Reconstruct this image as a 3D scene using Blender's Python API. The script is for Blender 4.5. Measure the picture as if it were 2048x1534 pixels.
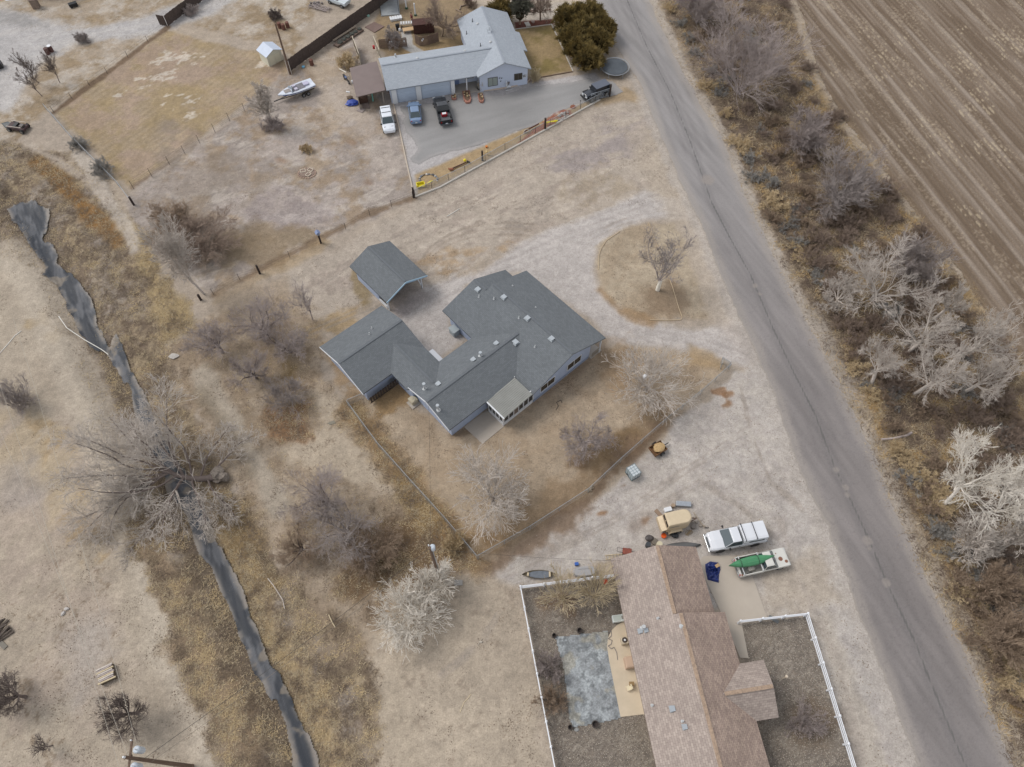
import bpy, bmesh, math, random
import numpy as np
from mathutils import Vector, Matrix
R = math.radians
scene = bpy.context.scene
for o in list(bpy.data.objects):
    bpy.data.objects.remove(o)
# ------------------------------------------------------------------ camera
CAM_H = 67.0; TILT = R(31.0); FPX = 1422.0
cd = bpy.data.cameras.new('camera'); cam = bpy.data.objects.new('camera', cd)
scene.collection.objects.link(cam); scene.camera = cam
cam.location = (0, 0, CAM_H); cam.rotation_euler = (TILT, 0, 0)
cd.sensor_width = 36; cd.sensor_fit = 'HORIZONTAL'; cd.lens = FPX / 2048 * 36
cd.clip_start = 1; cd.clip_end = 5000
scene.render.resolution_x = 1024; scene.render.resolution_y = 767
# ------------------------------------------------------------------ sky, sun, exposure
SUN_EL, SUN_AZ = R(52), R(-70)          # azimuth measured from +Y (up in the picture) clockwise; -80 = from the left
world = bpy.data.worlds.new('World'); scene.world = world; world.use_nodes = True
nt = world.node_tree; nt.nodes.clear()
sky = nt.nodes.new('ShaderNodeTexSky'); sky.sky_type = 'NISHITA'; sky.sun_disc = False
sky.sun_elevation = SUN_EL; sky.sun_rotation = SUN_AZ; sky.altitude = 1500; sky.dust_density = 3.0; sky.air_density = 1.0
hs = nt.nodes.new('ShaderNodeHueSaturation'); hs.inputs['Saturation'].default_value = 0.20
bg = nt.nodes.new('ShaderNodeBackground'); bg.inputs['Strength'].default_value = 0.15
wo = nt.nodes.new('ShaderNodeOutputWorld')
nt.links.new(sky.outputs[0], hs.inputs['Color']); nt.links.new(hs.outputs[0], bg.inputs[0]); nt.links.new(bg.outputs[0], wo.inputs[0])
sl = bpy.data.lights.new('sun', 'SUN'); sl.energy = 1.05; sl.angle = R(24); sl.color = (1.0, 0.955, 0.90)
so = bpy.data.objects.new('sun', sl); scene.collection.objects.link(so)
sdir = Vector((math.sin(SUN_AZ) * math.cos(SUN_EL), math.cos(SUN_AZ) * math.cos(SUN_EL), math.sin(SUN_EL)))
so.rotation_euler = sdir.to_track_quat('Z', 'Y').to_euler(); so.location = (0, 0, 100)
vs = scene.view_settings; vs.view_transform = 'Standard'; vs.look = 'None'; vs.gamma = 1; vs.exposure = 0.75
try: vs.use_curve_mapping = False
except Exception: pass
scene.render.engine = 'CYCLES'
# ------------------------------------------------------------------ helpers
col = scene.collection
_c, _s = math.cos(TILT), math.sin(TILT)
def G(px, py, z=0.0):
    """ground position (x, y) of a spot measured on the survey picture, at height z"""
    x = (px - 1024) / FPX; y = -(py - 767) / FPX
    d = (x, y * _c + _s, y * _s - _c); t = (z - CAM_H) / d[2]
    return (d[0] * t, d[1] * t)
def PJ(X, Y, Z):
    Z = Z - CAM_H; y = Y * _c + Z * _s; z = -Y * _s + Z * _c
    return 1024 + FPX * X / -z, 767 - FPX * y / -z
def hgt(base, top):
    """height of an upright thing whose foot and top were measured"""
    X, Y = G(*base); lo, hi = 0.0, 30.0
    for _ in range(40):
        m = (lo + hi) / 2
        if PJ(X, Y, m)[1] > top[1]: lo = m
        else: hi = m
    return lo
def GG(pts, z=0.0): return [G(a, b, z) for a, b in pts]
def ang(p, q, z=0.0):
    a = G(*p, z); b = G(*q, z); return math.atan2(b[1] - a[1], b[0] - a[0])
def lin(c):
    c = np.asarray(c, float) / 255.0
    return np.where(c <= 0.04045, c / 12.92, ((c + 0.055) / 1.055) ** 2.4)
ALB = 0.80                                   # picture value of a flat surface -> albedo
def C(r, g, b, k=1.0):
    v = lin((r, g, b)) * ALB * k; return (float(v[0]), float(v[1]), float(v[2]), 1.0)
MATS = {}
def mat(key, rgb=(128, 128, 128), rough=0.8, metal=0.0, noise=0.0, nscale=3.0, rgb2=None, bump=0.0, bscale=20.0, alpha=1.0, coat=0.0, k=1.0, detail=4.0, spec=0.4, stretch=None):
    if key in MATS: return MATS[key]
    m = bpy.data.materials.new(key); m.use_nodes = True; n = m.node_tree; b = n.nodes['Principled BSDF']
    b.inputs['Roughness'].default_value = rough; b.inputs['Metallic'].default_value = metal
    b.inputs['Specular IOR Level'].default_value = spec
    if coat: b.inputs['Coat Weight'].default_value = coat; b.inputs['Coat Roughness'].default_value = 0.08
    b.inputs['Base Color'].default_value = C(*rgb, k)
    if noise or rgb2 or bump:
        tc = n.nodes.new('ShaderNodeTexCoord'); src = tc.outputs['Object']
        if stretch:
            mp = n.nodes.new('ShaderNodeMapping'); mp.inputs['Scale'].default_value = stretch
            n.links.new(src, mp.inputs[0]); src = mp.outputs[0]
    if noise or rgb2:
        t = n.nodes.new('ShaderNodeTexNoise'); t.inputs['Scale'].default_value = nscale; t.inputs['Detail'].default_value = detail; t.inputs['Roughness'].default_value = 0.65
        n.links.new(src, t.inputs['Vector'])
        r = n.nodes.new('ShaderNodeValToRGB'); r.color_ramp.elements[0].position = 0.32; r.color_ramp.elements[1].position = 0.68
        c1 = C(*rgb, k); c2 = C(*(rgb2 or rgb), k)
        r.color_ramp.elements[0].color = tuple(x * (1 - noise) for x in c1[:3]) + (1,)
        r.color_ramp.elements[1].color = tuple(min(1, x * (1 + noise)) for x in c2[:3]) + (1,)
        n.links.new(t.outputs['Fac'], r.inputs[0]); n.links.new(r.outputs[0], b.inputs['Base Color'])
    if bump:
        t = n.nodes.new('ShaderNodeTexNoise'); t.inputs['Scale'].default_value = bscale; n.links.new(src, t.inputs['Vector'])
        u = n.nodes.new('ShaderNodeBump'); u.inputs['Strength'].default_value = bump; u.inputs['Distance'].default_value = 0.03
        n.links.new(t.outputs['Fac'], u.inputs['Height']); n.links.new(u.outputs[0], b.inputs['Normal'])
    if alpha < 1: b.inputs['Alpha'].default_value = alpha
    MATS[key] = m; return m

class MB:
    def __init__(s): s.v = []; s.f = []; s.uv = None
    def add(s, vs, fs):
        o = len(s.v); s.v += [tuple(map(float, p)) for p in vs]; s.f += [tuple(i + o for i in f) for f in fs]; return s
    def box(s, c, d, rz=0.0, M=None):
        x, y, z = (k / 2 for k in d); P = [Vector((a * x, b * y, e * z)) for e in (-1, 1) for a, b in ((-1, -1), (1, -1), (1, 1), (-1, 1))]
        if rz or M:
            m = M or Matrix.Rotation(rz, 3, 'Z'); P = [m @ p for p in P]
        return s.add([(p.x + c[0], p.y + c[1], p.z + c[2]) for p in P], [(3, 2, 1, 0), (4, 5, 6, 7), (0, 1, 5, 4), (1, 2, 6, 5), (2, 3, 7, 6), (3, 0, 4, 7)])
    def bar(s, p, q, w, h=None):
        """square bar from p to q"""
        p, q = Vector(p), Vector(q); d = q - p; L = d.length
        if L < 1e-5: return s
        M = d.to_track_quat('X', 'Z').to_matrix()
        return s.box(tuple((p + q) / 2), (L, w, h or w), M=M)
    def cyl(s, p, q, r0, r1=None, n=10, cap=True):
        p, q = Vector(p), Vector(q); d = q - p; r1 = r0 if r1 is None else r1
        M = d.to_track_quat('Z', 'Y').to_matrix(); V = []
        for c, r in ((p, r0), (q, r1)):
            for i in range(n):
                a = 2 * math.pi * i / n; V.append(tuple(c + M @ Vector((r * math.cos(a), r * math.sin(a), 0))))
        F = [(i, (i + 1) % n, n + (i + 1) % n, n + i) for i in range(n)]
        if cap: F += [tuple(range(n - 1, -1, -1)), tuple(range(n, 2 * n))]
        return s.add(V, F)
    def tube(s, pts, r, n=6):
        for a, b in zip(pts[:-1], pts[1:]): s.cyl(a, b, r, r, n)
        return s
    def prism(s, poly, z0, z1):
        n = len(poly)
        A = sum(poly[i][0] * poly[(i + 1) % n][1] - poly[(i + 1) % n][0] * poly[i][1] for i in range(n))
        if A < 0: poly = poly[::-1]
        V = [(p[0], p[1], z0) for p in poly] + [(p[0], p[1], z1) for p in poly]
        return s.add(V, [tuple(range(n - 1, -1, -1)), tuple(range(n, 2 * n))] + [(i, (i + 1) % n, n + (i + 1) % n, n + i) for i in range(n)])
    def loft(s, rings, closed=True, caps=True):
        n = len(rings[0]); V = [p for r in rings for p in r]; F = []
        for k in range(len(rings) - 1):
            for i in range(n if closed else n - 1):
                j = (i + 1) % n; F.append((k * n + i, k * n + j, (k + 1) * n + j, (k + 1) * n + i))
        if caps and closed: F += [tuple(range(n - 1, -1, -1)), tuple(range((len(rings) - 1) * n, len(rings) * n))]
        return s.add(V, F)
    def ball(s, c, r, n=8, m=6, sq=(1, 1, 1), jit=0.0, seed=0):
        rn = random.Random(seed); rings = []
        for i in range(1, m):
            th = math.pi * i / m; k = 1 + rn.uniform(-jit, jit)
            rings.append([(c[0] + sq[0] * r * (k + rn.uniform(-jit, jit)) * math.sin(th) * math.cos(2 * math.pi * j / n), c[1] + sq[1] * r * (k + rn.uniform(-jit, jit)) * math.sin(th) * math.sin(2 * math.pi * j / n), c[2] - sq[2] * r * math.cos(th)) for j in range(n)])
        return s.loft(rings)
    def slab(s, pts, t):
        """thick sheet: 3-D polygon on top, t below"""
        n = len(pts); V = list(pts) + [(p[0], p[1], p[2] - t) for p in pts]
        a = sum(pts[i][0] * pts[(i + 1) % n][1] - pts[(i + 1) % n][0] * pts[i][1] for i in range(n))
        F = [tuple(range(n)), tuple(range(2 * n - 1, n - 1, -1))] + [(i, n + i, n + (i + 1) % n, (i + 1) % n) for i in range(n)]
        if a < 0: F = [f[::-1] for f in F]
        return s.add(V, F)
    def mesh(s, name):
        me = bpy.data.meshes.new(name); me.from_pydata(s.v, [], s.f); me.update(); return me
def tag(o, label=None, cat=None, group=None, kind=None):
    if label: o['label'] = label
    if cat: o['category'] = cat
    if group: o['group'] = group
    if kind: o['kind'] = kind
    return o
def thing(name, label, cat, loc=(0, 0, 0), rz=0.0, group=None):
    o = bpy.data.objects.new(name, None); col.objects.link(o); o.empty_display_size = 0.3
    o.location = (loc[0], loc[1], loc[2] if len(loc) > 2 else 0); o.rotation_euler = (0, 0, rz)
    return tag(o, label, cat, group)
def part(name, mb, m, parent=None, label=None, smooth=False, bevel=0.0):
    me = mb.mesh(name) if isinstance(mb, MB) else mb
    o = bpy.data.objects.new(name, me); col.objects.link(o)
    for x in (m if isinstance(m, (list, tuple)) else [m]): me.materials.append(x)
    if parent is not None: o.parent = parent
    if smooth: me.polygons.foreach_set('use_smooth', [True] * len(me.polygons))
    if bevel:
        b = o.modifiers.new('bevel', 'BEVEL'); b.width = bevel; b.segments = 2; b.limit_method = 'ANGLE'; b.angle_limit = R(35)
    if label: o['label'] = label
    return o
def solo(name, mb, m, label, cat, loc=(0, 0, 0), rz=0.0, group=None, kind=None, smooth=False, bevel=0.0):
    o = part(name, mb, m, None, smooth=smooth, bevel=bevel)
    o.location = (loc[0], loc[1], loc[2] if len(loc) > 2 else 0); o.rotation_euler = (0, 0, rz)
    return tag(o, label, cat, group, kind)
def dup(root, label, loc=None, rz=None, group=None, scale=None):
    def cp(o, par):
        c = o.copy(); col.objects.link(c); c.parent = par
        for ch in kids(o): cp(ch, c)
        return c
    r = cp(root, None)
    if loc: r.location = (loc[0], loc[1], loc[2] if len(loc) > 2 else 0)
    if rz is not None: r.rotation_euler = (0, 0, rz)
    if scale: r.scale = (scale, scale, scale) if not isinstance(scale, tuple) else scale
    r['label'] = label
    if group: r['group'] = group
    return r
def kids(o): return [c for c in col.objects if c.parent == o]

# ------------------------------------------------------------------ noise and painting of albedo maps
def _h(ix, iy, seed):
    h = (ix.astype(np.int64) * 374761393 + iy.astype(np.int64) * 668265263 + seed * 1274126177) & 0xFFFFFFFF
    h = ((h ^ (h >> 13)) * 1274126177) & 0xFFFFFFFF
    return ((h ^ (h >> 16)) & 0xFFFF).astype(np.float32) / 65535.0
def vn(x, y, s, seed=0):
    x = x / s; y = y / s; ix = np.floor(x); iy = np.floor(y); fx = (x - ix).astype(np.float32); fy = (y - iy).astype(np.float32)
    fx = fx * fx * (3 - 2 * fx); fy = fy * fy * (3 - 2 * fy)
    a = _h(ix, iy, seed); b = _h(ix + 1, iy, seed); c = _h(ix, iy + 1, seed); d = _h(ix + 1, iy + 1, seed)
    return (a + (b - a) * fx) * (1 - fy) + (c + (d - c) * fx) * fy
def fbm(x, y, s, seed=0, o=4, g=0.55):
    t = 0; w = 0; k = 1.0
    ca, sa = 0.8, 0.6
    for i in range(o):
        t = t + k * vn(x, y, s, seed + i * 17); w += k; k *= g; s = s * 0.5
        x, y = ca * x - sa * y, sa * x + ca * y
    return t / w
def ss(a, b, x): t = np.clip((x - a) / (b - a), 0, 1); return t * t * (3 - 2 * t)
def sdist(x, y, P, closed=True):
    """signed distance (negative inside) to polygon P / distance to open polyline"""
    d = np.full(x.shape, 1e9, np.float32); ins = np.zeros(x.shape, bool); n = len(P)
    for i in range(n if closed else n - 1):
        ax, ay = P[i]; bx, by = P[(i + 1) % n]; ex, ey = bx - ax, by - ay
        wx, wy = x - ax, y - ay; t = np.clip((wx * ex + wy * ey) / (ex * ex + ey * ey + 1e-12), 0, 1)
        d = np.minimum(d, (wx - t * ex) ** 2 + (wy - t * ey) ** 2)
        if closed:
            c = ((ay > y) != (by > y)) & (x < ex * (y - ay) / (ey if abs(ey) > 1e-9 else 1e-9) + ax); ins ^= c
    d = np.sqrt(d); return np.where(ins, -d, d) if closed else d
class Paint:
    def __init__(s, x, y, base):
        s.x = x; s.y = y; s.c = np.tile(np.array(base, np.float32), (x.size, 1)); s.g = np.zeros(x.size, np.float32)
        s.w1 = fbm(x, y, 3.0, 5, 4) - 0.5; s.w2 = fbm(x, y, 0.8, 9, 3) - 0.5
    def _box(s, P, m):
        a = np.array(P); return np.nonzero((s.x > a[:, 0].min() - m) & (s.x < a[:, 0].max() + m) & (s.y > a[:, 1].min() - m) & (s.y < a[:, 1].max() + m))[0]
    def mix(s, i, a, colr):
        a = a[:, None].astype(np.float32); s.c[i] = s.c[i] * (1 - a) + np.array(colr, np.float32) * a
    def mask(s, P, soft, warp, width=None):
        m = soft + warp + (width or 0) + 0.5; i = s._box(P, m)
        x, y = s.x[i], s.y[i]; d = sdist(x, y, P, width is None)
        if width is not None: d = d - width / 2
        d = d + (s.w1[i] * 1.4 + s.w2[i] * 0.6) * warp * 2
        return i, 1 - ss(-soft / 2, soft / 2, d)
    def fill(s, P, colr, soft=1.0, warp=0.6, op=1.0, thr=None, sc=1.5, seed=1, st=None, grass=None, raw=False, width=None, tw=0.12):
        """paint inside polygon (survey pixels unless raw); thr: only where noise exceeds thr; st=(angle, stretch)"""
        if not raw: P = GG(P)
        i, a = s.mask(P, soft, warp, width); a = a * op
        if thr is not None:
            x, y = s.x[i], s.y[i]
            if st:
                ca, sa = math.cos(st[0]), math.sin(st[0]); x, y = (ca * x + sa * y) / st[1], -sa * x + ca * y
            a = a * ss(thr - tw, thr + tw, fbm(x, y, sc, seed, 5, 0.72))
        s.mix(i, a, colr)
        if grass is not None: s.g[i] = s.g[i] * (1 - a) + grass * a
    def line(s, P, width, colr, soft=0.3, warp=0.15, op=1.0, thr=None, sc=1.0, seed=3, raw=False, grass=None, st=None):
        s.fill(P, colr, soft, warp, op, thr, sc, seed, st, grass, raw, width)
    def mottle(s, P=None, sc=1.5, amp=0.08, seed=4, st=None, raw=False, soft=2.0):
        if P is None: i = slice(None); a = 1.0
        else:
            if not raw: P = GG(P)
            i, a = s.mask(P, soft, 0.5)
        x, y = s.x[i], s.y[i]
        if st:
            ca, sa = math.cos(st[0]), math.sin(st[0]); x, y = (ca * x + sa * y) / st[1], -sa * x + ca * y
        n = (fbm(x, y, sc, seed, 4, 0.6) - 0.5) * 2 * amp * a
        s.c[i] = s.c[i] * (1 + n[:, None])
    def out(s):
        m_ = s.c.mean(1, keepdims=True); s.c = m_ + (s.c - m_) * 0.86
        return (lin(np.clip(s.c, 0, 250)) * ALB).astype(np.float32)
def grid_mesh(name, xs, ys, Z, colr, keep=None, m=None, kind='structure', label=None, cat=None):
    nx, ny = len(xs), len(ys); Xg, Yg = np.meshgrid(xs, ys)
    V = np.stack([Xg.ravel(), Yg.ravel(), Z.ravel()], 1).astype(np.float32)
    a = (np.arange(ny - 1)[:, None] * nx + np.arange(nx - 1)[None, :])
    if keep is not None: a = a[keep]
    a = a.ravel(); F = np.stack([a, a + 1, a + nx + 1, a + nx], 1)
    if keep is not None:
        u, inv = np.unique(F.ravel(), return_inverse=True); V = V[u]; colr = colr[u]; F = inv.reshape(-1, 4)
    me = raw_mesh(name, V, F, 4)
    at = me.color_attributes.new('Col', 'FLOAT_COLOR', 'POINT'); at.data.foreach_set('color', np.concatenate([colr, np.ones((len(colr), 1), np.float32)], 1).ravel())
    me.polygons.foreach_set('use_smooth', np.ones(len(F), bool))
    o = part(name, me, m); return tag(o, label, cat, None, kind)
def raw_mesh(name, V, F, n):
    me = bpy.data.meshes.new(name); me.vertices.add(len(V)); me.vertices.foreach_set('co', np.ascontiguousarray(V, np.float32).ravel())
    me.loops.add(F.size); me.loops.foreach_set('vertex_index', F.ravel().astype(np.int32))
    me.polygons.add(len(F)); me.polygons.foreach_set('loop_start', np.arange(0, F.size, n, dtype=np.int32))
    try: me.polygons.foreach_set('loop_total', np.full(len(F), n, np.int32))
    except Exception: pass
    me.update(calc_edges=True); return me
def earth_mat(key, grain=0.22, s1=9.0, s2=45.0, bump=0.5, rough=0.95):
    m = bpy.data.materials.new(key); m.use_nodes = True; n = m.node_tree; b = n.nodes['Principled BSDF']
    b.inputs['Roughness'].default_value = rough; b.inputs['Specular IOR Level'].default_value = 0.15
    at = n.nodes.new('ShaderNodeAttribute'); at.attribute_name = 'Col'; tc = n.nodes.new('ShaderNodeTexCoord')
    a = n.nodes.new('ShaderNodeTexNoise'); a.inputs['Scale'].default_value = s1; a.inputs['Detail'].default_value = 5; a.inputs['Roughness'].default_value = 0.7
    c = n.nodes.new('ShaderNodeTexNoise'); c.inputs['Scale'].default_value = s2 / 10; c.inputs['Detail'].default_value = 3
    n.links.new(tc.outputs['Object'], a.inputs['Vector']); n.links.new(tc.outputs['Object'], c.inputs['Vector'])
    def mr(src, amp):
        r = n.nodes.new('ShaderNodeMapRange'); r.inputs[1].default_value = 0.3; r.inputs[2].default_value = 0.7; r.inputs[3].default_value = 1 - amp; r.inputs[4].default_value = 1 + amp
        n.links.new(src, r.inputs[0]); return r.outputs[0]
    mu = n.nodes.new('ShaderNodeMath'); mu.operation = 'MULTIPLY'; n.links.new(mr(a.outputs['Fac'], grain), mu.inputs[0]); n.links.new(mr(c.outputs['Fac'], grain * 0.4), mu.inputs[1])
    v = n.nodes.new('ShaderNodeVectorMath'); v.operation = 'SCALE'; n.links.new(at.outputs['Color'], v.inputs[0]); n.links.new(mu.outputs[0], v.inputs['Scale'])
    n.links.new(v.outputs[0], b.inputs['Base Color'])
    u = n.nodes.new('ShaderNodeBump'); u.inputs['Strength'].default_value = bump; u.inputs['Distance'].default_value = 0.05
    n.links.new(a.outputs['Fac'], u.inputs['Height']); n.links.new(u.outputs[0], b.inputs['Normal'])
    return m
# ------------------------------------------------------------------ the ground
ROAD_L = [(1100, -140), (1183, 0), (1222, 80), (1281, 170), (1334, 300), (1387, 418), (1432, 526), (1493, 664), (1549, 793), (1588, 911), (1632, 1000), (1695, 1157), (1765, 1348), (1838, 1534), (1900, 1690)]
ROAD_R = [(1228, -140), (1297, 0), (1328, 65), (1366, 146), (1446, 280), (1487, 385), (1556, 530), (1608, 630), (1696, 810), (1741, 891), (1775, 985), (1848, 1146), (1935, 1313), (2026, 1534), (2090, 1690)]
ROAD_C = [(1190, -140), (1254, 0), (1293, 92), (1342, 188), (1380, 282), (1423, 405), (1462, 480), (1500, 548), (1545, 655), (1590, 751), (1630, 829), (1669, 934), (1696, 989), (1740, 1085), (1775, 1170), (1830, 1285), (1855, 1350), (1910, 1483), (1970, 1620)]
FIELD = [(1520, -140), (1592, 0), (1616, 60), (1640, 155), (1694, 248), (1753, 321), (1848, 450), (1891, 506), (2048, 722), (2140, 860)]
DITCH = [(10, 395), (70, 440), (100, 510), (150, 600), (190, 700), (245, 800), (290, 900), (345, 970), (390, 1060), (440, 1160), (500, 1280), (560, 1400), (620, 1534), (680, 1660)]
DITCH_W = GG(DITCH); ROAD_W = GG(ROAD_L) + GG(ROAD_R)[::-1]
a0, a1 = G(1694, 248), G(2048, 722); ROW = math.atan2(a1[1] - a0[1], a1[0] - a0[0])
_f = GG(FIELD); _d = (math.cos(ROW), math.sin(ROW))
FIELD_W = [(_f[0][0], _f[0][1])] + _f[1:] + [(_f[-1][0] + 60, _f[-1][1] - 60), (260, -60), (260, 330), (_f[0][0], 330)]
def base_h(x, y):
    """relief: the ditch, and small bumps kept off the road and yards"""
    x = np.asarray(x, float); y = np.asarray(y, float)
    d = sdist(x, y, DITCH_W, False)
    return -0.9 * (1 - ss(0.6, 3.6, d))
def gz(x, y): return float(base_h(np.array([x]), np.array([y]))[0])
xs = np.concatenate([-np.geomspace(900, 93, 18), np.arange(-91.8, 92, 0.16), np.geomspace(93, 900, 18)])
ys = np.concatenate([np.linspace(-400, -4, 14), np.cumsum(np.concatenate([[-2.6], np.linspace(0.13, 0.20, 760)])), np.geomspace(128, 1500, 16)])
Xg, Yg = np.meshgrid(xs, ys); X = Xg.ravel().astype(np.float64); Y = Yg.ravel().astype(np.float64)
g = Paint(X, Y, (174, 158, 139))
n0 = fbm(X, Y, 14, 2, 4); g.mix(slice(None), ss(0.40, 0.62, n0) * 0.6, (166, 152, 137))
TAN = (184, 168, 149); GRV = (178, 168, 158); DRY = (163, 140, 108); BRN = (124, 103, 82); GRY = (152, 144, 138); GOLD = (178, 144, 88); PALE = (196, 186, 176)
H20 = R(14.6)
# --- far left: tracks, drive, lots
g.fill([(-200, -140), (700, -140), (590, 110), (350, 40), (90, 230), (-150, 420)], (168, 151, 130), 2, 1.5)
g.fill([(-200, -140), (700, -140), (590, 110), (350, 40), (90, 230), (-150, 420)], (150, 128, 98), 1, 1, .75, thr=.52, sc=3.0, seed=21)
g.fill([(-200, -140), (700, -140), (590, 110), (350, 40), (90, 230), (-150, 420)], (190, 180, 168), 1, 1, .7, thr=.58, sc=2.2, seed=22)
g.fill([(-200, -20), (60, 30), (150, 52), (280, 40), (420, -20), (560, -80), (640, -80), (420, 30), (290, 72), (150, 88), (100, 110), (60, 150), (20, 220), (-200, 260)], (186, 180, 175), 2.5, 0.8)
g.fill([(-200, -20), (60, 30), (150, 52), (280, 40), (420, -20), (420, 30), (290, 72), (150, 88), (60, 150), (-200, 260)], (172, 168, 166), 1, 0.8, .6, thr=.5, sc=1.6, seed=24, st=(R(25), 6))
g.fill([(0, 20), (60, 30), (110, 60), (20, 50), (-80, 30)], (150, 146, 142), 2.5, 1.2, .7)
# pasture
PAST = [(108, 225), (330, 62), (600, 128), (265, 375)]
g.fill(PAST, (165, 145, 117), 1.0, 0.3)
for k in range(44):
    t = k / 44; a = (108 + (265 - 108) * t, 225 + (375 - 225) * t); b = (330 + (600 - 330) * t, 62 + (128 - 62) * t)
    g.line([a, b], 0.25, (152, 131, 103) if k % 2 else (172, 152, 124), 0.4, 0.15, .45)
g.fill(PAST, (158, 136, 98), 1.5, .8, .7, thr=.52, sc=6, seed=31)
g.fill(PAST, (168, 144, 128), 1.5, .8, .6, thr=.53, sc=5, seed=34)
g.fill([(230, 190), (330, 100), (560, 120), (460, 200), (330, 260)], (202, 190, 174), .3, .6, .8, thr=.645, sc=2.2, seed=35, st=(H20 + .2, 2.0), tw=.03)
g.line([(108, 225), (215, 145), (335, 55)], .9, (112, 90, 70), .5, .3, .85)
g.line([(265, 375), (400, 285), (600, 165)], .6, (126, 104, 84), .5, .2, .7)
# lot west of the white house (boat lot)
LOT = [(255, 395), (600, 130), (700, 60), (790, 190), (830, 395), (420, 585), (270, 480)]
g.fill(LOT, (171, 158, 148), 2, .8)
g.fill(LOT, (152, 140, 130), 1, 1, .8, thr=.47, sc=3.2, seed=41, st=(H20, 1.8))
g.fill(LOT, (188, 176, 163), .5, .8, .7, thr=.56, sc=1.6, seed=42, st=(H20 + .25, 2.2), tw=.06)
g.fill(LOT, (150, 124, 92), 1, 1, .55, thr=.57, sc=3.4, seed=43)
g.fill([(320, 250), (560, 330), (640, 440), (480, 520), (330, 470)], (140, 126, 112), 3, 2, .55, thr=.45, sc=4, seed=44)
g.fill([(500, 415), (560, 380), (640, 400), (650, 440), (560, 470), (505, 460)], (172, 160, 154), 2, 1.4, .75)
g.fill([(500, 415), (560, 380), (640, 400), (650, 440), (560, 470), (505, 460)], (144, 131, 126), .5, 1, .6, thr=.5, sc=1.2, seed=46)
g.fill([(430, 540), (520, 440), (620, 460), (640, 480), (520, 540)], (142, 121, 92), 2, 1.5, .7)
g.fill([(600, 90), (640, 70), (720, 130), (735, 230), (660, 250), (640, 190)], (190, 172, 150), 2, 1.2, .6)
g.fill([(655, 175), (700, 165), (760, 250), (800, 350), (760, 360), (690, 240)], (182, 168, 155), 2, 1, .6)
for c_, r_ in (((700, 285), 14), ((560, 320), 11), ((620, 298), 8), ((806, 300), 9), ((797, 220), 10), ((735, 365), 8)):
    g.line([c_, (c_[0] + r_ * .5, c_[1] + 2)], r_ * .09, (150, 118, 92), 1.0, .5, .6)
# white house grounds
g.fill([(765, 20), (900, -30), (960, 20), (925, 95), (770, 115), (745, 60)], (150, 128, 98), 1, .4)
g.fill([(800, 100), (925, 70), (930, 92), (795, 118)], (152, 128, 92), .6, .2)
g.line([(812, 60), (815, 92), (842, 108)], 1.6, (176, 172, 166), .2, .1)
g.fill([(1030, 58), (1105, 48), (1145, 142), (1068, 156)], (158, 134, 96), .5, .15)
g.fill([(1030, 58), (1105, 48), (1145, 142), (1068, 156)], (128, 112, 62), 2, 1, .75, thr=.52, sc=5, seed=51)
g.fill([(1000, -40), (1230, -60), (1215, 40), (1110, 46), (1030, 52)], (186, 174, 160), 2, .8)
g.fill([(1028, 44), (1105, 38), (1108, 48), (1032, 58)], (118, 72, 60), .3, .1)
g.fill([(900, -80), (1180, -100), (1190, 0), (960, 25)], (190, 174, 154), 2, 1, .8)
g.fill([(960, 178), (1003, 171), (1068, 155), (1066, 160), (1000, 180), (963, 186)], (124, 78, 62), .3, .1)
g.fill([(1060, 160), (1140, 148), (1145, 156), (1062, 168)], (172, 158, 146), .8, .3)
# white house concrete and apron gravel
g.fill([(786, 203), (955, 176), (1060, 166), (1190, 145), (1215, 170), (1190, 200), (830, 393)], (176, 170, 167), .5, .2)
g.fill([(830, 350), (1190, 196), (1196, 202), (834, 391)], (172, 146, 108), .7, .2)
g.fill([(1015, 305), (1085, 245), (1110, 225), (1135, 215), (1150, 232), (1060, 270)], (150, 84, 66), .4, .3, .85, thr=.42, sc=1.6, seed=57)
g.line([(1200, 205), (1255, 185), (1290, 230)], 2.5, (168, 140, 100), 1.0, .8, .6)
# --- land between white house and grey house
g.fill([(560, 560), (840, 400), (1200, 210), (1300, 200), (1360, 400), (1200, 420), (900, 560), (640, 640), (440, 590)], (178, 164, 148), 1.5, .8)
for k in range(16):
    o = k * 9
    g.line([(560 + o, 600 - o * .2), (850 + o * .5, 420 + o * .9), (1180 + o * .3, 245 + o * 1.1), (1300, 215 + o * 1.2)], .5 + (k % 3) * .3, [(166, 151, 138), (190, 176, 160), (156, 141, 128)][k % 3], .4, .8, .6, thr=.50, sc=3.5, seed=60 + k)
g.fill([(1070, 320), (1210, 230), (1300, 240), (1310, 300), (1200, 330), (1100, 350)], (152, 141, 138), 2.5, 2.0, .75, thr=.45, sc=4, seed=80, st=(R(25), 3))
g.fill([(1120, 360), (1200, 330), (1280, 380), (1180, 420), (1130, 400)], (158, 142, 120), 1.5, 1.2, .7, thr=.48, sc=2.5, seed=81)
g.fill([(1000, 420), (1090, 395), (1110, 440), (1030, 460)], (150, 138, 126), 1.5, 1.2, .6, thr=.5, sc=1.8, seed=82)
for rr in (0, 12, 24):
    P = [(840 + rr * .6 + (175 - rr) * (1 - math.cos(t)) , 540 - (95 - rr) * math.sin(t)) for t in np.linspace(0, 1.9, 16)]
    g.line(P, .28, (156, 142, 126), .3, .2, .75)
g.fill([(850, 520), (900, 490), (1030, 490), (960, 540), (860, 560)], (166, 138, 104), 1.5, 1.4, .7, thr=.5, sc=2, seed=85)
g.fill([(700, 540), (720, 520), (745, 600), (725, 620)], (140, 120, 84), 1, .8, .7)
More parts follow.
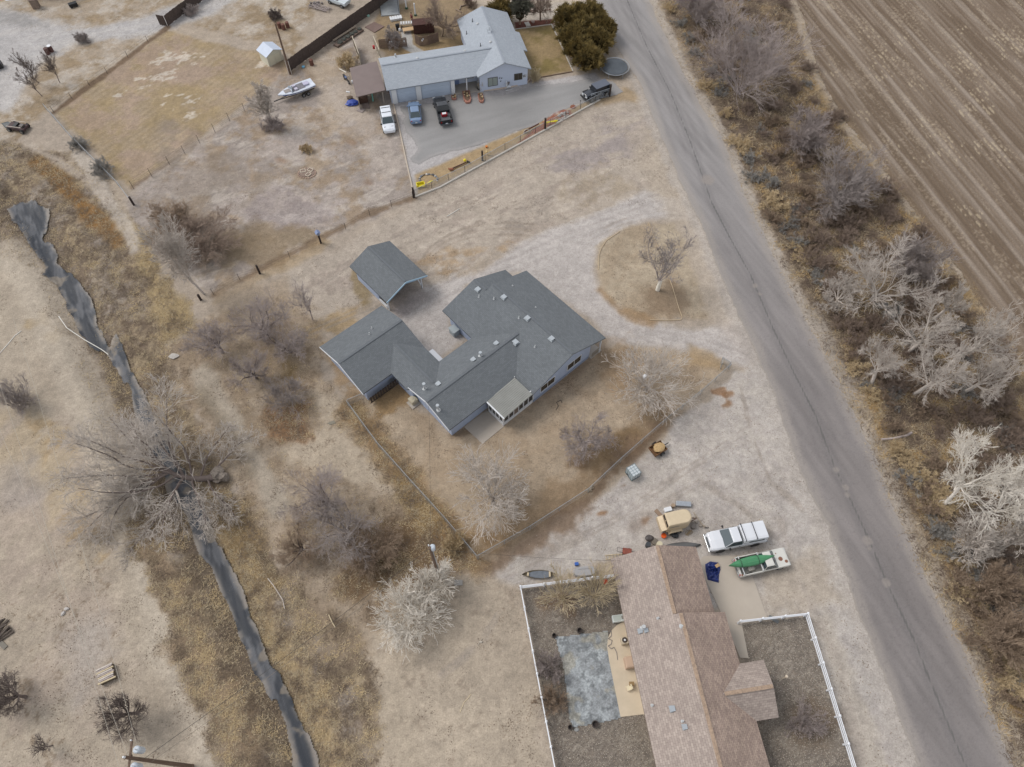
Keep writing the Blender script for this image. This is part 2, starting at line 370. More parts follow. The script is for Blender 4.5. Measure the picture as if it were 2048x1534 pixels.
for s_ in range(5):
    g.fill([(860, 400), (1100, 380), (1150, 440), (1050, 470), (880, 470), (800, 480)], (128, 114, 100), .2, .3, .5, thr=.74, sc=.7 + .15 * s_, seed=90 + s_, st=(R(30), 2.0), tw=.04)
g.line([(430, 590), (530, 535), (640, 478), (740, 425), (828, 395)], 1.0, (128, 106, 84), .8, .5, .85)
g.line([(440, 598), (540, 543), (650, 486)], 1.4, (176, 150, 112), 1, .6, .5)
# --- grey house gravel drive and loop
DRV = [(770, 640), (850, 570), (950, 545), (1060, 480), (1180, 430), (1290, 380), (1370, 400), (1400, 440), (1300, 440), (1230, 465), (1195, 500), (1188, 540), (1200, 580), (1240, 620), (1330, 650), (1450, 655), (1520, 700), (1500, 740), (1380, 700), (1230, 690), (1130, 600), (1040, 540), (930, 570), (900, 640), (940, 680), (870, 720), (820, 690), (790, 650)]
g.fill(DRV, (184, 175, 168), 1.2, .5)
g.fill([(1350, 390), (1400, 400), (1530, 700), (1500, 745), (1440, 650), (1380, 480)], (180, 168, 158), 2, .8, .8)
g.fill([(1240, 260), (1320, 240), (1420, 470), (1480, 640), (1400, 640), (1320, 420)], (182, 166, 146), 2.5, 1, .6)
for k in range(8):
    o = k * 7 - 25
    g.line([(800, 640 + o), (880, 590 + o), (1000, 530 + o), (1150, 465 + o), (1320, 405 + o)], .4, (158, 149, 143) if k % 2 else (194, 186, 178), .4, .3, .38, thr=.46, sc=3, seed=100 + k)
    g.line([(1195 - o * .3, 540), (1225 - o * .4, 620 + o * .5), (1300, 665 + o * .8), (1400, 680 + o), (1500, 715 + o)], .35, (158, 149, 143) if k % 2 else (194, 186, 178), .4, .25, .38, thr=.46, sc=3, seed=120 + k)
g.fill([(800, 560), (860, 590), (800, 640), (770, 640)], (160, 148, 142), 1, .3, .6)
ISL = [(1199, 490), (1240, 462), (1295, 445), (1345, 450), (1370, 500), (1395, 580), (1415, 640), (1360, 642), (1300, 640), (1240, 618), (1205, 585), (1190, 545)]
g.fill(ISL, (166, 147, 122), 1.2, .7)
g.fill(ISL, (182, 166, 142), 1, 1, .7, thr=.5, sc=4, seed=141)
g.fill([(1290, 585), (1340, 560), (1395, 610), (1370, 640), (1300, 625)], (136, 115, 92), 1.5, 1, .8)
g.line([(1200, 580), (1240, 622), (1300, 642)], 1.0, (152, 122, 88), 1, .6, .7)
# --- grey house yard
YARD = [(697, 810), (755, 772), (800, 800), (905, 870), (1070, 800), (1180, 715), (1240, 690), (1340, 700), (1457, 738), (1325, 850), (1175, 985), (955, 1118), (820, 960)]
g.fill(YARD, (169, 149, 124), .8, .3)
g.fill(YARD, (180, 161, 137), 2, 1, .6, thr=.5, sc=7, seed=151)
g.fill(YARD, (160, 138, 112), 1.5, 1, .55, thr=.55, sc=3, seed=152)
g.fill([(1180, 700), (1250, 680), (1300, 720), (1260, 790), (1200, 760)], (150, 124, 94), 2, 1.5, .7)
g.line([(1320, 845), (1240, 915), (1175, 980), (1060, 1050), (960, 1112)], 4.0, (142, 116, 86), 2.5, 1.5, .65)
g.fill([(1150, 940), (1230, 860), (1280, 850), (1290, 880), (1200, 960)], (134, 108, 76), 2, 1.5, .7, thr=.45, sc=3, seed=155)
g.fill([(930, 1060), (990, 1040), (1040, 1060), (970, 1115)], (140, 112, 78), 2, 1.2, .6)
g.fill([(1130, 900), (1180, 900), (1190, 950), (1140, 940)], (128, 104, 80), 1.5, 1.2, .55)
g.fill([(1380, 690), (1450, 725), (1440, 745), (1380, 730)], (166, 138, 100), 1.2, .6, .7)
g.fill([(640, 700), (670, 700), (735, 790), (700, 810), (660, 760)], (158, 128, 92), 1.2, 1.0, .7, thr=.45, sc=1.6, seed=156)
g.fill([(740, 800), (795, 772), (830, 790), (790, 820), (760, 830)], (160, 126, 82), 1.2, 1, .75)
g.line([(1067, 803), (1110, 775), (1180, 722)], 1.0, (140, 118, 96), 1, .5, .6)
g.line([(905, 872), (935, 862)], .9, (128, 106, 84), .8, .3, .7)
# --- gravel parking of the brown house
PARK = [(960, 1150), (1040, 1090), (1180, 1000), (1250, 940), (1340, 860), (1470, 745), (1530, 720), (1640, 960), (1720, 1150), (1800, 1340), (1900, 1560), (1950, 1720), (1700, 1720), (1615, 1230), (1480, 1240), (1240, 1120), (1040, 1180)]
g.fill(PARK, (187, 178, 169), .9, .7)
g.fill(PARK, (176, 165, 154), 2, 1, .5, thr=.5, sc=5, seed=161)
g.fill(PARK, (190, 180, 168), 1.5, 1, .6, thr=.55, sc=3, seed=162)
g.fill(PARK, (166, 156, 150), .5, 1, .5, thr=.55, sc=.7, seed=163)
g.fill([(1500, 1120), (1640, 1100), (1700, 1210), (1540, 1225)], (176, 161, 142), 2, 1.2, .7)
g.fill([(1560, 1240), (1620, 1225), (1730, 1560), (1780, 1560), (1660, 1220)], (180, 168, 152), 1, .5, .6)
g.line([(1315, 860), (1240, 935), (1180, 1000), (1080, 1070), (965, 1150)], 1.5, (130, 106, 84), 1.2, 1.0, .8)
g.fill([(1200, 930), (1240, 910), (1215, 985), (1170, 1010)], (128, 106, 86), 1, .8, .8)
for p_, w_ in (((1430, 785), .9), ((1445, 812), .5), ((1450, 790), .3), ((1200, 1028), .5), ((1238, 975), .5), ((1290, 1040), .5)):
    g.line([p_, (p_[0] + 12, p_[1] - 4)], w_, (148, 110, 78), .4, .5, .8)
g.fill([(1255, 1055), (1300, 1020), (1310, 1030), (1270, 1060)], (140, 126, 114), 1.5, .8, .6)
g.line([(1560, 1040), (1600, 1160), (1680, 1330), (1720, 1534)], .6, (168, 156, 144), .6, .4, .6)
# brown house lawns of brown gravel
LAWN_W = [(1042, 1176), (1238, 1152), (1330, 1600), (1120, 1600)]; LAWN_E = [(1484, 1246), (1616, 1230), (1735, 1600), (1530, 1600)]
for L_ in (LAWN_W, LAWN_E):
    g.fill(L_, (128, 118, 107), .3, .1)
    g.fill(L_, (146, 133, 116), 1, .6, .5, thr=.50, sc=5, seed=171, tw=.2)
    g.fill(L_, (110, 100, 92), 1, .6, .5, thr=.50, sc=4, seed=172, tw=.2)
    g.fill(L_, (176, 166, 150), .2, .2, .5, thr=.60, sc=.34, seed=173, tw=.08)
g.fill([(1075, 1205), (1115, 1170), (1160, 1190), (1150, 1215), (1090, 1225)], (118, 92, 68), 1.2, 1, .7)
g.fill([(1580, 1420), (1625, 1400), (1665, 1440), (1650, 1490), (1590, 1480)], (116, 98, 80), 1.5, .8, .7)
# --- open sand south
SAND = [(960, 1150), (1040, 1180), (1115, 1600), (720, 1600), (735, 1400), (740, 1260), (830, 1180), (900, 1150)]
g.fill(SAND, (181, 165, 144), 1.8, 1.0)
g.fill(SAND, (168, 153, 134), 2, 1, .6, thr=.52, sc=6, seed=181)
g.fill(SAND, (150, 134, 116), .5, .5, .6, thr=.66, sc=1.6, seed=182, tw=.03)
g.fill([(735, 1380), (800, 1360), (860, 1600), (720, 1600)], (176, 160, 138), 2, 1, .5)
# --- left side: sand road and flats
g.fill([(-250, 500), (60, 510), (110, 620), (170, 740), (230, 900), (300, 1080), (370, 1250), (450, 1450), (500, 1700), (-250, 1700)], (177, 162, 142), 1.5, .9)
g.fill([(-250, 500), (60, 510), (230, 900), (450, 1450), (500, 1700), (-250, 1700)], (166, 151, 132), 2.5, 1.5, .6, thr=.5, sc=7, seed=191)
g.fill([(-60, 860), (150, 800), (190, 900), (230, 1200), (260, 1700), (-250, 1700)], (176, 158, 142), 3, 1.5, .6, thr=.45, sc=5, seed=192)
g.fill([(-250, 860), (60, 820), (140, 860), (170, 1000), (120, 1060), (40, 960), (-60, 940)], (182, 162, 132), 2, 1.5, .7, thr=.47, sc=2.2, seed=193, st=(R(60), 2))
g.fill([(60, 830), (140, 850), (190, 1050), (210, 1130), (160, 1120), (100, 980)], (166, 140, 102), 1, 1, .6, thr=.56, sc=1.0, seed=194, st=(R(70), 2))
g.fill([(0, 930), (60, 900), (80, 1010), (10, 1020)], (160, 148, 138), 2.5, 1, .7)
for q in range(4):
    g.fill([(30, 1140), (200, 1080), (250, 1280), (150, 1600), (0, 1600)], (132, 113, 92), .2, .5, .6, thr=.73, sc=.65 + .15 * q, seed=200 + q, st=(R(40 + 30 * q), 1.8), tw=.04)
g.fill([(130, 1270), (200, 1240), (230, 1300), (190, 1400), (140, 1420)], (172, 162, 152), 3, 1, .6)
for k in range(7):
    o = k * 13
    g.line([(70 + o, 520), (150 + o, 720), (220 + o, 900), (290 + o * .8, 1080), (340 + o, 1290), (420 + o * .7, 1534)], .4, (162, 147, 129) if k % 2 else (190, 176, 158), .35, .5, .6, thr=.45, sc=5, seed=210 + k)
g.fill([(50, 640), (90, 625), (100, 650), (60, 660)], (160, 132, 88), 1, 1, .6); g.fill([(95, 670), (130, 665), (120, 690), (100, 685)], (160, 132, 88), 1, 1, .6)
g.fill([(340, 1200), (360, 1260), (350, 1275), (330, 1230)], (150, 124, 90), 1, .6, .6, thr=.45, sc=.8, seed=219)
# --- grass belt on both sides of the ditch
BELT = [(-250, 270), (40, 290), (100, 300), (190, 350), (260, 440), (330, 560), (400, 660), (330, 690), (400, 850), (480, 1000), (560, 1130), (700, 1250), (740, 1350), (730, 1700), (430, 1700), (430, 1440), (330, 1180), (290, 1060), (230, 880), (180, 740), (80, 520), (-250, 500)]
g.fill(BELT, (148, 130, 106), 1.5, 1.2, grass=1.0)
g.fill(BELT, (124, 106, 88), 1, 1, .85, thr=.50, sc=1.5, seed=221)
g.fill(BELT, (172, 152, 118), 1, 1, .65, thr=.55, sc=1.1, seed=222)
g.fill(BELT, (150, 139, 130), 1, 1, .7, thr=.57, sc=3.6, seed=223)
g.fill(BELT, (98, 82, 68), .5, .5, .75, thr=.58, sc=.7, seed=224)
g.fill([(250, 440), (290, 470), (400, 660), (330, 700), (290, 560)], (176, 152, 106), 1.5, 1.2, .7, grass=1.5)
g.line([(75, 320), (130, 365), (175, 425), (190, 440)], 2.0, (142, 102, 54), 1.2, .5, .9, grass=1.5)
g.line([(200, 440), (225, 460), (235, 485)], 2.2, (146, 106, 58), 1.4, .6, .8)
g.line([(-60, 400), (60, 500), (120, 620), (180, 740), (250, 900)], 1.8, (122, 104, 86), 1.5, .8, .6, grass=1.5)
g.line(DITCH, 3.6, (104, 90, 76), 1.6, .8, .75, grass=1.0)
g.line([(20, 500), (90, 600), (150, 740), (200, 860), (262, 1000), (300, 1120), (350, 1270), (420, 1430), (480, 1600)], 4.6, (184, 170, 151), 1.6, .5, .8, grass=0)
g.line([(300, 1060), (345, 1180), (400, 1330), (470, 1480), (520, 1640)], 3.4, (134, 110, 82), 1.5, 1.0, .7, grass=1.6)
g.line([(440, 1000), (480, 1160), (570, 1330), (650, 1480), (690, 1620)], 3.0, (174, 148, 104), 1.8, 1.2, .6, grass=1.6)
g.line([(160, 310), (210, 390), (250, 450), (270, 500)], 1.6, (186, 174, 160), .8, .5, .85, grass=.1)
g.line([(60, 290), (160, 350), (210, 395)], 1.2, (182, 168, 152), .8, .5, .7, grass=.1)
g.fill([(560, 1130), (700, 1180), (740, 1300), (640, 1330), (580, 1230)], (150, 130, 106), 2, 1, .7)
# --- middle strip: yard west of the grey house
MID = [(400, 640), (560, 590), (640, 640), (650, 740), (700, 820), (820, 960), (930, 1100), (870, 1180), (760, 1260), (660, 1200), (560, 1130), (480, 1000), (400, 850), (330, 700)]
g.fill(MID, (170, 152, 130), 2, 1.2, grass=.15)
g.fill(MID, (144, 124, 100), 1, 1, .7, thr=.5, sc=3, seed=231)
g.fill(MID, (132, 112, 92), .5, .5, .5, thr=.63, sc=1.1, seed=232)
g.line([(400, 745), (450, 820), (495, 900), (530, 960), (560, 1010)], 2.2, (174, 161, 143), 1.2, .5, .9, grass=0)
g.line([(405, 790), (455, 870), (500, 950)], 1.6, (140, 126, 106), 1.2, .5, .6)
g.fill([(620, 780), (680, 790), (740, 880), (810, 970), (800, 1000), (700, 960), (600, 930), (560, 960), (560, 900), (640, 860)], (183, 167, 145), 1.8, .9, .85, grass=0)
g.fill([(600, 870), (680, 800), (760, 900), (700, 960)], (138, 120, 100), .2, .3, .6, thr=.69, sc=.7, seed=234, st=(R(50), 2.0), tw=.04)
g.fill([(640, 640), (730, 600), (700, 650), (650, 690), (600, 680)], (168, 140, 98), 1.2, 1, .7, thr=.45, sc=2, seed=235)
g.fill([(530, 820), (620, 800), (615, 870), (560, 880), (530, 860)], (142, 106, 74), 1.5, 1, .85, grass=1)
g.fill([(570, 720), (600, 730), (590, 770), (565, 760)], (128, 104, 66), 1.2, .6, .8)
g.fill([(440, 1000), (500, 1000), (520, 1080), (560, 1160), (480, 1200), (440, 1080)], (140, 116, 80), 1.8, 1, .8, grass=1.4)
g.fill([(690, 1080), (860, 1010), (950, 1100), (900, 1150), (800, 1160), (760, 1200), (690, 1180)], (112, 88, 62), 2, 1.2, .85, grass=1)
g.line([(700, 815), (790, 930), (870, 1030), (950, 1120)], 2.6, (146, 116, 78), 1.8, 1, .8, grass=1.2)
g.fill([(800, 960), (860, 1000), (900, 1060), (840, 1060), (790, 1000)], (150, 124, 80), 1.5, 1, .7, grass=1)
g.fill([(450, 560), (560, 560), (640, 620), (560, 640), (420, 640)], (168, 148, 124), 1.5, 1, .7)
# --- east verge and brush strip
VE = [(1225, -140), (1297, 0), (1328, 65), (1366, 146), (1446, 280), (1487, 385), (1556, 530), (1608, 630), (1696, 810), (1775, 985), (1848, 1146), (1935, 1313), (2026, 1534), (2110, 1690)]
ST = VE + [(2500, 1700), (2500, 1000)] + FIELD[::-1]
g.fill(ST, (130, 112, 94), .5, .3, grass=1.4)
g.fill(ST, (108, 92, 78), 1, 1, .9, thr=.44, sc=2.0, seed=241)
g.fill(ST, (156, 130, 94), 1, 1, .6, thr=.58, sc=2.4, seed=242)
g.fill(ST, (92, 78, 68), 1, 1, .7, thr=.57, sc=1.6, seed=243)
g.line([(a + 8, b) for a, b in VE], 2.2, (176, 164, 150), .8, .5, .95, grass=.1)
g.line([(a + 26, b - 4) for a, b in VE[:8]], 1.2, (150, 132, 110), 1.2, .8, .7, grass=.8)
g.line([(a + 42, b) for a, b in VE[8:]], 2.6, (178, 144, 96), 1.4, .8, .85, grass=2.0)
g.line([(a + 24, b) for a, b in VE[7:]], 2.0, (160, 148, 134), 1.2, .5, .8, grass=.2)
g.line([(a - 7, b + 2) for a, b in FIELD], 1.6, (170, 154, 134), .8, .4, .9, grass=.2)
g.line([(a - 30, b + 8) for a, b in FIELD[3:]], 3.0, (166, 138, 96), 2, 1.2, .6, grass=1.5)
# west verge of the road
g.line([(a - 6, b) for a, b in ROAD_L], 1.6, (176, 166, 156), 1.2, .5, .7, grass=0)
for k, P_ in enumerate(([(1560, 1080), (1480, 1010), (1400, 960), (1330, 1000), (1290, 1060)], [(1600, 1010), (1540, 960), (1500, 860), (1480, 770)], [(1000, 1150), (1100, 1100), (1220, 1040), (1350, 950), (1500, 850)], [(620, 660), (690, 630), (760, 600), (830, 560)], [(880, 1350), (960, 1280), (1010, 1200)], [(1180, 470), (1240, 440), (1330, 420), (1400, 425)], [(560, 620), (700, 520), (860, 440), (1000, 380), (1180, 290)])):
    for o_ in (0, 9): g.line([(a + o_ * .4, b + o_) for a, b in P_], .26, (156, 144, 132), .25, .25, .5, thr=.42, sc=3, seed=320 + k)
g.mottle(sc=2.2, amp=.06, seed=301); g.mottle(sc=.6, amp=.09, seed=302); g.mottle(sc=.25, amp=.05, seed=303)
GRASS = g.g.copy()
Z = base_h(X, Y)
road_d = sdist(X, Y, ROAD_W)
flat = 1 - ss(0.2, 1.2, np.minimum(np.abs(road_d), 99) * np.where(road_d < 0, 0, 1))
n1 = (fbm(X, Y, 2.5, 401, 4, .6) - .5)
Z += n1 * (0.05 + 0.22 * np.clip(g.g, 0, 2)) * (1 - flat)
fd = sdist(X, Y, FIELD_W); Z -= 0.12 * (1 - ss(-1.5, -.3, fd)); Z -= 0.05 * (1 - ss(-.6, -.2, road_d))
M_EARTH = earth_mat('earth', .22, 7.0, 30.0, .7)
ground = grid_mesh('ground', xs, ys, Z.reshape(Xg.shape), g.out(), m=M_EARTH, label='dry sandy ground with gravel drives and dead grass')
def sheet(name, P, res, z, paint, base, soft=0.0, warp=0.0, m=None, zf=None, box=None, label=None, kind='structure', cat=None, **kw):
    """a ragged-edged sheet lying on the ground: polygon P in metres"""
    a = np.array(P); b = box or (a[:, 0].min(), a[:, 0].max(), a[:, 1].min(), a[:, 1].max())
    x_ = np.arange(b[0] - .5, b[1] + .5, res); y_ = np.arange(b[2] - .5, b[3] + .5, res)
    XX, YY = np.meshgrid(x_, y_); x, y = XX.ravel(), YY.ravel()
    p = Paint(x, y, base); d = sdist(x, y, P) + (p.w1 * 1.4 + p.w2 * .6) * warp * 2
    paint(p, d); dd = d.reshape(XX.shape); k = (dd[:-1, :-1] + dd[1:, 1:]) < 0
    zz = (zf(x, y) if zf is not None else np.zeros(x.size)) + z
    return grid_mesh(name, x_, y_, zz.reshape(XX.shape), p.out(), k, m, kind, label, cat)
# asphalt road
def pr(p, d):
    cl = GG(ROAD_C); rl = GG(ROAD_L)
    dc = sdist(p.x, p.y, cl, False); k = ss(60, 10, p.y)
    i = slice(None); t = ss(20, 95, p.y)
    p.mix(i, 1 - t, (136, 129, 126)); p.mix(i, t * .9, (154, 150, 148))
    rd = R(-66)
    ca, sa = math.cos(rd), math.sin(rd)
    n = fbm((ca * p.x + sa * p.y) / 14, -sa * p.x + ca * p.y, .55, 500, 3); p.c *= (1 + (n - .5) * .16)[:, None]
    n = fbm(p.x, p.y, 6, 505, 4); p.c *= (1 + (n - .5) * .10)[:, None]
    for off, a_ in ((1.1, .22), (2.6, .18)):
        p.mix(i, a_ * np.exp(-((dc - off) / .35) ** 2) * ss(.35, .6, fbm(p.x, p.y, 9, 510, 2)), (108, 103, 103))
    p.mix(i, .30 * np.exp(-((dc - .35) / .28) ** 2), (112, 108, 108))
    p.mix(i, .7 * (1 - ss(.02, .12, dc + (p.w2) * .14)), (94, 93, 91))
    p.mix(i, .55 * np.exp(-((d + .5) / .55) ** 2) + .0 * d, (168, 158, 148))
    for (a, b), w_ in (((1672, 940), .5), ((1690, 975), .45), ((1735, 1083), .6), ((1740, 1098), .4), ((1773, 1166), .5), ((1512, 572), .4), ((1520, 588), .35), ((1695, 990), .4), ((1415, 360), 1.1)):
        g_ = G(a, b); r_ = np.hypot(p.x - g_[0], p.y - g_[1]) + p.w2 * .5; p.mix(i, .7 * (1 - ss(w_ * .5, w_, r_)), (156, 146, 138))
    n = fbm(p.x, p.y, 1.2, 520, 4, .7); crack = 1 - ss(.004, .02, np.abs(n - .5)); p.mix(i, crack * .22 * (1 - t), (104, 99, 98))
    p.mix(i, (1 - ss(.0, .35, -d)) * .8, (170, 160, 149))
M_ASPH = earth_mat('asphalt', .10, 14.0, 60.0, .25, .9)
sheet('road', ROAD_W, .13, .035, pr, (135, 128, 126), warp=.25, m=M_ASPH, label='worn grey asphalt road with a tarred centre seam')
# white house asphalt apron
APR = GG([(800, 212), (842, 213), (845, 209), (900, 200), (935, 198), (1003, 190), (1060, 174), (1130, 165), (1180, 158), (1225, 165), (1252, 185), (1215, 195), (1150, 208), (1100, 230), (1075, 248), (1040, 262), (1000, 276), (960, 290), (900, 303), (850, 320), (838, 329), (822, 318), (833, 300), (828, 280), (815, 262), (806, 245), (812, 232), (802, 222)])
def pa(p, d):
    n = fbm(p.x, p.y, 7, 530, 4); p.c *= (1 + (n - .5) * .16)[:, None]
    a = R(22); n = fbm((math.cos(a) * p.x + math.sin(a) * p.y) / 6, -math.sin(a) * p.x + math.cos(a) * p.y, .8, 532, 3); p.c *= (1 + (n - .5) * .10)[:, None]
    p.mix(slice(None), .5 * np.exp(-((d + .2) / .35) ** 2), (168, 162, 158))
sheet('asphalt_drive', APR, .14, .03, pa, (147, 145, 143), warp=.35, m=M_ASPH, label='grey asphalt parking apron before the white house')
# ploughed field
def pf(p, d):
    q = -math.sin(ROW) * (p.x - a0[0]) + math.cos(ROW) * (p.y - a0[1]); l = math.cos(ROW) * p.x + math.sin(ROW) * p.y
    q = q + (fbm(l, q, 25, 540, 2) - .5) * .5
    n = fbm(l / 30, q, 1.6, 541, 3, .7); p.mix(slice(None), ss(.44, .64, n) * .5, (140, 122, 104))
    n = fbm(l / 14, q, .5, 542, 2); p.mix(slice(None), ss(.45, .7, n) * .45, (158, 142, 126))
    s = np.abs(((q / .76) % 1.0) - .5) * 2; p.mix(slice(None), ss(.55, 1.0, s) * .32, (104, 86, 70))
    for c_, w_ in ((2.2, .5), (4.1, .35), (8.5, .5), (10.7, .55), (17.5, .7), (19.8, .5), (25, .45), (31.5, .75), (33.8, .4), (40, .6), (47, .5), (53, .6), (60, .5), (68, .6)):
        p.mix(slice(None), .62 * np.exp(-((q - c_) / (w_ * .75)) ** 2) * ss(.25, .5, fbm(l / 6, q, 1.5, 545, 3)), (168, 154, 140))
    sp = vn(l / 2.2, q, .22, 550) * vn(l, q, 3.5, 551); p.mix(slice(None), ss(.52, .62, sp) * .7 * ss(.3, .9, s), (192, 174, 144)); sp = vn(l / 1.1, q, .2, 555) * vn(l / 8, q, .8, 556); p.mix(slice(None), ss(.42, .56, sp) * .45, (176, 158, 134))
    p.mix(slice(None), (1 - ss(0, 1.3, q)) * .6, (150, 128, 100))
def zfield(x, y):
    q = -math.sin(ROW) * (x - a0[0]) + math.cos(ROW) * (y - a0[1]); return .05 * np.cos(2 * np.pi * q / .76 + np.pi) + .04 * fbm(x, y, .5, 560, 3)
sheet('plowed_field', FIELD_W, .17, .03, pf, (116, 98, 80), warp=.25, m=earth_mat('field_soil', .25, 9.0, 40, .6), zf=zfield, box=(28, 100, 24, 124), label='ploughed brown field with straw stubble and pale tracks')
# ------------------------------------------------------------------ buildings
def shingle(key, c1, c2, c3, row=0.16, wid=0.32, blotch=0.10, rough=0.9, k=1.0):
    m = bpy.data.materials.new(key); m.use_nodes = True; n = m.node_tree; b = n.nodes['Principled BSDF']
    b.inputs['Roughness'].default_value = rough; b.inputs['Specular IOR Level'].default_value = 0.25
    uv = n.nodes.new('ShaderNodeUVMap'); br = n.nodes.new('ShaderNodeTexBrick')
    br.inputs['Scale'].default_value = 1.0; br.inputs['Brick Width'].default_value = wid; br.inputs['Row Height'].default_value = row
    br.inputs['Mortar Size'].default_value = row * 0.05; br.inputs['Color1'].default_value = C(*c1, k); br.inputs['Color2'].default_value = C(*c2, k); br.inputs['Mortar'].default_value = C(*c3, k)
    br.inputs['Bias'].default_value = 0.0
    n.links.new(uv.outputs[0], br.inputs['Vector'])
    t = n.nodes.new('ShaderNodeTexNoise'); t.inputs['Scale'].default_value = 0.35; t.inputs['Detail'].default_value = 6; t.inputs['Roughness'].default_value = 0.7; n.links.new(uv.outputs[0], t.inputs['Vector'])
    t2 = n.nodes.new('ShaderNodeTexNoise'); t2.inputs['Scale'].default_value = 4.5; t2.inputs['Detail'].default_value = 3; n.links.new(uv.outputs[0], t2.inputs['Vector'])
    r = n.nodes.new('ShaderNodeMapRange'); r.inputs[1].default_value = .35; r.inputs[2].default_value = .65; r.inputs[3].default_value = 1 - blotch; r.inputs[4].default_value = 1 + blotch; n.links.new(t.outputs['Fac'], r.inputs[0])
    r2 = n.nodes.new('ShaderNodeMapRange'); r2.inputs[1].default_value = .35; r2.inputs[2].default_value = .65; r2.inputs[3].default_value = 1 - blotch * .7; r2.inputs[4].default_value = 1 + blotch * .7; n.links.new(t2.outputs['Fac'], r2.inputs[0])
    mu = n.nodes.new('ShaderNodeMath'); mu.operation = 'MULTIPLY'; n.links.new(r.outputs[0], mu.inputs[0]); n.links.new(r2.outputs[0], mu.inputs[1])
    v = n.nodes.new('ShaderNodeVectorMath'); v.operation = 'SCALE'; n.links.new(br.outputs['Color'], v.inputs[0]); n.links.new(mu.outputs[0], v.inputs['Scale']); n.links.new(v.outputs[0], b.inputs['Base Color'])
    u = n.nodes.new('ShaderNodeBump'); u.inputs['Strength'].default_value = .35; u.inputs['Distance'].default_value = .02; n.links.new(br.outputs['Fac'], u.inputs['Height']); u.invert = True; n.links.new(u.outputs[0], b.inputs['Normal'])
    return m
def roof_part(name, polys, m, parent, t=0.16, label=None):
    """polys: list of (points on top, eave direction p->q index 0,1); UV in metres along eave / slope"""
    V = []; F = []; UV = []
    for P in polys:
        P = [Vector(p) for p in P]; nrm = (P[1] - P[0]).cross(P[2] - P[1]).normalized()
        if nrm.z < 0: P = [P[1], P[0]] + P[:1:-1]; nrm = -nrm
        e = (P[1] - P[0]).normalized(); s = nrm.cross(e); o = P[0]; n0 = len(V); n = len(P)
        V += P + [p - Vector((0, 0, t)) for p in P]
        uv = [((p - o).dot(e), (p - o).dot(s)) for p in P]
        F.append(tuple(range(n0, n0 + n))); UV += uv
        F.append(tuple(range(n0 + 2 * n - 1, n0 + n - 1, -1))); UV += uv[::-1]
        for i in range(n):
            j = (i + 1) % n; F.append((n0 + i, n0 + n + i, n0 + n + j, n0 + j)); UV += [uv[i], uv[i], uv[j], uv[j]]
    me = bpy.data.meshes.new(name); me.from_pydata([tuple(v) for v in V], [], F); me.update()
    l = me.uv_layers.new(name='UVMap'); l.data.foreach_set('uv', [c for p in UV for c in p])
    return part(name, me, m, parent, label)
def ridge_caps(parent, lines, m, w=.28):
    mb = MB()
    for p, q in lines:
        p = Vector(p); q = Vector(q); mb.bar(p + Vector((0, 0, .01)), q + Vector((0, 0, .01)), w, .035)
    return part('ridge_cap', mb, m, parent)
def walls(parent, blocks, m, name='wall'):
    """blocks: (u0,u1,v0,v1, axis or None, eave, ridge_at, ridge_z)"""
    mb = MB()
    for u0, u1, v0, v1, ax, ze, r, zr in blocks:
        if ax is None: mb.prism([(u0, v0), (u1, v0), (u1, v1), (u0, v1)], -.3, ze); continue
        if ax == 'u': ring = lambda u: [(u, v0, -.3), (u, v1, -.3), (u, v1, ze), (u, r, zr), (u, v0, ze)]; mb.loft([ring(u0), ring(u1)])
        else: ring = lambda v: [(u1, v, -.3), (u0, v, -.3), (u0, v, ze), (r, v, zr), (u1, v, ze)]; mb.loft([ring(v0), ring(v1)])
    return part(name, mb, m, parent)
WHITE = mat('white_paint', (214, 214, 214), .5); WTRIM = mat('white_trim', (226, 228, 230), .45)
GLASS = mat('dark_glass', (58, 60, 62), .12, spec=.7); DARKM = mat('dark_metal', (52, 50, 50), .5, .3)
GALV = mat('galvanised', (176, 182, 188), .4, .5, noise=.12, nscale=8); CONC = mat('concrete', (176, 168, 158), .9, noise=.07, nscale=1.2, bump=.1)
def window(parent, c, n, w, h, panes=2, fm=None, gm=None, depth=.05, name='window'):
    """c: centre on the wall, n: outward horizontal unit normal"""
    n = Vector((n[0], n[1], 0)); e = Vector((-n.y, n.x, 0)); c = Vector(c); mb = MB(); t = .07
    M = Matrix((e, n, Vector((0, 0, 1)))).transposed()
    def bx(dx, dz, sx, sz, dep=depth): mb.box(tuple(c + e * dx + Vector((0, 0, dz)) + n * dep / 2), (sx, dep, sz), M=M)
    bx(0, h / 2, w + t, t); bx(0, -h / 2, w + t, t); bx(-w / 2, 0, t, h - t); bx(w / 2, 0, t, h - t)
    for k in range(1, panes): bx(-w / 2 + w * k / panes, 0, t * .8, h - t, depth * .8)
    f = part(name, mb, fm or WTRIM, parent); g_ = MB(); g_.box(tuple(c + n * .012), (w - .01, .024, h - .01), M=M); part('pane', g_, gm or GLASS, f); return f
def pipe_vent(parent, x, y, z, m=None, h=.32, r=.055, base=True):
    mb = MB(); mb.cyl((x, y, z - .1), (x, y, z + h), r, r, 8)
    if base: mb.cyl((x, y, z - .06), (x, y, z + .06), r * 2.6, r * 1.6, 8)
    return part('vent_pipe', mb, m or mat('vent_white', (190, 192, 192), .5), parent)
def box_vent(parent, x, y, z, sl, s=.42, ax=1):
    mb = MB(); mb.box((x, y, z + .07), (s, s, .16)); mb.box((x, y, z + .165), (s * 1.25, s * 1.15, .035)); mb.box((x, y, z - .0), (s * 1.5, s * 1.5, .05))
    return part('roof_vent', mb, mat('vent_metal', (184, 190, 194), .35, .3), parent)

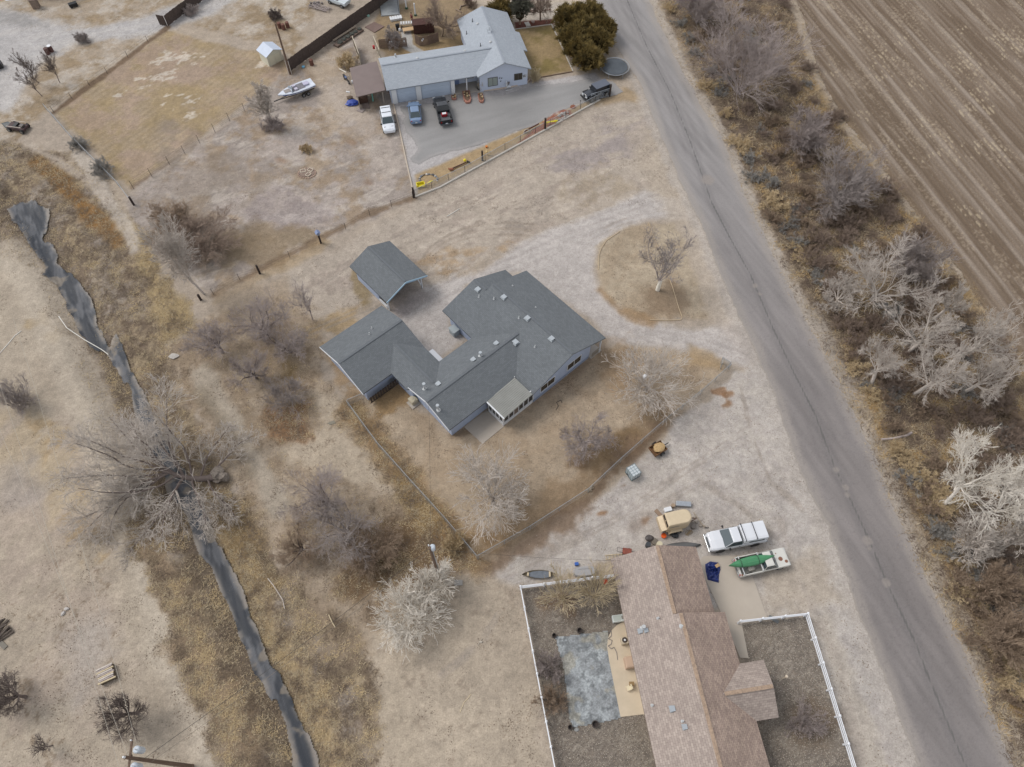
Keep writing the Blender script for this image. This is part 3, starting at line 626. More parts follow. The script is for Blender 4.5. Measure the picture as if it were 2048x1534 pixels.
# ---------------- grey house (local x = south-east, y = north-east)
HO = (-2.24, 50.67); HA = R(-47.8)
gh = thing('house', 'rambling pale blue house with dark grey shingle roofs in the middle of the lots', 'house', HO, HA)
SG = shingle('grey_shingle', (107, 111, 114), (117, 121, 124), (93, 96, 99), blotch=.05); SGC = mat('grey_ridge', (104, 108, 112), .9, noise=.1, nscale=4)
BLUE = mat('pale_blue_siding', (176, 188, 210), .7, noise=.03, nscale=2, bump=.1)
s_ = 1.9 / 5.75
zA = lambda v: 4.6 - abs(v) * s_
P = []
P.append([(-1.95, -5.8, zA(5.8)), (12.9, -5.8, zA(5.8)), (12.9, 0, 4.6), (.2, 0, 4.6), (.2, -1.0, zA(1)), (-1.95, -1.0, zA(1))])
P.append([(13.1, 5.0, zA(5.0)), (.3, 5.0, zA(5.0)), (.2, 0, 4.6), (12.9, 0, 4.6)])
zB = 4.6 - s_
P.append([(.3, 3.34, zB - 4.34 * s_ - .01), (-1.5, 3.34, zB - 4.34 * s_), (-1.95, -1.0, zB), (1.3, -1.0, zB - .01)])
zw = lambda u: 3.92 - abs(u - 6.68) * .34
P.append([(10.25, -14.85, zw(10.25)), (10.25, -5.0, zw(10.25)), (6.68, -1.6, 3.92), (6.68, -14.85, 3.92)])
P.append([(3.1, -5.0, zw(3.1)), (3.1, -14.85, zw(3.1)), (6.68, -14.85, 3.92), (6.68, -1.6, 3.92)])
zg = lambda u: 4.0 - abs(u + 3.1) * .325
P.append([(.9, -18.8, zg(.9)), (.9, -10.4, zg(.9)), (-3.1, -10.4, 4.0), (-3.1, -18.8, 4.0)])
P.append([(-7.1, -10.4, zg(-7.1)), (-7.1, -18.8, zg(-7.1)), (-3.1, -18.8, 4.0), (-3.1, -10.4, 4.0)])
P.append([(3.6, -10.4, 2.75), (-1.2, -10.4, 2.75), (-1.7, -12.75, 3.52), (5.6, -12.75, 3.52)])
P.append([(-1.2, -15.1, 2.75), (3.6, -15.1, 2.75), (5.6, -12.75, 3.52), (-1.7, -12.75, 3.52)])
roof_part('roof', P, SG, gh)
ridge_caps(gh, [((.3, 0, 4.6), (12.8, 0, 4.6)), ((-1.9, -1, zB), (.1, -1, zB)), ((6.68, -14.8, 3.92), (6.68, -2.1, 3.92)), ((-3.1, -18.7, 4.0), (-3.1, -10.5, 4.0)), ((-1.3, -12.75, 3.52), (5.2, -12.75, 3.52))], SGC)
walls(gh, [(.2, 12.45, -5.2, 3.4, 'u', 2.62, 0, 4.38), (-1.5, .2, -5.2, 2.8, 'u', 2.6, -1.0, zB - .2), (3.6, 9.7, -14.3, -5.2, 'v', 2.6, 6.68, 3.68), (-6.6, .35, -18.3, -10.9, 'v', 2.55, -3.1, 3.76), (.35, 3.6, -14.6, -10.9, 'u', 2.55, -12.75, 3.3)], BLUE)
for p, q in (((-7.1, -18.84, zg(-7.1)), (-3.1, -18.84, 4.0)), ((-3.1, -18.84, 4.0), (.9, -18.84, zg(.9))), ((3.1, -14.89, zw(3.1)), (6.68, -14.89, 3.92)), ((6.68, -14.89, 3.92), (10.25, -14.89, zw(10.25)))):
    p = Vector(p) - Vector((0, 0, .12)); q = Vector(q) - Vector((0, 0, .12)); part('fascia', MB().bar(p, q, .05, .2), WTRIM, gh)
window(gh, (12.45, -3.1, 1.35), (1, 0), 2.1, 1.15, 2, gm=mat('brown_glass', (72, 66, 58), .15)); window(gh, (12.45, .9, 1.45), (1, 0), 2.1, 1.15, 2, gm=MATS['brown_glass'])
window(gh, (9.7, -13.2, 1.85), (1, 0), 1.5, .7, 2); window(gh, (9.7, -11.2, 1.85), (1, 0), 1.5, .7, 2)
for u_ in (.8, 4.6, 8.6, 12.6):
    part('porch_post', MB().box((u_ if u_ < 12 else 12.75, 4.7, 1.3), (.14, .14, 2.6)), WTRIM, gh)
part('porch_slab', MB().box((6.6, 4.2, .06), (12.4, 1.7, .2)), CONC, gh)
pr_ = MB()
for z_ in (.5, .95): pr_.bar((12.75, 3.5, z_), (12.75, 4.7, z_), .06)
for k in range(9): pr_.bar((12.75, 3.55 + k * .14, .1), (12.75, 3.55 + k * .14, .95), .03)
part('porch_rail', pr_, mat('weathered', (150, 138, 120), .9), gh)
for (px, py) in ((956, 578), (1008, 598), (1055, 640), (1103, 681)):
    a_ = G(px, py, 4.2); d_ = (a_[0] - HO[0], a_[1] - HO[1]); u_ = d_[0] * math.cos(HA) + d_[1] * math.sin(HA); v_ = -d_[0] * math.sin(HA) + d_[1] * math.cos(HA); box_vent(gh, u_, v_, zA(v_), 0)
def loc_of(px, py, z, O=HO, A=HA):
    a_ = G(px, py, z); d_ = (a_[0] - O[0], a_[1] - O[1]); return d_[0] * math.cos(A) + d_[1] * math.sin(A), -d_[0] * math.sin(A) + d_[1] * math.cos(A)
for px, py, z in ((958, 594, 3.9), (988, 598, 4.2), (1038, 637, 4.2), (1070, 692, 4.1), (1029, 749, 3.4)):
    u_, v_ = loc_of(px, py, z); pipe_vent(gh, u_, v_, zA(v_))
for px, py in ((1025, 573), (1071, 617)):
    u_, v_ = loc_of(px, py, 3.9); pipe_vent(gh, u_, v_, zA(v_), h=.12, r=.05)
for px, py in ((993, 689), (947, 721), (877, 769)):
    u_, v_ = loc_of(px, py, 3.5); box_vent(gh, u_, v_, zw(u_), 0, .36)
u_, v_ = loc_of(1031, 685, 3.7); box_vent(gh, u_, v_, zw(u_), 0, .46)
for px, py, hh in ((961, 712, .55), (849, 775, .95), (876, 817, .8)):
    u_, v_ = loc_of(px, py, 3.7); o_ = pipe_vent(gh, u_, v_, zw(u_), h=hh, r=.11); part('cap', MB().cyl((u_, v_, zw(u_) + hh), (u_, v_, zw(u_) + hh + .14), .19, .17, 10), MATS['vent_metal'], o_)
for px, py in ((744, 658), (740, 671)):
    u_, v_ = loc_of(px, py, 3.4); pipe_vent(gh, u_, v_, zg(u_), h=.3)
part('awning', MB().slab([(1.3, -10.35, 2.62), (3.55, -10.35, 2.62), (3.5, -9.75, 2.4), (1.2, -9.75, 2.4)], .04), mat('white_sheet', (198, 200, 204), .5), gh)
# sunroom
sr = MB(); sr.slab([(10.2, -9.75, 2.62), (12.95, -9.75, 2.62), (12.95, -5.85, 2.98), (10.2, -5.85, 2.98)], .05)
for k in range(13): sr.bar((10.32 + k * .21, -9.7, 2.65), (10.32 + k * .21, -5.9, 3.0), .08, .06)
part('sunroom_roof', sr, mat('corrugated', (152, 152, 146), .55, noise=.08, nscale=1), gh)
part('gutter', MB().box((11.58, -9.83, 2.57), (2.8, .12, .15)), WTRIM, gh)
sf = MB(); sf.box((11.3, -9.5, .28), (2.35, .1, .56)); sf.box((12.45, -7.4, .28), (.1, 4.2, .56)); sf.box((11.3, -9.5, 2.45), (2.35, .1, .14)); sf.slab([(12.4, -9.5, 2.54), (12.5, -9.5, 2.54), (12.5, -5.2, 2.78), (12.4, -5.2, 2.78)], .16)
for k in range(5): sf.box((10.15 + k * .57, -9.5, 1.45), (.09, .12, 1.9))
for k in range(7): sf.box((12.45, -9.45 + k * .7, 1.45 + k * .015), (.12, .09, 1.9 + k * .03))
fr_ = part('sunroom_frame', sf, WTRIM, gh)
part('pane', MB().box((11.25, -9.48, 1.5), (2.3, .03, 1.95)).box((12.43, -7.4, 1.5), (.03, 4.1, 1.95)), GLASS, fr_)
part('door', MB().box((12.47, -7.75, 1.0), (.05, .62, 1.95)), mat('screen_brown', (120, 108, 98), .7), fr_)
part('skirting', MB().box((12.49, -1.0, .12), (.06, 8.4, .5)), mat('skirt', (150, 158, 176), .8), gh)
part('lattice', (lambda m: [m.box((.95 + 0 * k, -18.2 + .33 * k, .75), (.07, .17, 1.1)) for k in range(12)] and m)(MB()).box((1.0, -16.4, 1.25), (.06, 4.0, .1)).box((1.0, -16.4, .35), (.06, 4.0, .1)), mat('dark_pickets', (78, 66, 58), .9), gh)
solo('air_conditioner', MB().box((0, 0, .38), (.78, .78, .66)).cyl((0, 0, .7), (0, 0, .76), .33, .33, 16).cyl((0, 0, .76), (0, 0, .82), .12, .1, 10), mat('beige_box', (196, 186, 162), .6), 'square beige air conditioner on a pad by the south-west wall of the grey-roofed house', 'air conditioner', G(827, 804) + (0,), HA)
solo('condenser_pad', MB().box((0, 0, .05), (1.1, 1.2, .1)), CONC, 'small concrete pad under the air conditioner of the grey-roofed house', 'pad', G(828, 806) + (0,), HA)
solo('patio_slab', MB().prism(GG([(928, 854), (974, 821), (1008, 853), (965, 888)]), -.1, .05), mat('patio', (182, 172, 160), .9, noise=.04, nscale=1), 'bare concrete patio slab beside the sunroom', 'patio')
solo('roof_cooler', MB().box((0, 0, .45), (.95, .75, .9)).box((0, 0, .93), (1.05, .85, .06)).box((0, -.4, .45), (.8, .04, .6)), mat('cooler_grey', (168, 176, 178), .6), 'grey box cooler standing in the inner corner of the grey-roofed house', 'cooler', G(909, 667) + (0,), HA)
# carport
cp = thing('carport', 'open carport with grey shingle gable roof north-west of the house', 'carport', HO, HA)
zc = lambda v: 3.75 - abs(v + 6.75) * .42
roof_part('roof', [[(-14.4, -9.7, zc(-9.7)), (-7.2, -9.7, zc(-9.7)), (-7.2, -6.75, 3.75), (-14.4, -6.75, 3.75)], [(-7.2, -3.8, zc(-3.8)), (-14.4, -3.8, zc(-3.8)), (-14.4, -6.75, 3.75), (-7.2, -6.75, 3.75)]], SG, cp)
ridge_caps(cp, [((-14.3, -6.75, 3.75), (-7.3, -6.75, 3.75))], SGC)
part('fascia', MB().bar((-7.17, -9.7, zc(-9.7) - .1), (-7.17, -6.75, 3.65), .05, .2).bar((-7.17, -6.75, 3.65), (-7.17, -3.8, zc(-3.8) - .1), .05, .2), mat('blue_trim', (160, 190, 208), .5), cp)
part('wall', MB().box((-11.9, -9.2, 1.15), (4.3, .1, 2.3)).box((-14.0, -6.75, 1.3), (.1, 4.9, 2.6)), BLUE, cp)
part('low_wall', MB().box((-9.0, -9.2, .2), (1.6, .16, .4)), WTRIM, cp)
part('rear_wall', MB().box((-12.2, -4.3, 1.15), (3.6, .1, 2.3)), BLUE, cp)
for u_, v_ in ((-7.9, -9.2), (-7.9, -4.3), (-9.8, -4.3)): part('post', MB().box((u_, v_, 1.2), (.14, .14, 2.4)), WTRIM, cp)
part('brace', MB().bar((-9.8, -4.3, 2.2), (-7.9, -4.3, .15), .1), WTRIM, cp)
part('gable_panel', MB().slab([(-7.5, -8.2, 2.9), (-7.4, -8.2, 2.9), (-7.4, -6.75, 3.5), (-7.5, -6.75, 3.5)], .35).slab([(-7.5, -6.75, 3.5), (-7.4, -6.75, 3.5), (-7.4, -5.2, 2.9), (-7.5, -5.2, 2.9)], .35), mat('blue_panel', (150, 170, 190), .6), cp)

# ---------------- white house
WO = (-17.6, 86.57); WA = R(14.4)
wh = thing('house', 'long white house with pale grey roof, attached garages and covered porch', 'house', WO, WA)
SW = shingle('pale_shingle', (163, 169, 176), (172, 178, 185), (148, 154, 162), blotch=.04); SWC = mat('pale_ridge', (150, 156, 164), .9)
SIDW = mat('white_siding', (196, 205, 222), .6, noise=.02)
wz = lambda v: 4.1 - abs(v - 3.75) * .37
P = [[(0, 0, wz(0)), (13.4, 0, wz(0)), (15.9, 3.75, 4.1), (0, 3.75, 4.1)], [(13.0, 7.5, wz(7.5)), (0, 7.5, wz(7.5)), (0, 3.75, 4.1), (15.9, 3.75, 4.1)]]
mz = lambda u: 4.45 - abs(u - 16.95) * .40
P += [[(13.0, 13.6, mz(13.0)), (13.0, -.55, mz(13.0)), (16.95, -.55, 4.45), (16.95, 13.6, 4.45)],
      [(20.9, -.55, mz(20.9)), (20.9, 13.6, mz(20.9)), (16.95, 13.6, 4.45), (16.95, -.55, 4.45)], [(21.5, 3.9, mz(21.5)), (21.5, 8.6, mz(21.5)), (20.9, 8.6, mz(20.9)), (20.9, 3.9, mz(20.9))]]
roof_part('roof', P, SW, wh)
ridge_caps(wh, [((.1, 3.75, 4.1), (16.2, 3.75, 4.1)), ((16.95, -.5, 4.45), (16.95, 13.5, 4.45))], SWC)
walls(wh, [(.5, 9.6, .6, 7.0, 'u', 2.55, 3.75, 3.85), (9.6, 13.4, 2.4, 7.0, 'u', 2.55, 3.75, 3.7), (13.4, 20.5, .0, 13.1, 'v', 2.7, 16.95, 4.2)], SIDW)
DOORW = mat('garage_door', (190, 203, 220), .5, noise=.015)
for u0, u1 in ((1.5, 4.1), (4.95, 9.1)):
    mb = MB()
    for k in range(4): mb.box(((u0 + u1) / 2, .57, .28 + k * .55), (u1 - u0, .06, .53))
    part('garage_door', mb, DOORW, wh)
part('pillar', MB().box((1.0, .45, 1.25), (.7, .12, 2.5)), WTRIM, wh); part('pillar', MB().box((4.5, .45, 1.25), (.75, .12, 2.5)), WTRIM, wh); part('pillar', MB().box((9.5, .45, 1.25), (.55, .12, 2.5)), WTRIM, wh)
window(wh, (15.3, 0, 1.35), (0, -1), 1.4, 1.35, 2, mat('dark_frame', (86, 84, 84), .6), mat('pale_glass', (150, 158, 152), .2)); window(wh, (19.1, 0, 1.5), (0, -1), 1.15, 1.0, 2, MATS['dark_frame'], MATS['brown_glass'])
part('porch_post', MB().box((11.55, .55, 1.25), (.14, .14, 2.5)), WTRIM, wh)
part('porch_slab', MB().box((11.5, 1.3, .06), (3.8, 2.4, .16)), CONC, wh)
part('porch_door', MB().box((10.3, 2.36, 1.05), (.95, .06, 2.05)), mat('blue_door', (120, 138, 176), .5), wh)
window(wh, (12.3, 2.4, 1.3), (0, -1), 1.5, 1.2, 2)
for p_, w_ in (((20.2, .0, 1.55), .5),): part('wall_sign', MB().box((20.05, -.03, 1.45), (.72, .03, .5)), mat('sign_white', (210, 214, 220), .6), wh)
sg = MB()
for dx, dz, w_, h_ in ((-.22, .12, .12, .1), (0, .14, .16, .12), (.2, .12, .1, .1), (-.1, -.02, .3, .05), (0, -.12, .5, .05)): sg.box((20.05 + dx, -.055, 1.45 + dz), (w_, .02, h_))
part('sign_lettering', sg, DARKM, wh)
for dx, dz in ((16.3, 1.75), (16.6, 1.68), (16.45, 1.2)): part('wall_ornament', MB().box((dx, -.03, dz), (.16, .03, .1)).box((dx + .06, -.03, dz + .1), (.05, .034, .12)), DARKM, wh)
for px, py, z in ((955, 23 + 22, 4.1), (981, 84, 4.2)): u_, v_ = loc_of(px, py, z, WO, WA); part('roof_vent', MB().ball((u_, v_, mz(u_) + .05), .24, 8, 5, (1, 1, .6)), MATS['vent_white'], wh, smooth=True)
for px, py in ((835, 117), (930, 102)): u_, v_ = loc_of(px, py, 3.9, WO, WA); part('roof_vent', MB().ball((u_, v_, wz(v_) + .05), .22, 8, 5, (1, 1, .6)), MATS['vent_white'], wh, smooth=True)
for px, py in ((945, 44), (933, 62), (961, 92)): u_, v_ = loc_of(px, py, 3.6, WO, WA); pipe_vent(wh, u_, v_, mz(u_) if v_ > 7 else max(mz(u_), wz(v_)), DARKM, .5, .05)
u_, v_ = loc_of(976, 64, 4.4, WO, WA); sdp = pipe_vent(wh, u_, v_, mz(u_), MATS['vent_metal'], .7, .04); part('dish', MB().ball((u_ + .2, v_, mz(u_) + .7), .3, 10, 6, (.3, 1, 1)), MATS['vent_metal'], sdp)
u_, v_ = loc_of(791, 112, 3.2, WO, WA); pipe_vent(wh, u_, v_, wz(v_), MATS['vent_white'], .5, .12)
# lean-to shelter
ls = thing('shelter', 'brown flat-roofed lean-to shelter west of the white garage', 'shelter', WO, WA)
part('roof', MB().slab([(-4.3, .15, 2.35), (-.12, .35, 2.55), (-.3, 6.9, 2.7), (-4.35, 6.6, 2.5)], .1), mat('brown_roof', (128, 114, 110), .8, noise=.06, nscale=.8), ls)
for u_, v_ in ((-4.1, .4), (-4.1, 6.3), (-4.1, 3.3), (-.6, .5)): part('post', MB().box((u_, v_, 1.15), (.12, .12, 2.3)), mat('post_grey', (150, 142, 132), .8), ls)
part('side_screen', (lambda m: [m.box((-4.05, .6 + k * .3, .75), (.04, .2, 1.4)) for k in range(19)] and m)(MB()), mat('brown_boards', (92, 68, 52), .9), ls)
# ---------------- brown house (local x = along the ridge, towards the bottom of the picture, y = east)
BO = (13.04, 20.04); BA = R(-81.8)
bh = thing('house', 'long house with mottled brown shingle roof beside the gravel parking', 'house', BO, BA)
SB = shingle('brown_shingle', (158, 139, 128), (180, 160, 145), (132, 110, 98), blotch=.13, row=.2, wid=.34); SBC = mat('brown_ridge', (164, 142, 122), .95, noise=.25, nscale=5)
SB2 = shingle('pale_brown_shingle', (154, 141, 133), (174, 161, 151), (134, 119, 110), blotch=.09, row=.2, wid=.34)
SIDB = mat('tan_siding', (204, 190, 168), .7)
bz = lambda v: 5.0 - abs(v) * .56 if v < 0 else 5.0 - v * .56
sl_ = .555
W1 = [(-.35, -3.98, 5.0 - 3.98 * sl_), (21, -3.98, 5.0 - 3.98 * sl_), (21, .45, 5.0 + .45 * sl_), (5.75, .45, 5.0 + .45 * sl_), (5.75, 0, 5.0), (-.35, 0, 5.0)]
E1_ = [(5.75, 4.1, 5.0 - 4.1 * sl_), (-.35, 4.1, 5.0 - 4.1 * sl_), (-.35, 0, 5.0), (5.75, 0, 5.0)]
rt = 5.0 + .45 * sl_
E2_ = [(21, 5.0, rt - 4.55 * sl_), (5.75, 5.0, rt - 4.55 * sl_), (5.75, .45, rt), (21, .45, rt)]
roof_part('roof', [W1], SB2, bh); roof_part('roof', [E1_, E2_], SB, bh, label='darker east slope of the brown shingle roof')
gz_ = lambda u: 4.15 - abs(u - 12.35) * .64
roof_part('porch_roof', [[(10.1, 1.6, gz_(10.1)), (10.1, 7.1, gz_(10.1)), (12.35, 6.75, 4.15), (12.35, 1.2, 4.15)][::-1], [(14.6, 6.9, gz_(14.6)), (14.6, 2.0, gz_(14.6)), (12.35, 1.2, 4.15), (12.35, 6.75, 4.15)]], SB2, bh)
ridge_caps(bh, [((-.3, 0, 5.0), (5.7, 0, 5.0)), ((5.8, .45, rt), (20.9, .45, rt)), ((12.35, 2.6, 4.15), (12.35, 6.7, 4.15))], SBC, .32)
walls(bh, [(.1, 5.9, -3.45, 3.65, 'u', 2.6, 0, 4.7), (5.9, 20.6, -3.45, 4.55, 'u', 2.6, .45, 4.9), (10.6, 14.1, 4.5, 6.4, 'u', 2.4, 5.4, 2.6)], SIDB)
for k, u_ in enumerate((1.0, 3.3)): part('garage_door', MB().box((u_ + .9, 3.67, 1.05), (2.0, .06, 2.1)), WTRIM, bh)
for x in (9.0, 16.5, 18.8): window(bh, (x, -3.45, 1.4), (0, -1), 1.3, 1.1, 2)
for x in (8.0, 17.0): window(bh, (x, 4.55, 1.4), (0, 1), 1.3, 1.1, 2)
for px, py, z, h_, r_ in ((1312, 1242, 3.2, .3, .06), (1361, 1255, 4.6, .16, .09), (1304, 1411, 3.0, .25, .06), (1366, 1442, 4.4, .3, .06)):
    u_, v_ = loc_of(px, py, z, BO, BA); pipe_vent(bh, u_, v_, 5.0 + min(v_, .45) * sl_, h=h_, r=r_)
for px, py, s in ((1282, 1260, .3), (1293, 1260, .26), (1344, 1418, .34), (1367, 1455, .3)):
    u_, v_ = loc_of(px, py, 3.8, BO, BA); box_vent(bh, u_, v_, 5.0 + v_ * sl_, 0, s)
u_, v_ = loc_of(1285, 1257, 3.4, BO, BA); o_ = pipe_vent(bh, u_, v_, 5.0 + v_ * sl_, h=.6, r=.1); part('cap', MB().cyl((u_, v_, 5.0 + v_ * sl_ + .6), (u_, v_, 5.0 + v_ * sl_ + .72), .18, .16, 10), MATS['vent_white'], o_)
# slabs of the brown house
def slab_px(name, P, z, m, label, cat, zz=-.05): return solo(name, MB().prism(GG(P), zz, z), m, label, cat)
TANC = mat('tan_concrete', (206, 190, 166), .9, noise=.07, nscale=.7)
arc = [(1245, 1244), (1232, 1252), (1222, 1262), (1216, 1276), (1214, 1292)]
slab_px('patio_slab', [(1258, 1242)] + arc + [(1218, 1320), (1228, 1370), (1241, 1434), (1300, 1427), (1320, 1400), (1300, 1300), (1270, 1242)], .06, TANC, 'tan concrete patio with a rounded end along the west side of the brown-roofed house', 'patio')
def prock(p, d):
    n = fbm(p.x, p.y, 1.1, 600, 4, .7); p.mix(slice(None), ss(.45, .62, n) * .8, (176, 182, 184)); n = fbm(p.x, p.y, .5, 603, 3, .7); p.mix(slice(None), ss(.55, .62, n) * .6, (112, 116, 118)); n = fbm(p.x, p.y, 1.6, 606, 3, .7); p.mix(slice(None), ss(.58, .66, n) * .5, (176, 166, 142))
sheet('patio_stones', GG([(1111, 1275), (1217, 1262), (1216, 1292), (1240, 1434), (1146, 1454), (1140, 1440), (1128, 1340)]), .12, .05, prock, (150, 154, 156), warp=.1, m=earth_mat('stone', .3, 6.0, 30, 1.0), label='square of mottled blue-grey flagstones in the west lawn')
slab_px('driveway_slab', [(1395, 1125), (1408, 1112), (1490, 1111), (1535, 1238), (1483, 1247), (1497, 1316), (1480, 1316), (1440, 1222)], .05, mat('drive_conc', (188, 177, 163), .9, noise=.05, nscale=.5), 'pale concrete driveway slab on the east side of the brown-roofed house', 'driveway')
joint = mat('joint', (150, 140, 128), .9)
# garden shed by the pole
def px_thing(name, label, cat, base, rz=0.0, group=None, z=0.0):
    x, y = G(*base, z); return thing(name, label, cat, (x, y, z + gz(x, y) * (z == 0)), rz, group)
sa = ang((548, 128), (563, 117)); sh = px_thing('shed', 'small cream garden shed with pale blue metal roof by the power pole', 'shed', (545, 120), R(44))
part('wall', MB().loft([[(-1.25, y, -.1), (1.25, y, -.1), (1.25, y, 1.75), (0, y, 2.3), (-1.25, y, 1.75)][::-1] for y in (-1.1, 1.1)]), mat('cream', (214, 210, 190), .6), sh)
roof_part('roof', [[(1.45, -1.35, 1.72), (1.45, 1.3, 1.72), (0, 1.3, 2.38), (0, -1.35, 2.38)], [(-1.45, 1.3, 1.72), (-1.45, -1.35, 1.72), (0, -1.35, 2.38), (0, 1.3, 2.38)]], mat('blue_metal', (186, 196, 212), .4, noise=.04, nscale=2), sh, .05)
part('door', MB().box((-.45, -1.12, .75), (.85, .03, 1.4)).box((.45, -1.12, .75), (.85, .03, 1.4)), mat('cream_door', (222, 216, 192), .6), sh)
# white outbuilding at the top left
wb = px_thing('barn', 'large white metal building at the top left edge', 'building', (100, -26), R(-3))
part('wall', MB().prism([(-4.2, -2.6), (4.0, -2.6), (5.6, 3.4), (-4.2, 3.4)], -.1, 3.4), mat('white_metal', (216, 220, 230), .5, noise=.02), wb)
roof_part('roof', [[(-4.5, -2.9, 3.4), (4.2, -2.9, 3.4), (5.9, 3.6, 4.2), (-4.5, 3.6, 4.2)]], mat('white_roof', (206, 208, 212), .5), wb, .1)
for x in (-1.0, .6): part('seam', MB().box((x, -2.62, 1.7), (.08, .04, 3.4)), mat('grey_seam', (160, 164, 172), .6), wb)
# patio shade at the top
pc = px_thing('patio_cover', 'white flat patio canopy on thin posts in the yard at the top', 'canopy', (780, 20), R(8))
part('roof', MB().slab([(-1.55, -.5, 2.5), (1.5, -.5, 2.5), (1.5, 3.4, 2.7), (-1.55, 3.4, 2.7)], .08), mat('bright_white', (236, 238, 244), .4), pc)
for x, y in ((-1.45, -1.4), (1.4, -1.3), (-1.45, 3.2), (1.4, 3.2)): part('post', MB().box((x, y, 1.25), (.07, .07, 2.5)), DARKM, pc)
part('deck', MB().box((0, .6, .08), (3.0, 4.4, .14)), mat('deck_grey', (158, 162, 164), .8, noise=.1, nscale=2), pc)
# ------------------------------------------------------------------ bare trees and shrubs, grown level by level
def unit(v): return v / (np.linalg.norm(v, axis=-1, keepdims=True) + 1e-9)
class Grow:
    """levels of tapering, wandering branches; every level is an array (branches, points, 3)"""
    def __init__(s, seed): s.r = np.random.default_rng(seed); s.lv = []
    def level(s, p0, d, L, r0, r1, n, wob, up):
        B = len(p0); P = np.zeros((B, n, 3)); P[:, 0] = p0; d = unit(d)
        for i in range(1, n):
            d = unit(d + s.r.normal(0, wob, (B, 3)) + np.array([0, 0, up])); P[:, i] = P[:, i - 1] + d * (L / (n - 1))[:, None]
        P[:, :, 2] = np.maximum(P[:, :, 2], .02)
        t = np.linspace(0, 1, n)[None, :]; Rr = r0[:, None] * (1 - t) + r1[:, None] * t
        s.lv.append((P, Rr)); return P, Rr
    def spawn(s, k, par, Lf, rf, n, wob, up, spread, tmin=.25, tpow=1.0, endr=.35, outward=0.0):
        P, Rr = par; B, m, _ = P.shape
        t = tmin + (1 - tmin) * s.r.random((B, k)) ** tpow; f = t * (m - 1); i = np.minimum(f.astype(int), m - 2); w = (f - i)[..., None]
        bi = np.arange(B)[:, None]; q = P[bi, i] * (1 - w) + P[bi, i + 1] * w; d = unit(P[bi, i + 1] - P[bi, i])
        rr = Rr[bi, i] * (1 - w[..., 0]) + Rr[bi, i + 1] * w[..., 0]
        plen = np.linalg.norm(P[:, -1] - P[:, 0], axis=1)[:, None]
        a = unit(s.r.normal(0, 1, (B, k, 3))); a = unit(a - (a * d).sum(-1, keepdims=True) * d)
        an = s.r.normal(spread, spread * .3, (B, k))[..., None]; nd = d * np.cos(an) + a * np.sin(an)
        if outward:
            o = q.copy(); o[..., 2] = 0; nd = unit(nd + unit(o) * outward)
        L = plen * Lf * (1.15 - .6 * t) * s.r.uniform(.6, 1.25, (B, k)); r0 = rr * rf
        f_ = lambda x: x.reshape(-1, *x.shape[2:])
        return s.level(f_(q), f_(nd), f_(L), np.maximum(f_(r0), .004), np.maximum(f_(r0) * endr, .003), n, wob, up)
def tubes(levels, k=(6, 5, 3, 3, 3), minr=0.0):
    V = []; F3 = []; off = 0
    for li, (P, Rr) in enumerate(levels):
        kk = k[min(li, len(k) - 1)]; B, n, _ = P.shape; Rr = np.maximum(Rr, minr)
        D = np.empty_like(P); D[:, :-1] = P[:, 1:] - P[:, :-1]; D[:, -1] = D[:, -2]; D = unit(D)
        ref = np.where(np.abs(D[:, :1, 2:3]) > .9, np.array([1.0, 0, 0]), np.array([0, 0, 1.0])); ref = np.broadcast_to(ref, D.shape)
        A = unit(np.cross(D, ref)); Bv = np.cross(D, A)
        th = np.arange(kk) * 2 * np.pi / kk
        ring = P[:, :, None] + Rr[:, :, None, None] * (np.cos(th)[None, None, :, None] * A[:, :, None] + np.sin(th)[None, None, :, None] * Bv[:, :, None])
        V.append(ring.reshape(-1, 3).astype(np.float32)); base = off + (np.arange(B) * n * kk)[:, None, None] + (np.arange(n - 1) * kk)[None, :, None]
        j = np.arange(kk)[None, None, :]; j2 = (j + 1) % kk
        F3.append(np.stack([base + j, base + j2, base + kk + j2, base + kk + j], -1).reshape(-1, 4)); off += B * n * kk
    return np.concatenate(V), np.concatenate(F3)
def tube_mesh(name, levels, k, minr=0.0):
    V, F = tubes(levels, k, minr); me = raw_mesh(name, V, F, 4); me.polygons.foreach_set('use_smooth', np.ones(len(F), bool)); return me
TCACHE = {}
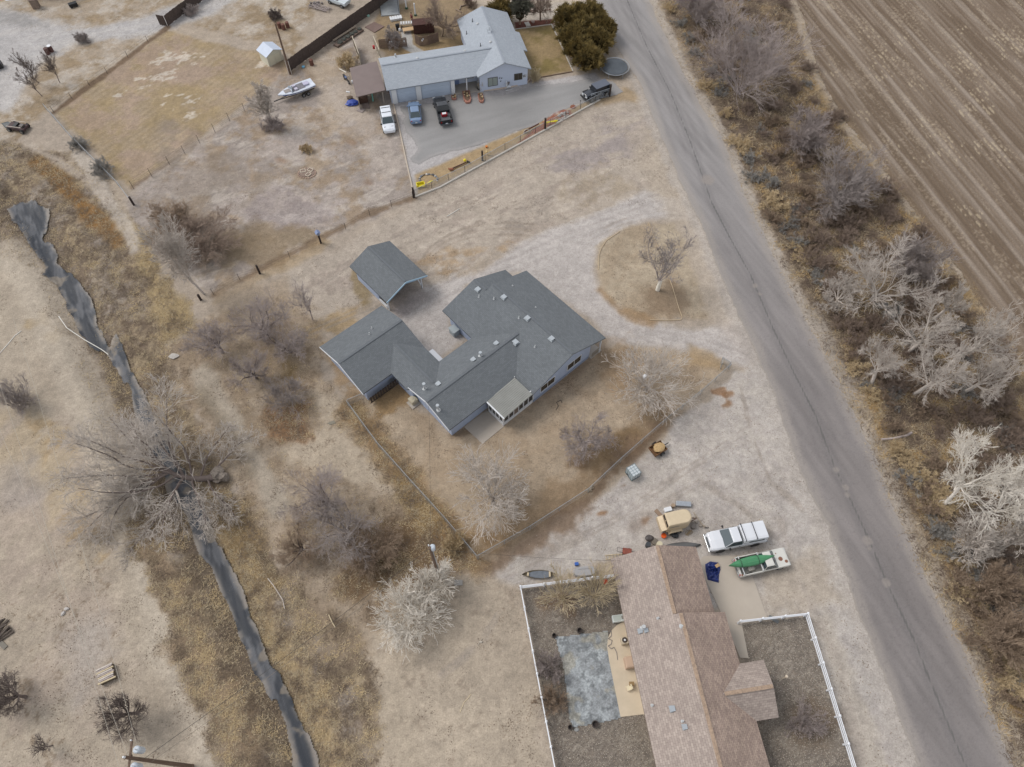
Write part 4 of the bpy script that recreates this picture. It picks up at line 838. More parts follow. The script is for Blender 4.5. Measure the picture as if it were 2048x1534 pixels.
def tree_meshes(style, H, Rad, seed, minr):
    key = (style, round(H, 1), round(Rad, 1), seed)
    if key in TCACHE: return TCACHE[key]
    s = Grow(seed); r = s.r; A = np.array
    def first(nb, L, spread, r0, n=9, wob=.10, up=.05, z=.0, jit=.15):
        az = np.arange(nb) * 2 * np.pi / nb + r.uniform(-.5, .5, nb); an = r.normal(spread, spread * .25, nb)
        d = np.stack([np.sin(an) * np.cos(az), np.sin(an) * np.sin(az), np.cos(an)], 1); p = np.stack([r.normal(0, jit, nb), r.normal(0, jit, nb), np.full(nb, z)], 1)
        return s.level(p, d, L * r.uniform(.75, 1.15, nb), np.full(nb, r0), np.full(nb, r0 * .25), n, wob, up)
    def trunk(h, r0, lean=.1):
        return s.level(A([[0, 0, -.1]]), A([[r.normal(0, lean), r.normal(0, lean), 1]]), A([h]), A([r0]), A([r0 * .75]), 5, .06, .1)
    def limbs(tr, nb, L, spread, r0, n=9, wob=.12, up=.06):
        top = tr[0][0, -1]; az = np.arange(nb) * 2 * np.pi / nb + r.uniform(-.5, .5, nb); an = np.clip(r.normal(spread, spread * .3, nb), .1, 1.4)
        d = np.stack([np.sin(an) * np.cos(az), np.sin(an) * np.sin(az), np.cos(an)], 1); hgt_ = r.uniform(-.35, 0, nb)[:, None] * A([[0, 0, 1.0]]) * tr[0][0, -1, 2]
        return s.level(top + hgt_, d, L * r.uniform(.75, 1.15, nb), np.full(nb, r0), np.full(nb, r0 * .22), n, wob, up)
    if style == 'round':          # yard mulberry: fountain of long switches
        t = trunk(H * .2, .16); a = limbs(t, 13, Rad * .8, .85, .07, 9, .12, .08); b = s.spawn(8, a, .80, .55, 8, .08, .03, .68, .10); c = s.spawn(6, b, .66, .6, 6, .08, .01, .62, .12); d = s.spawn(3, c, .6, .65, 4, .08, 0, .55, .12)
    elif style == 'cotton':       # pale cottonwood with visible limbs
        t = trunk(H * .3, .20, .2); a = limbs(t, 8, Rad * .95, .95, .095, 9, .14, .08); b = s.spawn(8, a, .64, .52, 7, .14, .04, .7, .15); c = s.spawn(7, b, .62, .52, 6, .13, .03, .62, .15); d = s.spawn(6, c, .66, .55, 4, .12, .02, .58, .12)
    elif style == 'dense':        # big many-stemmed willow, fine grey haze of twigs
        a = first(18, max(Rad, H * .6), .6, .075, 9, .10, .02); b = s.spawn(9, a, .6, .55, 7, .12, .04, .5, .15); c = s.spawn(7, b, .6, .6, 5, .13, .03, .55, .15); d = s.spawn(5, c, .65, .6, 4, .12, .02, .5, .1); t = None
    elif style == 'elm':          # dark crooked branches
        t = trunk(H * .28, .16, .2); a = limbs(t, 7, Rad * .95, 1.05, .095, 10, .20, .05); b = s.spawn(8, a, .72, .55, 8, .18, .05, .8, .12); c = s.spawn(8, b, .72, .5, 6, .16, .04, .7, .12); d = s.spawn(7, c, .7, .55, 4, .14, .02, .6, .1); minr *= .72
    elif style == 'poplar':       # tall and narrow
        t = trunk(H * .25, .15, .1); a = limbs(t, 6, H * .75, .22, .08, 10, .07, .06); b = s.spawn(14, a, .36, .5, 6, .1, .06, .6, .15); c = s.spawn(9, b, .6, .6, 5, .12, .04, .5, .15); d = s.spawn(5, c, .6, .6, 4, .12, .02, .5, .15)
    elif style == 'sapling':
        t = trunk(H * .4, .06, .12); a = limbs(t, 7, H * .6, .4, .03, 7, .1, .06); b = s.spawn(8, a, .5, .6, 5, .12, .06, .6, .15); c = s.spawn(7, b, .6, .6, 4, .12, .03, .5, .15); d = None
    elif style == 'pruned':       # painted white trunk, upright leader, side limbs
        t = trunk(H * .24, .18, .05); a = limbs(t, 7, H * .75, .5, .06, 11, .09, .10); b = s.spawn(11, a, .45, .6, 7, .14, .10, .8, .12); c = s.spawn(9, b, .5, .6, 5, .12, .06, .6, .15); d = s.spawn(3, c, .5, .7, 4, .12, .03, .5, .1)
    elif style == 'bush':         # knee to head high round thicket
        a = first(26, H * 1.0, .85, .018, 6, .14, .02, 0, Rad * .35); b = s.spawn(7, a, .65, .7, 5, .16, .03, .5, .12); c = s.spawn(6, b, .65, .7, 4, .18, .02, .5, .12); d = s.spawn(2, c, .7, .8, 3, .15, 0, .5, .1); t = None
    elif style == 'willow':       # fan of long straight tan switches
        a = first(17, H * .75, .75, .028, 7, .07, .02, 0, .12); b = s.spawn(7, a, .7, .6, 5, .07, .0, .38, .1); c = s.spawn(4, b, .7, .65, 4, .07, 0, .35, .15); d = None; t = None
    L = s.lv
    # fit to the wanted crown radius and height
    P = np.concatenate([p.reshape(-1, 3) for p, _ in L]); rad = np.percentile(np.hypot(P[:, 0], P[:, 1]), 96); hh = np.percentile(P[:, 2], 99.3)
    sx, sz = Rad / rad, H / hh
    L = [(p * np.array([sx, sx, sz]), q) for p, q in L]
    nt_ = 2 if t is not None else 1
    minr = minr * 1.1
    tm = tube_mesh('trunk', L[:nt_], (7, 5, 3)); cm = tube_mesh('crown', L[nt_:], (4, 3, 3), minr)
    TCACHE[key] = (tm, cm); return tm, cm
BARK = {k: mat('bark_' + k, c, .95, noise=.14, nscale=3.0, k=1.12) for k, c in dict(pale=(194, 184, 174), white=(222, 214, 202), grey=(164, 152, 147), mauve=(160, 150, 145), dark=(112, 100, 94), brown=(156, 136, 116), red=(148, 130, 116), tan=(194, 178, 148), paint=(226, 220, 206), gold=(204, 182, 146), sage=(158, 154, 148)).items()}
VEG_N = [0]
def tree(name, label, cat, cpx, rpx, H, style, colr, seed=0, minr=.011, group=None, base=None, trunkc=None, parts=True, rz=None):
    """cpx: where the crown's middle was measured; rpx: its radius on the survey picture"""
    if base: x, y = G(*base)
    else: x, y = G(cpx[0], cpx[1], H * .5)
    x2, _ = G(cpx[0] + rpx, cpx[1], H * .5); x1, _ = G(cpx[0], cpx[1], H * .5); Rad = abs(x2 - x1)
    tm, cm = tree_meshes(style, H, Rad, seed, minr)
    o = thing(name, label, cat, (x, y, gz(x, y)), rz if rz is not None else (seed * 2.399 + x) % 6.28, group)
    part('trunk', tm, BARK[trunkc or colr], o)
    part('crown', cm, BARK[colr], o)
    for m_, me in ((trunkc or colr, tm), (colr, cm)):
        while len(me.materials) > 1: me.materials.pop()
    VEG_N[0] += len(cm.polygons); return o
T = tree
g_yard = 'bare trees in the fenced yard'; g_strip = 'bare trees in the brush strip'; g_mid = 'bare trees west of the grey-roofed house'
T('bare_tree', 'round bare tree with long pale switches at the east corner of the fenced yard', 'tree', (1302, 752), 88, 6.5, 'round', 'pale', 1, .0135, g_yard)
T('bare_tree', 'round bare tree with long pale switches south of the sunroom', 'tree', (985, 985), 88, 7, 'round', 'pale', 2, .0135, g_yard)
T('bare_tree', 'smaller crooked bare tree between the two round ones in the yard', 'tree', (1168, 882), 62, 4.5, 'elm', 'grey', 3, .012, g_yard)
T('bare_tree', 'tall bare tree with a white painted trunk on the loop island', 'tree', (1328, 505), 52, 9, 'pruned', 'mauve', 4, .012, base=(1315, 580), trunkc='grey')
solo('tree_paint', MB().cyl((0, 0, 0), (.06, .05, 1.7), .25, .215, 10), BARK['paint'], 'white painted sleeve round the trunk of the island tree', 'tree guard', G(1315, 580) + (0,))
T('bare_tree', 'big grey bare willow at the top of the brush strip, hazy with twigs', 'tree', (1500, 118), 108, 11, 'dense', 'grey', 5, .012, g_strip)
T('bare_tree', 'grey twiggy tree at the very top of the brush strip beside the road', 'tree', (1402, 8), 52, 6, 'dense', 'grey', 6, .012, g_strip)
T('bare_tree', 'small hazy grey tree just below the big willow', 'tree', (1622, 268), 48, 5.5, 'dense', 'grey', 7, .011, g_strip)
T('bare_tree', 'mid-sized mauve-grey tree halfway down the strip beside the field edge', 'tree', (1692, 372), 78, 7, 'dense', 'mauve', 8, .011, g_strip)
T('bare_tree', 'pale cottonwood with long curved limbs reaching over the field track', 'tree', (1775, 515), 100, 9, 'cotton', 'pale', 9, .011, g_strip, base=(1742, 600))
T('bare_tree', 'low pale tree leaning out towards the road below the curved cottonwood', 'tree', (1688, 590), 46, 4.5, 'cotton', 'pale', 10, .013, g_strip)
T('bare_tree', 'mauve thicket tree behind the curved cottonwood on the field side', 'tree', (1840, 520), 55, 6, 'dense', 'mauve', 11, .011, g_strip)
for k, (c, r, H) in enumerate((((1848, 665), 66, 8), ((1958, 668), 72, 9), ((1772, 735), 56, 7), ((1870, 745), 66, 9), ((1970, 745), 60, 8), ((1890, 610), 34, 5.5))):
    T('bare_tree', ['upper left tree of the pale clump', 'upper right tree of the pale clump next to the field', 'pale tree nearest the road in the pale clump', 'middle tree of the pale clump with a crooked trunk', 'lower right tree of the pale clump', 'small topmost tree of the pale clump'][k] , 'tree', c, r, H, 'cotton', 'pale', 12 + k % 3, .011, g_strip)
T('bare_tree', 'white cottonwood with stout forked limbs beside the road bend of the strip', 'tree', (1888, 868), 92, 10, 'cotton', 'white', 16, .012, g_strip, base=(1886, 1012))
T('bare_tree', 'white cottonwood in the lower right, next to the frame edge', 'tree', (2005, 1000), 82, 8, 'cotton', 'white', 17, .011, g_strip)
T('bare_tree', 'round pale switchy tree below the white cottonwoods', 'tree', (1955, 1082), 52, 5, 'round', 'pale', 18, .013, g_strip)
T('bare_tree', 'tall thin pale tree at the lower right frame edge', 'tree', (2035, 1080), 45, 7, 'cotton', 'pale', 14, .013, g_strip)
T('bare_tree', 'dull brown twiggy tree in the bottom right corner of the strip', 'tree', (2020, 1280), 60, 6, 'dense', 'brown', 19, .011, g_strip)
T('bare_tree', 'dull brown twiggy tree on the right frame edge below the pale ones', 'tree', (1990, 1180), 55, 5, 'dense', 'brown', 20, .011, g_strip)
T('poplar', 'tall narrow pale poplar leaning over the reddish thicket at the fence corner', 'tree', (345, 470), 46, 12, 'poplar', 'pale', 21, .014, base=(408, 588))
T('thicket', 'large reddish brown thicket beside the tall poplar', 'thicket', (395, 480), 82, 3.6, 'dense', 'red', 22, .013)
T('thicket', 'thin reddish thicket on the ditch side of the tall poplar', 'thicket', (345, 440), 58, 3.0, 'dense', 'brown', 23, .012)
T('bare_tree', 'dark crooked elm with feathery twigs, topmost of the trees west of the garage', 'tree', (520, 640), 68, 6, 'elm', 'grey', 24, .010, g_mid, trunkc='dark')
T('bare_tree', 'dark crooked elm on the left of the trees west of the garage', 'tree', (428, 678), 60, 5.5, 'elm', 'grey', 25, .010, g_mid, trunkc='dark')
T('bare_tree', 'low grey elm spreading towards the garage', 'tree', (572, 682), 58, 4.5, 'elm', 'grey', 26, .010, g_mid, trunkc='dark')
T('bare_tree', 'greyish tree between the crooked elms and the purple bush', 'tree', (500, 735), 52, 4.5, 'elm', 'grey', 27, .009, g_mid, trunkc='dark')
T('bush', 'round purplish bush beside the dirt track west of the grey house', 'bush', (568, 790), 50, 3.2, 'bush', 'mauve', 28, .008)
T('sapling', 'slim bare sapling north-west of the garage', 'tree', (616, 592), 32, 6, 'sapling', 'grey', 29, .012, base=(626, 640))
T('bare_tree', 'large dark elm with arching limbs left of the small utility pole', 'tree', (650, 985), 88, 7, 'elm', 'grey', 30, .010, g_mid, trunkc='dark')
T('bare_tree', 'dark twiggy elm below the large arching one', 'tree', (690, 1060), 84, 5.5, 'elm', 'mauve', 31, .009, g_mid, trunkc='dark')
T('bare_tree', 'low dark tree on the grass bank left of the arching elm', 'tree', (600, 1100), 50, 3.5, 'elm', 'brown', 32, .010, g_mid, trunkc='dark')
T('thicket', 'brownish thicket in the dark leaf litter near the small utility pole', 'thicket', (745, 1100), 62, 3, 'dense', 'brown', 33, .008)
T('bare_tree', 'bright pale tree below the small utility pole, spreading over the sand', 'tree', (815, 1228), 74, 5.0, 'round', 'white', 34, .016)
T('bare_tree', 'bright pale tree right beside the foot of the small utility pole', 'tree', (866, 1168), 50, 4.5, 'round', 'white', 35, .016)
T('shrub', 'yellow-green scrubby shrub beside the fence near the utility pole', 'shrub', (905, 1085), 26, 1.8, 'bush', 'gold', 36, .010)
T('willow_shrub', 'tan willow fan growing through the white rail fence, left one', 'shrub', (1128, 1172), 50, 5, 'willow', 'tan', 37, .013, 'willow shrubs at the white rail fence', base=(1125, 1195))
T('willow_shrub', 'tan willow fan growing by the house corner at the white rail fence', 'shrub', (1195, 1168), 50, 5.5, 'willow', 'tan', 38, .013, 'willow shrubs at the white rail fence', base=(1190, 1192))
T('bush', 'dense dark bush over the west white fence, upper one', 'bush', (1100, 1330), 32, 2.2, 'bush', 'grey', 39, .008, 'bushes inside the west white fence')
T('bush', 'dense brownish bush over the west white fence, lower one', 'bush', (1102, 1402), 34, 2.2, 'bush', 'brown', 40, .008, 'bushes inside the west white fence')
T('bush', 'round grey bush alone in the east lawn of the brown-roofed house', 'bush', (1620, 1450), 44, 2.0, 'bush', 'grey', 41, .008)
T('bare_tree', 'dark knotted tree with a leaning double trunk near the big utility pole', 'tree', (250, 1420), 56, 4.5, 'elm', 'dark', 42, .010)
T('bare_tree', 'dark bare tree on the left frame edge near the bottom', 'tree', (25, 1378), 45, 4.5, 'elm', 'dark', 43, .010, base=(52, 1394))
T('bare_tree', 'small dark bare tree at the bottom left corner', 'tree', (88, 1488), 24, 2.5, 'sapling', 'dark', 44, .010)
T('bush', 'dark purple bush on the left frame edge beside the sandy road', 'bush', (30, 795), 42, 3.5, 'bush', 'mauve', 45, .009, trunkc='dark')
T('sapling', 'slim leaning sapling by the gravel drive at the top left, left one', 'tree', (55, 128), 26, 5, 'sapling', 'dark', 46, .014, 'saplings by the top left drive', base=(76, 165))
T('sapling', 'slim leaning sapling by the gravel drive at the top left, right one', 'tree', (103, 130), 20, 5, 'sapling', 'dark', 47, .014, 'saplings by the top left drive', base=(120, 166))
T('sapling', 'slim bare sapling nearest the pasture corner at the top left', 'tree', (66, 160), 24, 4.5, 'sapling', 'dark', 48, .014, 'saplings by the top left drive', base=(84, 192))
T('bush', 'round tumbleweed bush on the edge of the top left gravel drive', 'bush', (163, 74), 13, 1.5, 'bush', 'mauve', 49, .012)
T('shrub', 'dark green-grey shrub leaning on the pasture fence, upper one', 'shrub', (155, 285), 20, 1.6, 'bush', 'sage', 50, .012, 'shrubs on the pasture fence')
T('shrub', 'dark green-grey shrub leaning on the pasture fence, lower one', 'shrub', (202, 335), 24, 1.8, 'bush', 'sage', 51, .012, 'shrubs on the pasture fence')
T('bare_tree', 'pale bare tree with a thicket at its foot beside the parked boat', 'tree', (532, 212), 30, 6.5, 'poplar', 'pale', 52, .015, base=(545, 250))
T('bush', 'grey bush round the foot of the pale tree beside the boat', 'bush', (543, 248), 24, 1.6, 'bush', 'grey', 53, .012)
T('shrub', 'yellow-brown clump alone in the middle of the boat lot', 'shrub', (611, 296), 13, 1.0, 'bush', 'gold', 54, .014)
T('bare_tree', 'reddish leafless tree behind the white house wing', 'tree', (880, 36), 50, 6, 'elm', 'red', 55, .014, trunkc='brown')
T('bare_tree', 'pinkish leafless tree in the gravel bed right of the white house', 'tree', (1082, 14), 24, 4.5, 'elm', 'red', 56, .014)
T('shrub', 'leafless reddish shrub at the top edge above the white house', 'shrub', (938, 4), 15, 1.6, 'bush', 'red', 57, .012)
T('shrub', 'orange-brown dead weed pile beside the brown lean-to', 'shrub', (692, 122), 26, 1.8, 'bush', 'gold', 58, .018)
T('shrub', 'bare grey bush against the white house porch corner', 'shrub', (964, 165), 10, 2.0, 'bush', 'tan', 59, .010)
T('shrub', 'bare grey bush against the gable wall of the white house', 'shrub', (1024, 148), 9, 2.2, 'willow', 'tan', 60, .012)
T('shrub', 'bare twiggy bush at the south-east corner of the white house', 'shrub', (1070, 150), 12, 2.0, 'bush', 'tan', 61, .010)
T('bare_tree', 'small thorny tree by the wooden yard fence behind the white house', 'tree', (790, 75), 20, 3, 'elm', 'mauve', 62, .014)
T('bush', 'tangle of grey brush at the top edge right of the drive', 'bush', (548, 28), 16, 1.4, 'bush', 'dark', 63, .012)
T('bush', 'grey dead bush near the boards of the top fence', 'bush', (380, 20), 18, 1.4, 'bush', 'grey', 64, .012)
# brush thicket and roadside shrubs of the strip: copies share meshes
BR = [((1345, 12), 17, 't'), ((1362, 42), 17, 'g'), ((1380, 72), 18, 'g'), ((1392, 100), 18, 's'), ((1415, 168), 21, 't'), ((1440, 182), 17, 'g'), ((1425, 135), 16, 'g'), ((1452, 222), 16, 't'), ((1478, 288), 30, 't'), ((1500, 312), 24, 's'), ((1508, 350), 26, 's'), ((1548, 362), 22, 's'), ((1540, 402), 32, 't'), ((1548, 432), 28, 'b'), ((1590, 440), 24, 's'), ((1600, 480), 24, 's'), ((1640, 520), 34, 'r'), ((1600, 320), 26, 'b'), ((1610, 380), 30, 'b'), ((1560, 300), 22, 'b'), ((1655, 300), 22, 't'), ((1640, 470), 30, 'r'), ((1665, 560), 30, 'r'), ((1700, 650), 34, 'm'), ((1720, 690), 32, 'm'), ((1760, 640), 30, 'm'), ((1830, 590), 34, 'r'), ((1780, 800), 26, 'b'), ((1790, 850), 26, 'b'), ((2000, 800), 38, 'r'), ((1960, 830), 34, 'r'), ((2020, 870), 34, 'r'), ((1830, 950), 28, 't'), ((1800, 900), 22, 't'), ((1880, 1060), 30, 'g'), ((1905, 1100), 28, 'g'), ((1920, 1170), 32, 'b'), ((1960, 1220), 30, 'b'), ((1980, 1120), 30, 'b'), ((2030, 1180), 30, 'r'), ((1950, 1280), 26, 'b'), ((2000, 1330), 30, 'b'), ((2030, 1400), 26, 'b'), ((1700, 440), 30, 'r'), ((1730, 420), 24, 'b'), ((1545, 240), 26, 'b'), ((1585, 250), 22, 't'), ((1455, 30), 26, 'b'), ((1430, 60), 24, 'r'), ((1640, 225), 20, 't'), ((1900, 560), 26, 'b'), ((1850, 800), 30, 'b'), ((1910, 950), 28, 'b'), ((1960, 930), 28, 'b')]
KIND = dict(t=('tan tufted shrub', 'gold', 71, 1.3), g=('grey sagebrush', 'sage', 72, 1.3), s=('slate-grey sagebrush', 'sage', 73, 1.4), b=('brown brush clump', 'brown', 74, 1.6), r=('dark russet brush clump', 'red', 75, 1.8), m=('pinkish brush clump', 'red', 76, 2.0))
proto = {}
for i, (c, rp, kd) in enumerate(BR):
    nm, cl, sd, H = KIND[kd]; x1, y1 = G(c[0], c[1], H * .5); Rad = abs(G(c[0] + rp, c[1], H * .5)[0] - x1)
    if kd not in proto: proto[kd] = tree_meshes('bush', H, 2.0, sd, .011)
    tm, cm = proto[kd]; o = thing('brush_clump' if kd in 'brm' else 'sagebrush', '', 'shrub', (x1, y1, 0), i * 1.3, 'shrubs of the brush strip')
    k_ = Rad / 2.0; o.scale = (k_, k_, max(.8, k_ * .95)); part('trunk', tm, BARK['brown'], o); part('crown', cm, BARK[cl], o)
    for me in (tm, cm):
        while len(me.materials) > 1: me.materials.pop()
    side = 'on the road edge' if abs(sdist(np.array([x1]), np.array([y1]), GG(ROAD_R), False)[0]) < 4.5 else ('on the field side' if abs(sdist(np.array([x1]), np.array([y1]), FIELD_W, False)[0]) < 5 else 'in the middle')
    o['label'] = f"{nm} {side} of the brush strip, {int(round(100 * c[1] / 1534))} percent down the photo"
# undergrowth: many look-alike clumps packed between the trees
rnx = np.random.default_rng(77); SW_ = GG(VE) + FIELD_W[1:-4][::-1]; SWA = np.array(GG(VE) + GG(FIELD)[::-1]); cnt = 0
while cnt < 190:
    c = (rnx.uniform(1330, 2060), rnx.uniform(-10, 1540)); x1, y1 = G(*c); q = (np.array([x1]), np.array([y1]))
    dr, df = sdist(q[0], q[1], ROAD_W)[0], sdist(q[0], q[1], FIELD_W)[0]
    if dr < 2.6 or df < 1.2 or sdist(q[0], q[1], SWA)[0] > -1.0: continue
    kd = 'brgmbr'[cnt % 6] if dr > 5 else 'tgtb'[cnt % 4]; nm, cl, sd, H = KIND[kd]
    if kd not in proto: continue
    tm, cm = proto[kd]; k_ = rnx.uniform(.45, .95); o = thing('undergrowth_clump', {'b': 'brown', 'r': 'russet', 'g': 'grey', 'm': 'dull pinkish', 't': 'straw-coloured'}[kd] + ' low brush clump packed into the tangled undergrowth beside the road', 'brush', (x1, y1, 0), cnt * 1.7, {'b': 'brown', 'r': 'russet', 'g': 'grey', 'm': 'pinkish', 't': 'straw'}[kd] + ' undergrowth clumps')
    o.scale = (k_, k_, k_ * .8); part('crown', cm, BARK[cl], o)
    while len(cm.materials) > 1: cm.materials.pop()
    cnt += 1
# fallen cottonwood across the ditch
def fallen():
    s = Grow(90); A = np.array; bx, by = G(432, 958); tx, ty = G(250, 962)
    L0 = math.hypot(tx - bx, ty - by); d = A([[(tx - bx) / L0, (ty - by) / L0, .08]])
    t = s.level(A([[0, 0, .35]]), d, A([L0 * .55]), A([.36]), A([.16]), 8, .14, .0)
    n = 18; az = math.atan2(ty - by, tx - bx); an = az + A([-1.7, -1.45, -1.2, -.85, -.45, -.2, .05, .25, .5, .8, 1.15, 1.6, 2.3, -2.4, -1.0, -.6, .4, 1.35]); el = A([.5, .8, .9, .8, .5, .3, .15, .1, .12, .15, .15, .1, .15, .5, .5, .4, .25, .2])
    st = A([.35, .5, .65, .8, .9, .99, .99, .95, .9, .8, .6, .45, .25, .2, .7, .99, .99, .7]); P = t[0][0]; q = P[(st * 7).astype(int)]
    dd = np.stack([np.cos(an) * np.cos(el), np.sin(an) * np.cos(el), np.sin(el)], 1)
    a = s.level(q, dd, A([6, 8.5, 9, 8.5, 9, 9, 9, 9.5, 9.5, 9, 8.5, 7, 6, 6, 9, 8, 8, 8.0]), np.full(n, .12), np.full(n, .03), 11, .13, .0)
    b = s.spawn(15, a, .38, .55, 7, .14, .05, .6, .15); c = s.spawn(7, b, .7, .6, 5, .13, .03, .75, .12); dd_ = s.spawn(5, c, .66, .6, 4, .12, .02, .65, .12)
    o = thing('fallen_cottonwood', 'huge fallen cottonwood lying across the lined ditch with its crown spread over the sand', 'fallen tree', (bx, by, 0), 0)
    part('trunk', tube_mesh('trunk', s.lv[:1], (9,)), BARK['dark'], o); part('limbs', tube_mesh('limbs', s.lv[1:2], (6,)), BARK['dark'], o)
    part('crown', tube_mesh('crown', s.lv[2:], (4, 3, 3), .013), BARK['pale'], o)
    rb = MB(); rn = random.Random(3)
    for k in range(6): rb.ball((.6 + rn.uniform(-.5, .5), rn.uniform(-.6, .6), .5 + rn.uniform(-.2, .3)), .5, 8, 6, (1, 1, .8), .3, k)
    part('root_plate', rb, mat('root', (134, 124, 114), .9, noise=.35, nscale=5), o)
fallen()
# evergreens: many small fronds over a shell
def evergreen(name, label, c, rpx, H, seed, cols, n=2600, group=None, ln=.5, cat='evergreen'):
    rn = np.random.default_rng(seed); x, y = G(c[0], c[1], H * .45); Rad = abs(G(c[0] + rpx, c[1], H * .45)[0] - x)
    m_ = 46; ct = rn.uniform(0, 2 * np.pi, m_); cp_ = np.arccos(1 - rn.random(m_) * 1.1); ci = rn.integers(0, m_, n); cr = rn.uniform(.62, 1.05, m_)
    th = rn.uniform(0, 2 * np.pi, n); u = rn.random(n) ** .6; ph = np.arccos(1 - rn.random(n) * 1.15); k = .62 + .42 * rn.random(n) + .22 * np.sin(th * 5 + seed) * np.sin(ph * 5 + th * 2)
    P = np.stack([Rad * k * np.sin(ph) * np.cos(th), Rad * k * np.sin(ph) * np.sin(th), H * .45 + H * .52 * k * np.cos(ph)], 1)
    tt = rn.random(n) ** .7; ax = np.stack([np.sin(cp_) * np.cos(ct), np.sin(cp_) * np.sin(ct), np.cos(cp_)], 1)[ci]; s3 = np.array([Rad, Rad, H * .55]); j_ = rn.random(n) < .72
    Q = ax * (cr[ci] * (.45 + .65 * tt))[:, None] * s3 + np.array([0, 0, H * .42]) + rn.normal(0, .16, (n, 3)) * (1.25 - tt)[:, None]; P = np.where(j_[:, None], Q, P * np.array([.86, .86, .9])); P[:, 2] = np.maximum(P[:, 2], .1)
    D = unit(P - np.array([0, 0, H * .2]) + rn.normal(0, .35, (n, 3))); S = unit(np.cross(D, rn.normal(0, 1, (n, 3))))
    L = ln * rn.uniform(.6, 1.5, n)[:, None]; W = .075
    V = []; F = []
    for a_ in (0, 1, 2):
        ang_ = (a_ - 1) * .6; d2 = unit(D * math.cos(ang_) + S * math.sin(ang_)); s2 = unit(np.cross(d2, np.cross(D, S)) + rn.normal(0, .3, (n, 3)))
        v = np.stack([P - s2 * W, P + s2 * W, P + d2 * L + s2 * W * .3, P + d2 * L - s2 * W * .3], 1); F.append(np.arange(len(V) * 4 * n, len(V) * 4 * n + 4 * n).reshape(-1, 4)); V.append(v.reshape(-1, 3))
    F = np.concatenate(F); V = np.concatenate(V)
    o = thing(name, label, cat, (x, y, 0), 0, group)
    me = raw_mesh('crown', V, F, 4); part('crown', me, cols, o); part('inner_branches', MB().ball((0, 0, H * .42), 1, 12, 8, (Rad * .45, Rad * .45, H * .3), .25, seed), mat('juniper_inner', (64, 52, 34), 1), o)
    part('trunk', MB().cyl((0, 0, -.1), (0, 0, H * .4), .16, .1, 8), BARK['brown'], o); return o
JUN = mat('juniper', (98, 88, 54), .85, noise=.35, nscale=1.1, rgb2=(134, 114, 64), k=1.08)
gj = 'juniper hedge beside the road'
for k, (c, r, H, w) in enumerate((((1140, 42), 34, 4.2, 'upper left'), ((1178, 40), 36, 4.2, 'upper right'), ((1150, 78), 34, 3.8, 'middle left'), ((1192, 84), 34, 3.6, 'middle right'), ((1176, 118), 34, 3.2, 'lowest, beside the metal gate'), ((1165, 58), 30, 4.0, 'in the middle of the upper half'), ((1206, 60), 24, 3.6, 'on the road side of the upper half'), ((1158, 100), 28, 3.4, 'on the lawn side of the lower half'))):
    evergreen('juniper', f'olive-brown juniper of the hedge by the road, {w}', c, r, H, 80 + k, JUN, 3000, gj)
evergreen('juniper', 'spiky olive juniper behind the top of the white house', (1000, 26), 28, 3.5, 87, JUN, 1500)
evergreen('pine', 'grey-green pine between the white house and the pinkish tree', (1040, 18), 20, 5.5, 88, mat('greypine', (122, 120, 104), .9, noise=.2, nscale=2), 1400)
solo('yellow_patch', MB().ball((0, 0, 0), .5, 9, 5, (1.2, .8, .25), .3, 5), mat('yellow_leaf', (182, 132, 44), .9, noise=.3, nscale=6), 'yellowed sprays on top of the lower juniper', 'foliage', G(1192, 92, 3.4) + (3.35,)) if False else None
# ground cover: dry grass and weed blades wherever the grass map is strong
def blades(name, label, n, seed, cols, hmin, hmax, wid, weight, cat='grass'):
    rn = np.random.default_rng(seed); cell = np.nonzero(weight > .02)[0]; p = weight[cell]; p = p / p.sum(); i = rn.choice(cell, n, p=p)
    x = X[i] + rn.uniform(-.1, .1, n); y = Y[i] + rn.uniform(-.1, .1, n); z = Z[i]
    th = rn.uniform(0, 2 * np.pi, n); h = rn.uniform(hmin, hmax, n); lean = rn.uniform(.8, 2.0, n); az = rn.uniform(0, 2 * np.pi, n)
    b0 = np.stack([x - np.cos(th) * wid, y - np.sin(th) * wid, z - .03], 1); b1 = np.stack([x + np.cos(th) * wid, y + np.sin(th) * wid, z - .03], 1)
    tp = np.stack([x + np.cos(az) * h * lean, y + np.sin(az) * h * lean, z + h * .6], 1)
    V = np.stack([b0, b1, tp], 1).reshape(-1, 3); F = np.arange(3 * n).reshape(-1, 3); me = raw_mesh(name, V, F, 3)
    for m_ in cols: me.materials.append(m_)
    me.polygons.foreach_set('material_index', np.clip((fbm(x, y, 1.5, 750, 4, .7) - .28) * 2.3 * len(cols) + rn.normal(0, .6, n), 0, len(cols) - 1).astype(np.int32)); o = bpy.data.objects.new(name, me); col.objects.link(o); return tag(o, label, cat, None, 'stuff')
vis = (np.abs(X) < 20 + .68 * (Y + 40)) & (Y < 118) & (Y > -2)
dn = .12 + .88 * ss(.30, .72, fbm(X, Y, 1.1, 700, 4, .7)); far = np.clip(1.4 - Y / 110, .3, 1.4)
GM = [mat('grass_a', (186, 170, 142), 1, k=1.05), mat('grass_b', (156, 138, 114), 1, k=1.05), mat('grass_c', (128, 112, 96), 1, k=1.0), mat('grass_d', (200, 178, 140), 1, k=1.05)]
left = X < 8
GM = [GM[2], GM[1], GM[0], GM[3]]
blades('dry_grass', 'dead yellow and brown grass along the ditch banks', 240000, 91, GM, .05, .26, .035, np.clip(GRASS, 0, 2.5) * dn * vis * left * far)
